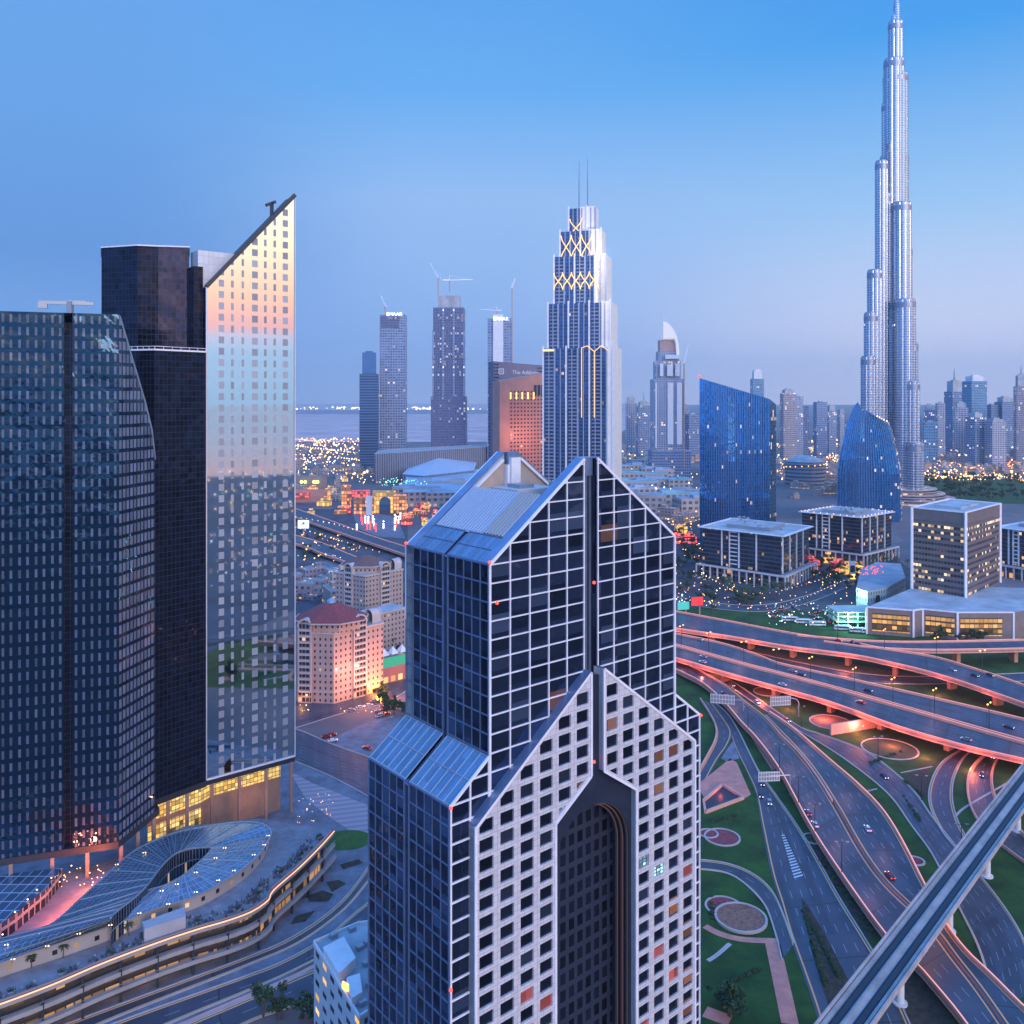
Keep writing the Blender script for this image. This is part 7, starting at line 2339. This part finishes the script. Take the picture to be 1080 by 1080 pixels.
lab_park = ['white car in the car park below the pink block', 'silver car in the car park below the pink block', 'dark blue car in the car park below the pink block', 'red car in the car park below the pink block']
lab_far = ['white car on the roads behind the upper flyover', 'silver car on the roads behind the upper flyover', 'dark blue car on the roads behind the upper flyover', 'red car on the roads behind the upper flyover']
lab_drive = [l_ for l_, _ in paints]
lab_drive[0] = 'white car driving through the interchange'
def put_car(p, ang, lab, k=None):
    k = RV.randrange(4) if k is None else k
    if k not in used:
        used.add(k); o = cars[k]; o.location = p; o.rotation_euler = (0, 0, ang); o['label'] = lab[k]
    else:
        dup(cars[k], p, ang, lab[k])
def cars_on(A, B, n, lanes, rev=False, stop=1.0):
    for i in range(n):
        j = RV.randrange(3, int(len(A) * stop) - 3)
        w = (A[j] - B[j]).length
        f = (1.6 + RV.randrange(lanes) * 3.65 + 1.2) / max(w, 9)
        if f > .9:
            f = .5
        p = A[j].lerp(B[j], f); d = A[j + 1] - A[j]
        put_car(p + Z * .01, math.atan2(d.y, d.x) + (math.pi if rev else 0), lab_drive)
for args in ((A1, B1, 5, 5), (A2, B2, 5, 5, True), (A3, B3, 5, 5), (A4, B4, 2, 3), (AD, BD, 4, 3), (AG, BG, 3, 2, False, .55), (A5, B5, 3, 3, True), (A6, B6, 2, 2, True), (AF, BF, 2, 2)):
    cars_on(*args)
for (x, y, a, k) in [(344, 778, .3, 3), (350, 776, .3, 3), (351, 782, .4, 0), (387, 790, 2.6, 3), (380, 747, .5, 0), (389, 745, .5, 0), (395, 740, .5, 1), (370, 750, .5, 1)] + [(RV.uniform(398, 412), RV.uniform(737, 756), RV.choice((.9, 2.5)), None) for _ in range(10)] + [(RV.uniform(312, 360), RV.uniform(600, 618), .2, None) for _ in range(16)]:
    put_car(W(x, y, .1), a, lab_park, k)
for _ in range(34):
    x = RV.uniform(806, 880); y = 640 + (x - 806) * .1 + RV.uniform(-2, 12)
    put_car(W(x, y, .1), RV.uniform(0, 3), lab_far)
for _ in range(22):
    put_car(W(RV.uniform(715, 760), RV.uniform(560, 622), .1), RV.uniform(0, 3), ['white car parked among the trees beside the nearer office block', 'silver car parked among the trees beside the nearer office block', 'dark blue car parked among the trees beside the nearer office block', 'red car parked among the trees beside the nearer office block'])

# ================================================================ signs over the ramps
def gantry(label, px, py, w, hgt, face, curved):
    c_ = W(px, py)
    o = thing('sign_gantry', label, 'road sign', c_, )
    d = V((math.cos(face), math.sin(face), 0)); n_ = V((-d.y, d.x, 0))
    zb = 6.2
    mb = MB(); mb.bar(c_ - d * w / 2 + Z * (zb + hgt / 2), c_ + d * w / 2 + Z * (zb + hgt / 2), .2, hgt); mb.build('panel', M['grey'], o)
    mb = MB()
    k_ = 8
    for k in range(k_ + 1):
        q = c_ - d * w / 2 + d * (w * k / k_) - n_ * .2
        mb.bar(q + Z * zb, q + Z * (zb + hgt), .16)
    for f in (.1, .5, .9):
        mb.bar(c_ - d * w / 2 - n_ * .28 + Z * (zb + hgt * f), c_ + d * w / 2 - n_ * .28 + Z * (zb + hgt * f), .18)
    mb.build('panel_ribs', M['frame'], o)
    mb = MB()
    base = c_ + d * (w * .5 + 4.5)
    pts = [base, base + Z * (zb + hgt * .2)] + [base - d * (4.5 * (1 - math.cos(a))) + Z * (zb + hgt * .2 + 2.6 * math.sin(a)) for a in (.3, .6, .9, 1.2, 1.57)] if curved else [base, base + Z * (zb + hgt * .55), c_ + Z * (zb + hgt * .55)]
    for a_, b_ in zip(pts, pts[1:]):
        mb.tube(a_, b_, .3, .3, 8)
    mb.build('curved_post', M['grey'], o)
gantry('grey sign back on a bent post over the two way ramp', 762, 755, 12, 5, -.25, False)
gantry('grey sign back with a tall curved post in front of the big flyover', 823, 757, 11, 5, .15, True)
gantry('grey sign back spanning the ramp above the garden beds', 811, 840, 9, 4.2, .1, False)
rs = thing('red_billboard', 'red billboard with a teal panel beside it above the upper flyover', 'billboard', W(735, 655))
c_ = W(735, 660)
mb = MB(); mb.bar(c_ + V((2, 0, 0)), c_ + V((2, 0, 14)), .8); mb.bar(c_ + V((-8, 0, 0)), c_ + V((-8, 0, 12)), .7); mb.build('post', M['grey'], rs)
mb = MB(); mb.box(c_ + V((0, -1, 15)), 9, .5, 6, .25); mb.build('red_panel', mat('red_panel', (.6, .03, .04), .5, emit=(1, .04, .05), es=.55), rs)
mb = MB(); mb.box(c_ + V((-10, -1, 12)), 9, .5, 5.5, .25); mb.build('teal_panel', mat('teal_panel', (.05, .42, .36), .5, emit=(.08, .7, .55), es=.35), rs)
pb_ = thing('roadside_panel', 'tall white roadside panel with a yellow foot by the pale round hall', 'sign', W(899, 607))
c_ = W(899, 614); mb = MB(); mb.box(c_ + Z * 2, 5.5, 1, 17); mb.build('panel', M['white'], pb_)
mb = MB(); mb.box(c_ + V((0, -.6, 3)), 4.6, .3, 4); mb.build('yellow_foot', M['amber'], pb_)
mb = MB(); mb.box(c_ + V((0, -.6, 9)), 4.0, .3, 6); mb.build('dark_screen', M['dark'], pb_)

# ================================================================ street lamps
def make_lamp(h, label, group, arms=2, lit_=True):
    o = thing('street_lamp', label, 'street lamp', (0, 0, 0), group)
    mb = MB(); mb.tube((0, 0, 0), (0, 0, h), .22, .12, 8); mb.build('pole', M['darkmetal'], o)
    mb = MB()
    for s_ in ((-1, 1) if arms == 2 else (1,)):
        mb.bar((0, 0, h), (s_ * 1.8, 0, h + .4), .14)
    arm_ = mb.build('arm', M['darkmetal'], o)
    for s_ in ((-1, 1) if arms == 2 else (1,)):
        mb = MB(); mb.box((s_ * 1.9, 0, h + .2), 1.1, .5, .3); mb.ball((s_ * 1.9, 0, h + .1), .3); mb.build('lamp_head', M['amber'] if lit_ else M['grey'], arm_)
    return o
def lamps_along(A, B, side_, fr, h, label, group, lit_=True):
    src = None
    for i, f in enumerate(fr):
        j = int(f * (len(A) - 1)); P = A if side_ == 'L' else B
        Q = B if side_ == 'L' else A
        p = P[j] + (Q[j] - P[j]).normalized() * .3
        d = A[min(j + 1, len(A) - 1)] - A[j - 1]
        if src is None:
            src = make_lamp(h, label, group, 2, lit_); src.location = p; src.rotation_euler = (0, 0, math.atan2(d.y, d.x) + 1.57)
        else:
            dup(src, p, math.atan2(d.y, d.x) + 1.57)
lamps_along(A3, B3, 'L', (.1, .2, .3, .4, .5, .6, .7, .8), 12, 'slim twin armed lamp along the upper flyover barrier', 'lamps along the upper flyover')
lamps_along(A1, B1, 'R', (.13, .22, .31, .40, .49, .58, .67, .76, .85), 13, 'slim twin armed lamp on the median of the big flyover', 'lamps on the flyover median')
lamps_along(A5, B5, 'L', (.35, .5, .6, .68, .76), 11, 'slim twin armed lamp on the curved ramp barrier', 'lamps on the curved ramp', False)
lamps_along(AD, BD, 'L', (.3, .45, .6, .75), 10, 'slim lamp beside the wide ground level ramp', 'lamps beside the ground ramp', False)
# street lamps' light on the barriers, the undersides and the piers
def glow(p, e, col=(1.0, .26, .12), r=.7):
    l = bpy.data.objects.new('road_lamp', bpy.data.lights.new('road_lamp', 'POINT')); COL.objects.link(l)
    l.location = p; l.data.energy = e; l.data.color = col; l.data.shadow_soft_size = r
for P, Q, fr, hz in ((A2, B2, (.12, .2, .28, .36, .44, .52, .6, .68, .76, .84, .92), -4.5), (A3, B3, (.1, .2, .3, .4, .5, .6, .7, .8), -6), ):
    for f in fr:
        j = int(f * (len(P) - 1)); c_ = Q[j] + (Q[j] - P[j]).normalized() * 5
        glow(c_ + Z * hz, 4200, (1, .2, .1))
for A_r, B_r, fr, hz, e in ((A1, B1, (.15, .3, .45, .6, .75, .9), 9, 2600), (A2, B2, (.15, .3, .45, .6, .75, .9), 9, 2600), (A3, B3, (.15, .3, .45, .6, .75, .9), 9, 2600), (A5, B5, (.15, .27, .4, .5, .6, .7, .8, .9), 6, 1500), (A6, B6, (.2, .4, .6, .8), 6, 1500), (AF, BF, (.3, .6), 6, 900)):
    for f in fr:
        j = int(f * (len(A_r) - 1)); glow((A_r[j] + B_r[j]) / 2 + Z * hz, e * .4, (1, .38, .24))
q = W(*c7(590, 390)); glow(q + V((0, -2, 3)), 2600, (1, .22, .05))
q = W(*c7(150, 205)); glow(q + V((0, 0, 4)), 5000, (1, .12, .06))
q = W(*c7(80, 180)); glow(q + V((0, 0, 4)), 4000, (1, .14, .06))
glow(W(760, 838) + Z * 1.2, 300, (1, .1, .05))
glow(W(62, 966, 14.5), 5200, (1, .14, .05))
glow(W(84, 946, 15), 5200, (1, .17, .06))
glow(W(100, 930, 15), 4200, (1, .2, .07))

# ================================================================ trees
def leaf_tree(name, label, group, h, r, n, seed, palm=False):
    rr_ = random.Random(seed)
    o = thing(name, label, 'tree', (0, 0, 0), group)
    mb = MB()
    if palm:
        mb.tube((0, 0, 0), (.2, .1, h * .5), .28, .22, 7); mb.tube((.2, .1, h * .5), (.35, .15, h), .22, .18, 7)
    else:
        mb.tube((0, 0, 0), (0, 0, h * .45), .32, .2, 7)
        for k in range(4):
            a = 1.6 * k + rr_.random(); mb.tube((0, 0, h * .4), (math.cos(a) * r * .6, math.sin(a) * r * .6, h * .72), .14, .05, 5)
    mb.build('trunk', M['bark'], o)
    mb = MB()
    if palm:
        for k in range(16):
            a = 2 * math.pi * k / 16 + rr_.uniform(-.15, .15); el = rr_.uniform(-.1, .8)
            pts = [V((.35 + math.cos(a) * r * t_, .15 + math.sin(a) * r * t_, h + el * r * t_ - 1.3 * r * t_ * t_ * .6)) for t_ in (0, .35, .7, 1)]
            s_ = V((-math.sin(a), math.cos(a), 0))
            for i, (p, q) in enumerate(zip(pts, pts[1:])):
                w0, w1 = (.15, .5, .4, .05)[i] * 1.2, (.5, .4, .05)[i] * 1.2
                mb.poly([p - s_ * w0 - Z * w0 * .4, q - s_ * w1 - Z * w1 * .4, q, p]); mb.poly([p, q, q + s_ * w1 - Z * w1 * .4, p + s_ * w0 - Z * w0 * .4])
    else:
        cl = [(V((rr_.gauss(0, r * .42), rr_.gauss(0, r * .42), h * .68 + rr_.gauss(0, h * .12))), r * rr_.uniform(.28, .5)) for _ in range(9)]
        for i in range(n):
            c_, cr = cl[i % 9]
            v = V((rr_.gauss(0, 1), rr_.gauss(0, 1), rr_.gauss(0, .8)))
            p = c_ + v.normalized() * cr * rr_.random() ** .4
            d = V((rr_.gauss(0, 1), rr_.gauss(0, 1), rr_.gauss(0, .6))).normalized() * rr_.uniform(.3, .6)
            e = d.cross(V((rr_.gauss(0, 1), rr_.gauss(0, 1), rr_.gauss(0, 1)))).normalized() * rr_.uniform(.22, .4)
            mb.poly([p - d, p + e, p + d, p - e])
    mb.build('crown', M['leaf'], o, weld=False)
    return o
lt = [leaf_tree('leafy_tree', '', '', 7.5, 3.2, 420, s) for s in (1, 2, 3)]
pm_ = leaf_tree('palm_tree', '', '', 8, 3.2, 0, 4, True)
TZ = [((712, 560, 745, 625), 44, 0, 'bushy tree in the dark grove beside the nearer office block', 'trees beside the nearer office block'), ((745, 618, 850, 634), 26, 1, 'palm on the verge in front of the nearer office block', 'palms in front of the office block'), ((852, 585, 905, 622), 40, 0, 'bushy tree between the two office blocks', 'trees between the office blocks'), ((950, 504, 1085, 528), 120, 0, 'far bushy tree in the grove under the needle skyscraper', 'trees under the needle skyscraper'), ((985, 676, 1040, 678), 8, 0, 'small tree against the lit podium of the brown tower', 'trees by the brown podium'), ((402, 668, 430, 690), 8, 0, 'dark tree behind the pink apartment block', 'trees behind the pink block'), ((395, 735, 430, 760), 12, 0, 'bushy tree in the car park below the gable tower', 'trees in the car park'), ((880, 590, 960, 604), 14, 1, 'palm along the street behind the pale round hall', 'palms behind the round hall'), ((752, 1062, 790, 1080), 3, 0, 'dark tree on the lawn beside the stone arch', 'trees on the lawn'), ((270, 1068, 345, 1085), 7, 0, 'dark tree at the kerb below the white building', 'trees below the white building'), ((312, 562, 372, 590), 14, 0, 'bushy tree under the road bridges', 'trees under the road bridges'), ((715, 626, 800, 646), 16, 0, 'bushy tree on the strip above the upper flyover', 'trees above the upper flyover')]
seen = {}
RTt = random.Random(31)
for (x0, y0, x1, y1), n, kind, lab, grp in TZ:
    for i in range(n):
        src = pm_ if kind else lt[RTt.randrange(3)]
        p = W(RTt.uniform(x0, x1), RTt.uniform(y0, y1))
        s_ = RTt.uniform(.7, 1.3) * (1.6 if y1 < 530 else 1)
        if src.name not in seen:
            seen[src.name] = 1
            src.location = p; src['label'] = lab; src['group'] = grp; src.scale = (s_, s_, s_)
        else:
            dup(src, p, RTt.uniform(0, 6), lab, grp, (s_, s_, s_ * RTt.uniform(.85, 1.2)))
sh_ = thing('shrub', 'clipped round shrub on the lawn between the ramps', 'shrub', (0, 0, 0), 'shrubs on the interchange lawns')
mb = MB(); rs_ = random.Random(8)
for i in range(150):
    v = V((rs_.gauss(0, 1), rs_.gauss(0, 1), abs(rs_.gauss(0, 1)))).normalized() * rs_.uniform(.5, .95)
    d = V((rs_.gauss(0, 1), rs_.gauss(0, 1), rs_.gauss(0, 1))).normalized() * .22; e = d.cross(v).normalized() * .16
    mb.poly([v - d, v + e, v + d, v - e])
mb.build('leaves', M['leaf'], sh_, weld=False)
sf = True
def shrub(p, s_):
    global sf
    if sf:
        sh_.location = p; sh_.scale = (s_,) * 3; sf = False
    else:
        dup(sh_, p, RTt.uniform(0, 6), scale=(s_, s_, s_ * RTt.uniform(.7, 1.1)))
for a_, b_, n_s in ((c8(90, 262), c8(170, 240), 10), (c8(165, 760), c8(250, 725), 9), (c8(395, 560), c8(500, 760), 26), (c8(385, 545), c8(455, 790), 20), (c8(440, 390), c8(620, 640), 14), (c8(90, 500), c8(95, 580), 5), (c7(620, 470), c7(720, 430), 8), (c7(720, 520), c7(780, 570), 10), (c8(700, 180), c8(760, 270), 8)):
    for i in range(n_s):
        f = (i + RTt.uniform(-.3, .3)) / n_s
        shrub(W(a_[0] + (b_[0] - a_[0]) * f, a_[1] + (b_[1] - a_[1]) * f, .1), RTt.uniform(.6, 1.3))
# palms on the mall terrace
for (x, y) in C3([(490, 745), (240, 828), (120, 868)]):
    dup(pm_, W(x, y, ZT), RTt.uniform(0, 6), 'potted palm standing on the mall terrace', 'palms on the mall terrace', (.5, .5, .42))

# ================================================================ lights of the far city
mbs = {k: MB() for k in ('warm', 'amber', 'whitelamp', 'teallamp')}
RL = random.Random(77)
def sprinkle(x0, x1, y0, y1, n, kinds, z=(5, 9), size=1.0):
    for i in range(n):
        y = y0 + (y1 - y0) * RL.random()
        p = W(RL.uniform(x0, x1), y, RL.uniform(*z))
        mbs[RL.choice(kinds)].ball(p, p.y * .00076 * size * RL.uniform(.5, 1.4))
W_, A__, H_, T_ = 'warm', 'amber', 'whitelamp', 'teallamp'
sprinkle(305, 460, 429.5, 431.5, 60, (W_, H_), size=1.5)
sprinkle(380, 520, 430.5, 432.0, 26, (W_, H_), size=1.4)
sprinkle(312, 380, 462, 480, 150, (W_, A__, W_))
sprinkle(312, 390, 480, 505, 110, (W_, A__, H_))
sprinkle(372, 392, 490, 500, 16, (H_, H_, T_), size=1.8)
sprinkle(400, 450, 504, 512, 50, (T_,), z=(24, 27), size=.9)
sprinkle(370, 450, 500, 512, 30, (A__, W_))
sprinkle(390, 520, 480, 490, 40, (W_, H_))
sprinkle(640, 738, 470, 520, 70, (W_, W_, H_), z=(8, 26))
sprinkle(820, 884, 464, 506, 260, (W_, A__), size=1.1)
sprinkle(955, 1080, 484, 506, 420, (A__, W_, A__), size=1.15)
sprinkle(955, 1080, 440, 484, 60, (W_, H_), z=(20, 60))
sprinkle(960, 1080, 455, 485, 50, (A__,))
sprinkle(712, 760, 560, 640, 70, (W_, A__, H_), size=.8)
sprinkle(740, 900, 600, 640, 110, (W_, A__), size=.7, z=(2, 6))
sprinkle(810, 880, 636, 660, 50, (H_, T_, H_), size=.8, z=(2, 6))
sprinkle(312, 360, 560, 600, 34, (W_, A__), size=.9)
sprinkle(330, 380, 560, 582, 30, (A__,), z=(2, 4), size=.9)
sprinkle(700, 740, 530, 560, 30, (W_, A__))
sprinkle(314, 410, 738, 752, 14, (A__, W_), size=.7, z=(1, 3))
sprinkle(312, 352, 835, 868, 30, (A__, W_), size=.6, z=(2, 4))
sprinkle(55, 110, 912, 935, 34, (A__, W_), size=.9, z=(13, 15))
def street(pts, n, kinds, size=1.0, z=7):
    P = smooth_line([W(x, y, z) for x, y in pts], n)
    for p in P:
        mbs[RL.choice(kinds)].ball(p, p.y * .00062 * size * RL.uniform(.8, 1.15))
for pts, n, kd, sz_ in (([(312, 463), (350, 466), (395, 464)], 26, (A__,), 1.2), ([(312, 470), (345, 474), (380, 478)], 24, (A__, W_), 1.2), ([(312, 484), (350, 482), (390, 487)], 22, (W_,), 1.1), ([(312, 493), (345, 497), (372, 494)], 18, (A__,), 1.1), ([(330, 462), (352, 480), (372, 500)], 22, (A__, W_), 1.0),
    ([(958, 489), (1000, 496), (1040, 492), (1085, 497)], 50, (A__,), 1.25), ([(958, 497), (1000, 503), (1045, 501), (1085, 508)], 40, (A__, W_), 1.25), ([(975, 484), (1010, 488), (1060, 484), (1085, 487)], 40, (A__,), 1.1), ([(820, 470), (850, 474), (884, 470)], 24, (A__, W_), 1.1), ([(820, 482), (850, 487), (884, 481)], 24, (A__,), 1.2), ([(820, 496), (845, 499), (882, 497)], 20, (A__,), 1.2),
    ([(740, 606), (790, 626), (850, 616), (905, 596)], 36, (W_, A__), .7), ([(715, 630), (760, 638), (820, 640), (890, 612)], 30, (W_,), .6), ([(745, 600), (745, 560), (722, 540)], 16, (W_,), .7), ([(640, 492), (680, 496), (735, 500)], 20, (W_, H_), 1.0), ([(650, 512), (700, 518), (738, 515)], 16, (W_,), 1.0), ([(312, 556), (345, 566), (400, 582)], 16, (A__,), 1.0), ([(312, 545), (350, 552), (372, 558)], 12, (W_, A__), .9)):
    street(pts, n, kd, sz_)
for i in range(260):            # lit streets beside the frame that the gable tower's glass mirrors
    mbs[RL.choice((A__, A__, W_, H_))].ball((RL.uniform(230, 900), RL.uniform(30, 205), RL.uniform(3, 12)), RL.uniform(.25, .6))
for i in range(420):            # the city on the sunset side, seen only in the mirror glass
    d_ = RL.uniform(420, 1500); a_ = math.atan2(GLOW.y, GLOW.x) + RL.uniform(-.35, .35)
    mbs[RL.choice((W_, A__, H_, T_, W_))].ball((math.cos(a_) * d_ - 100, math.sin(a_) * d_ + 330, RL.uniform(4, 20)), d_ * .0011 * RL.uniform(.6, 1.3))
for k, mbx in mbs.items():
    stuff(mbx.build('city_lights', M[k], weld=False))

# ================================================================ evening haze
hz = MB(); hz.box((0, 2000, -1.0), 29000, 34000, 1000)
ho = hz.build('haze', [], None)
hm = bpy.data.materials.new('haze_air'); hm.use_nodes = True
ht_ = hm.node_tree; ht_.nodes.clear()
vol = N(ht_, 'ShaderNodeVolumePrincipled')
vol.inputs['Color'].default_value = (.84, .94, 1, 1)
vol.inputs['Density'].default_value = 0.000058
vol.inputs['Anisotropy'].default_value = 0.2
oo = N(ht_, 'ShaderNodeOutputMaterial'); ht_.links.new(vol.outputs[0], oo.inputs['Volume'])
ho.data.materials.append(hm)
stuff(ho)
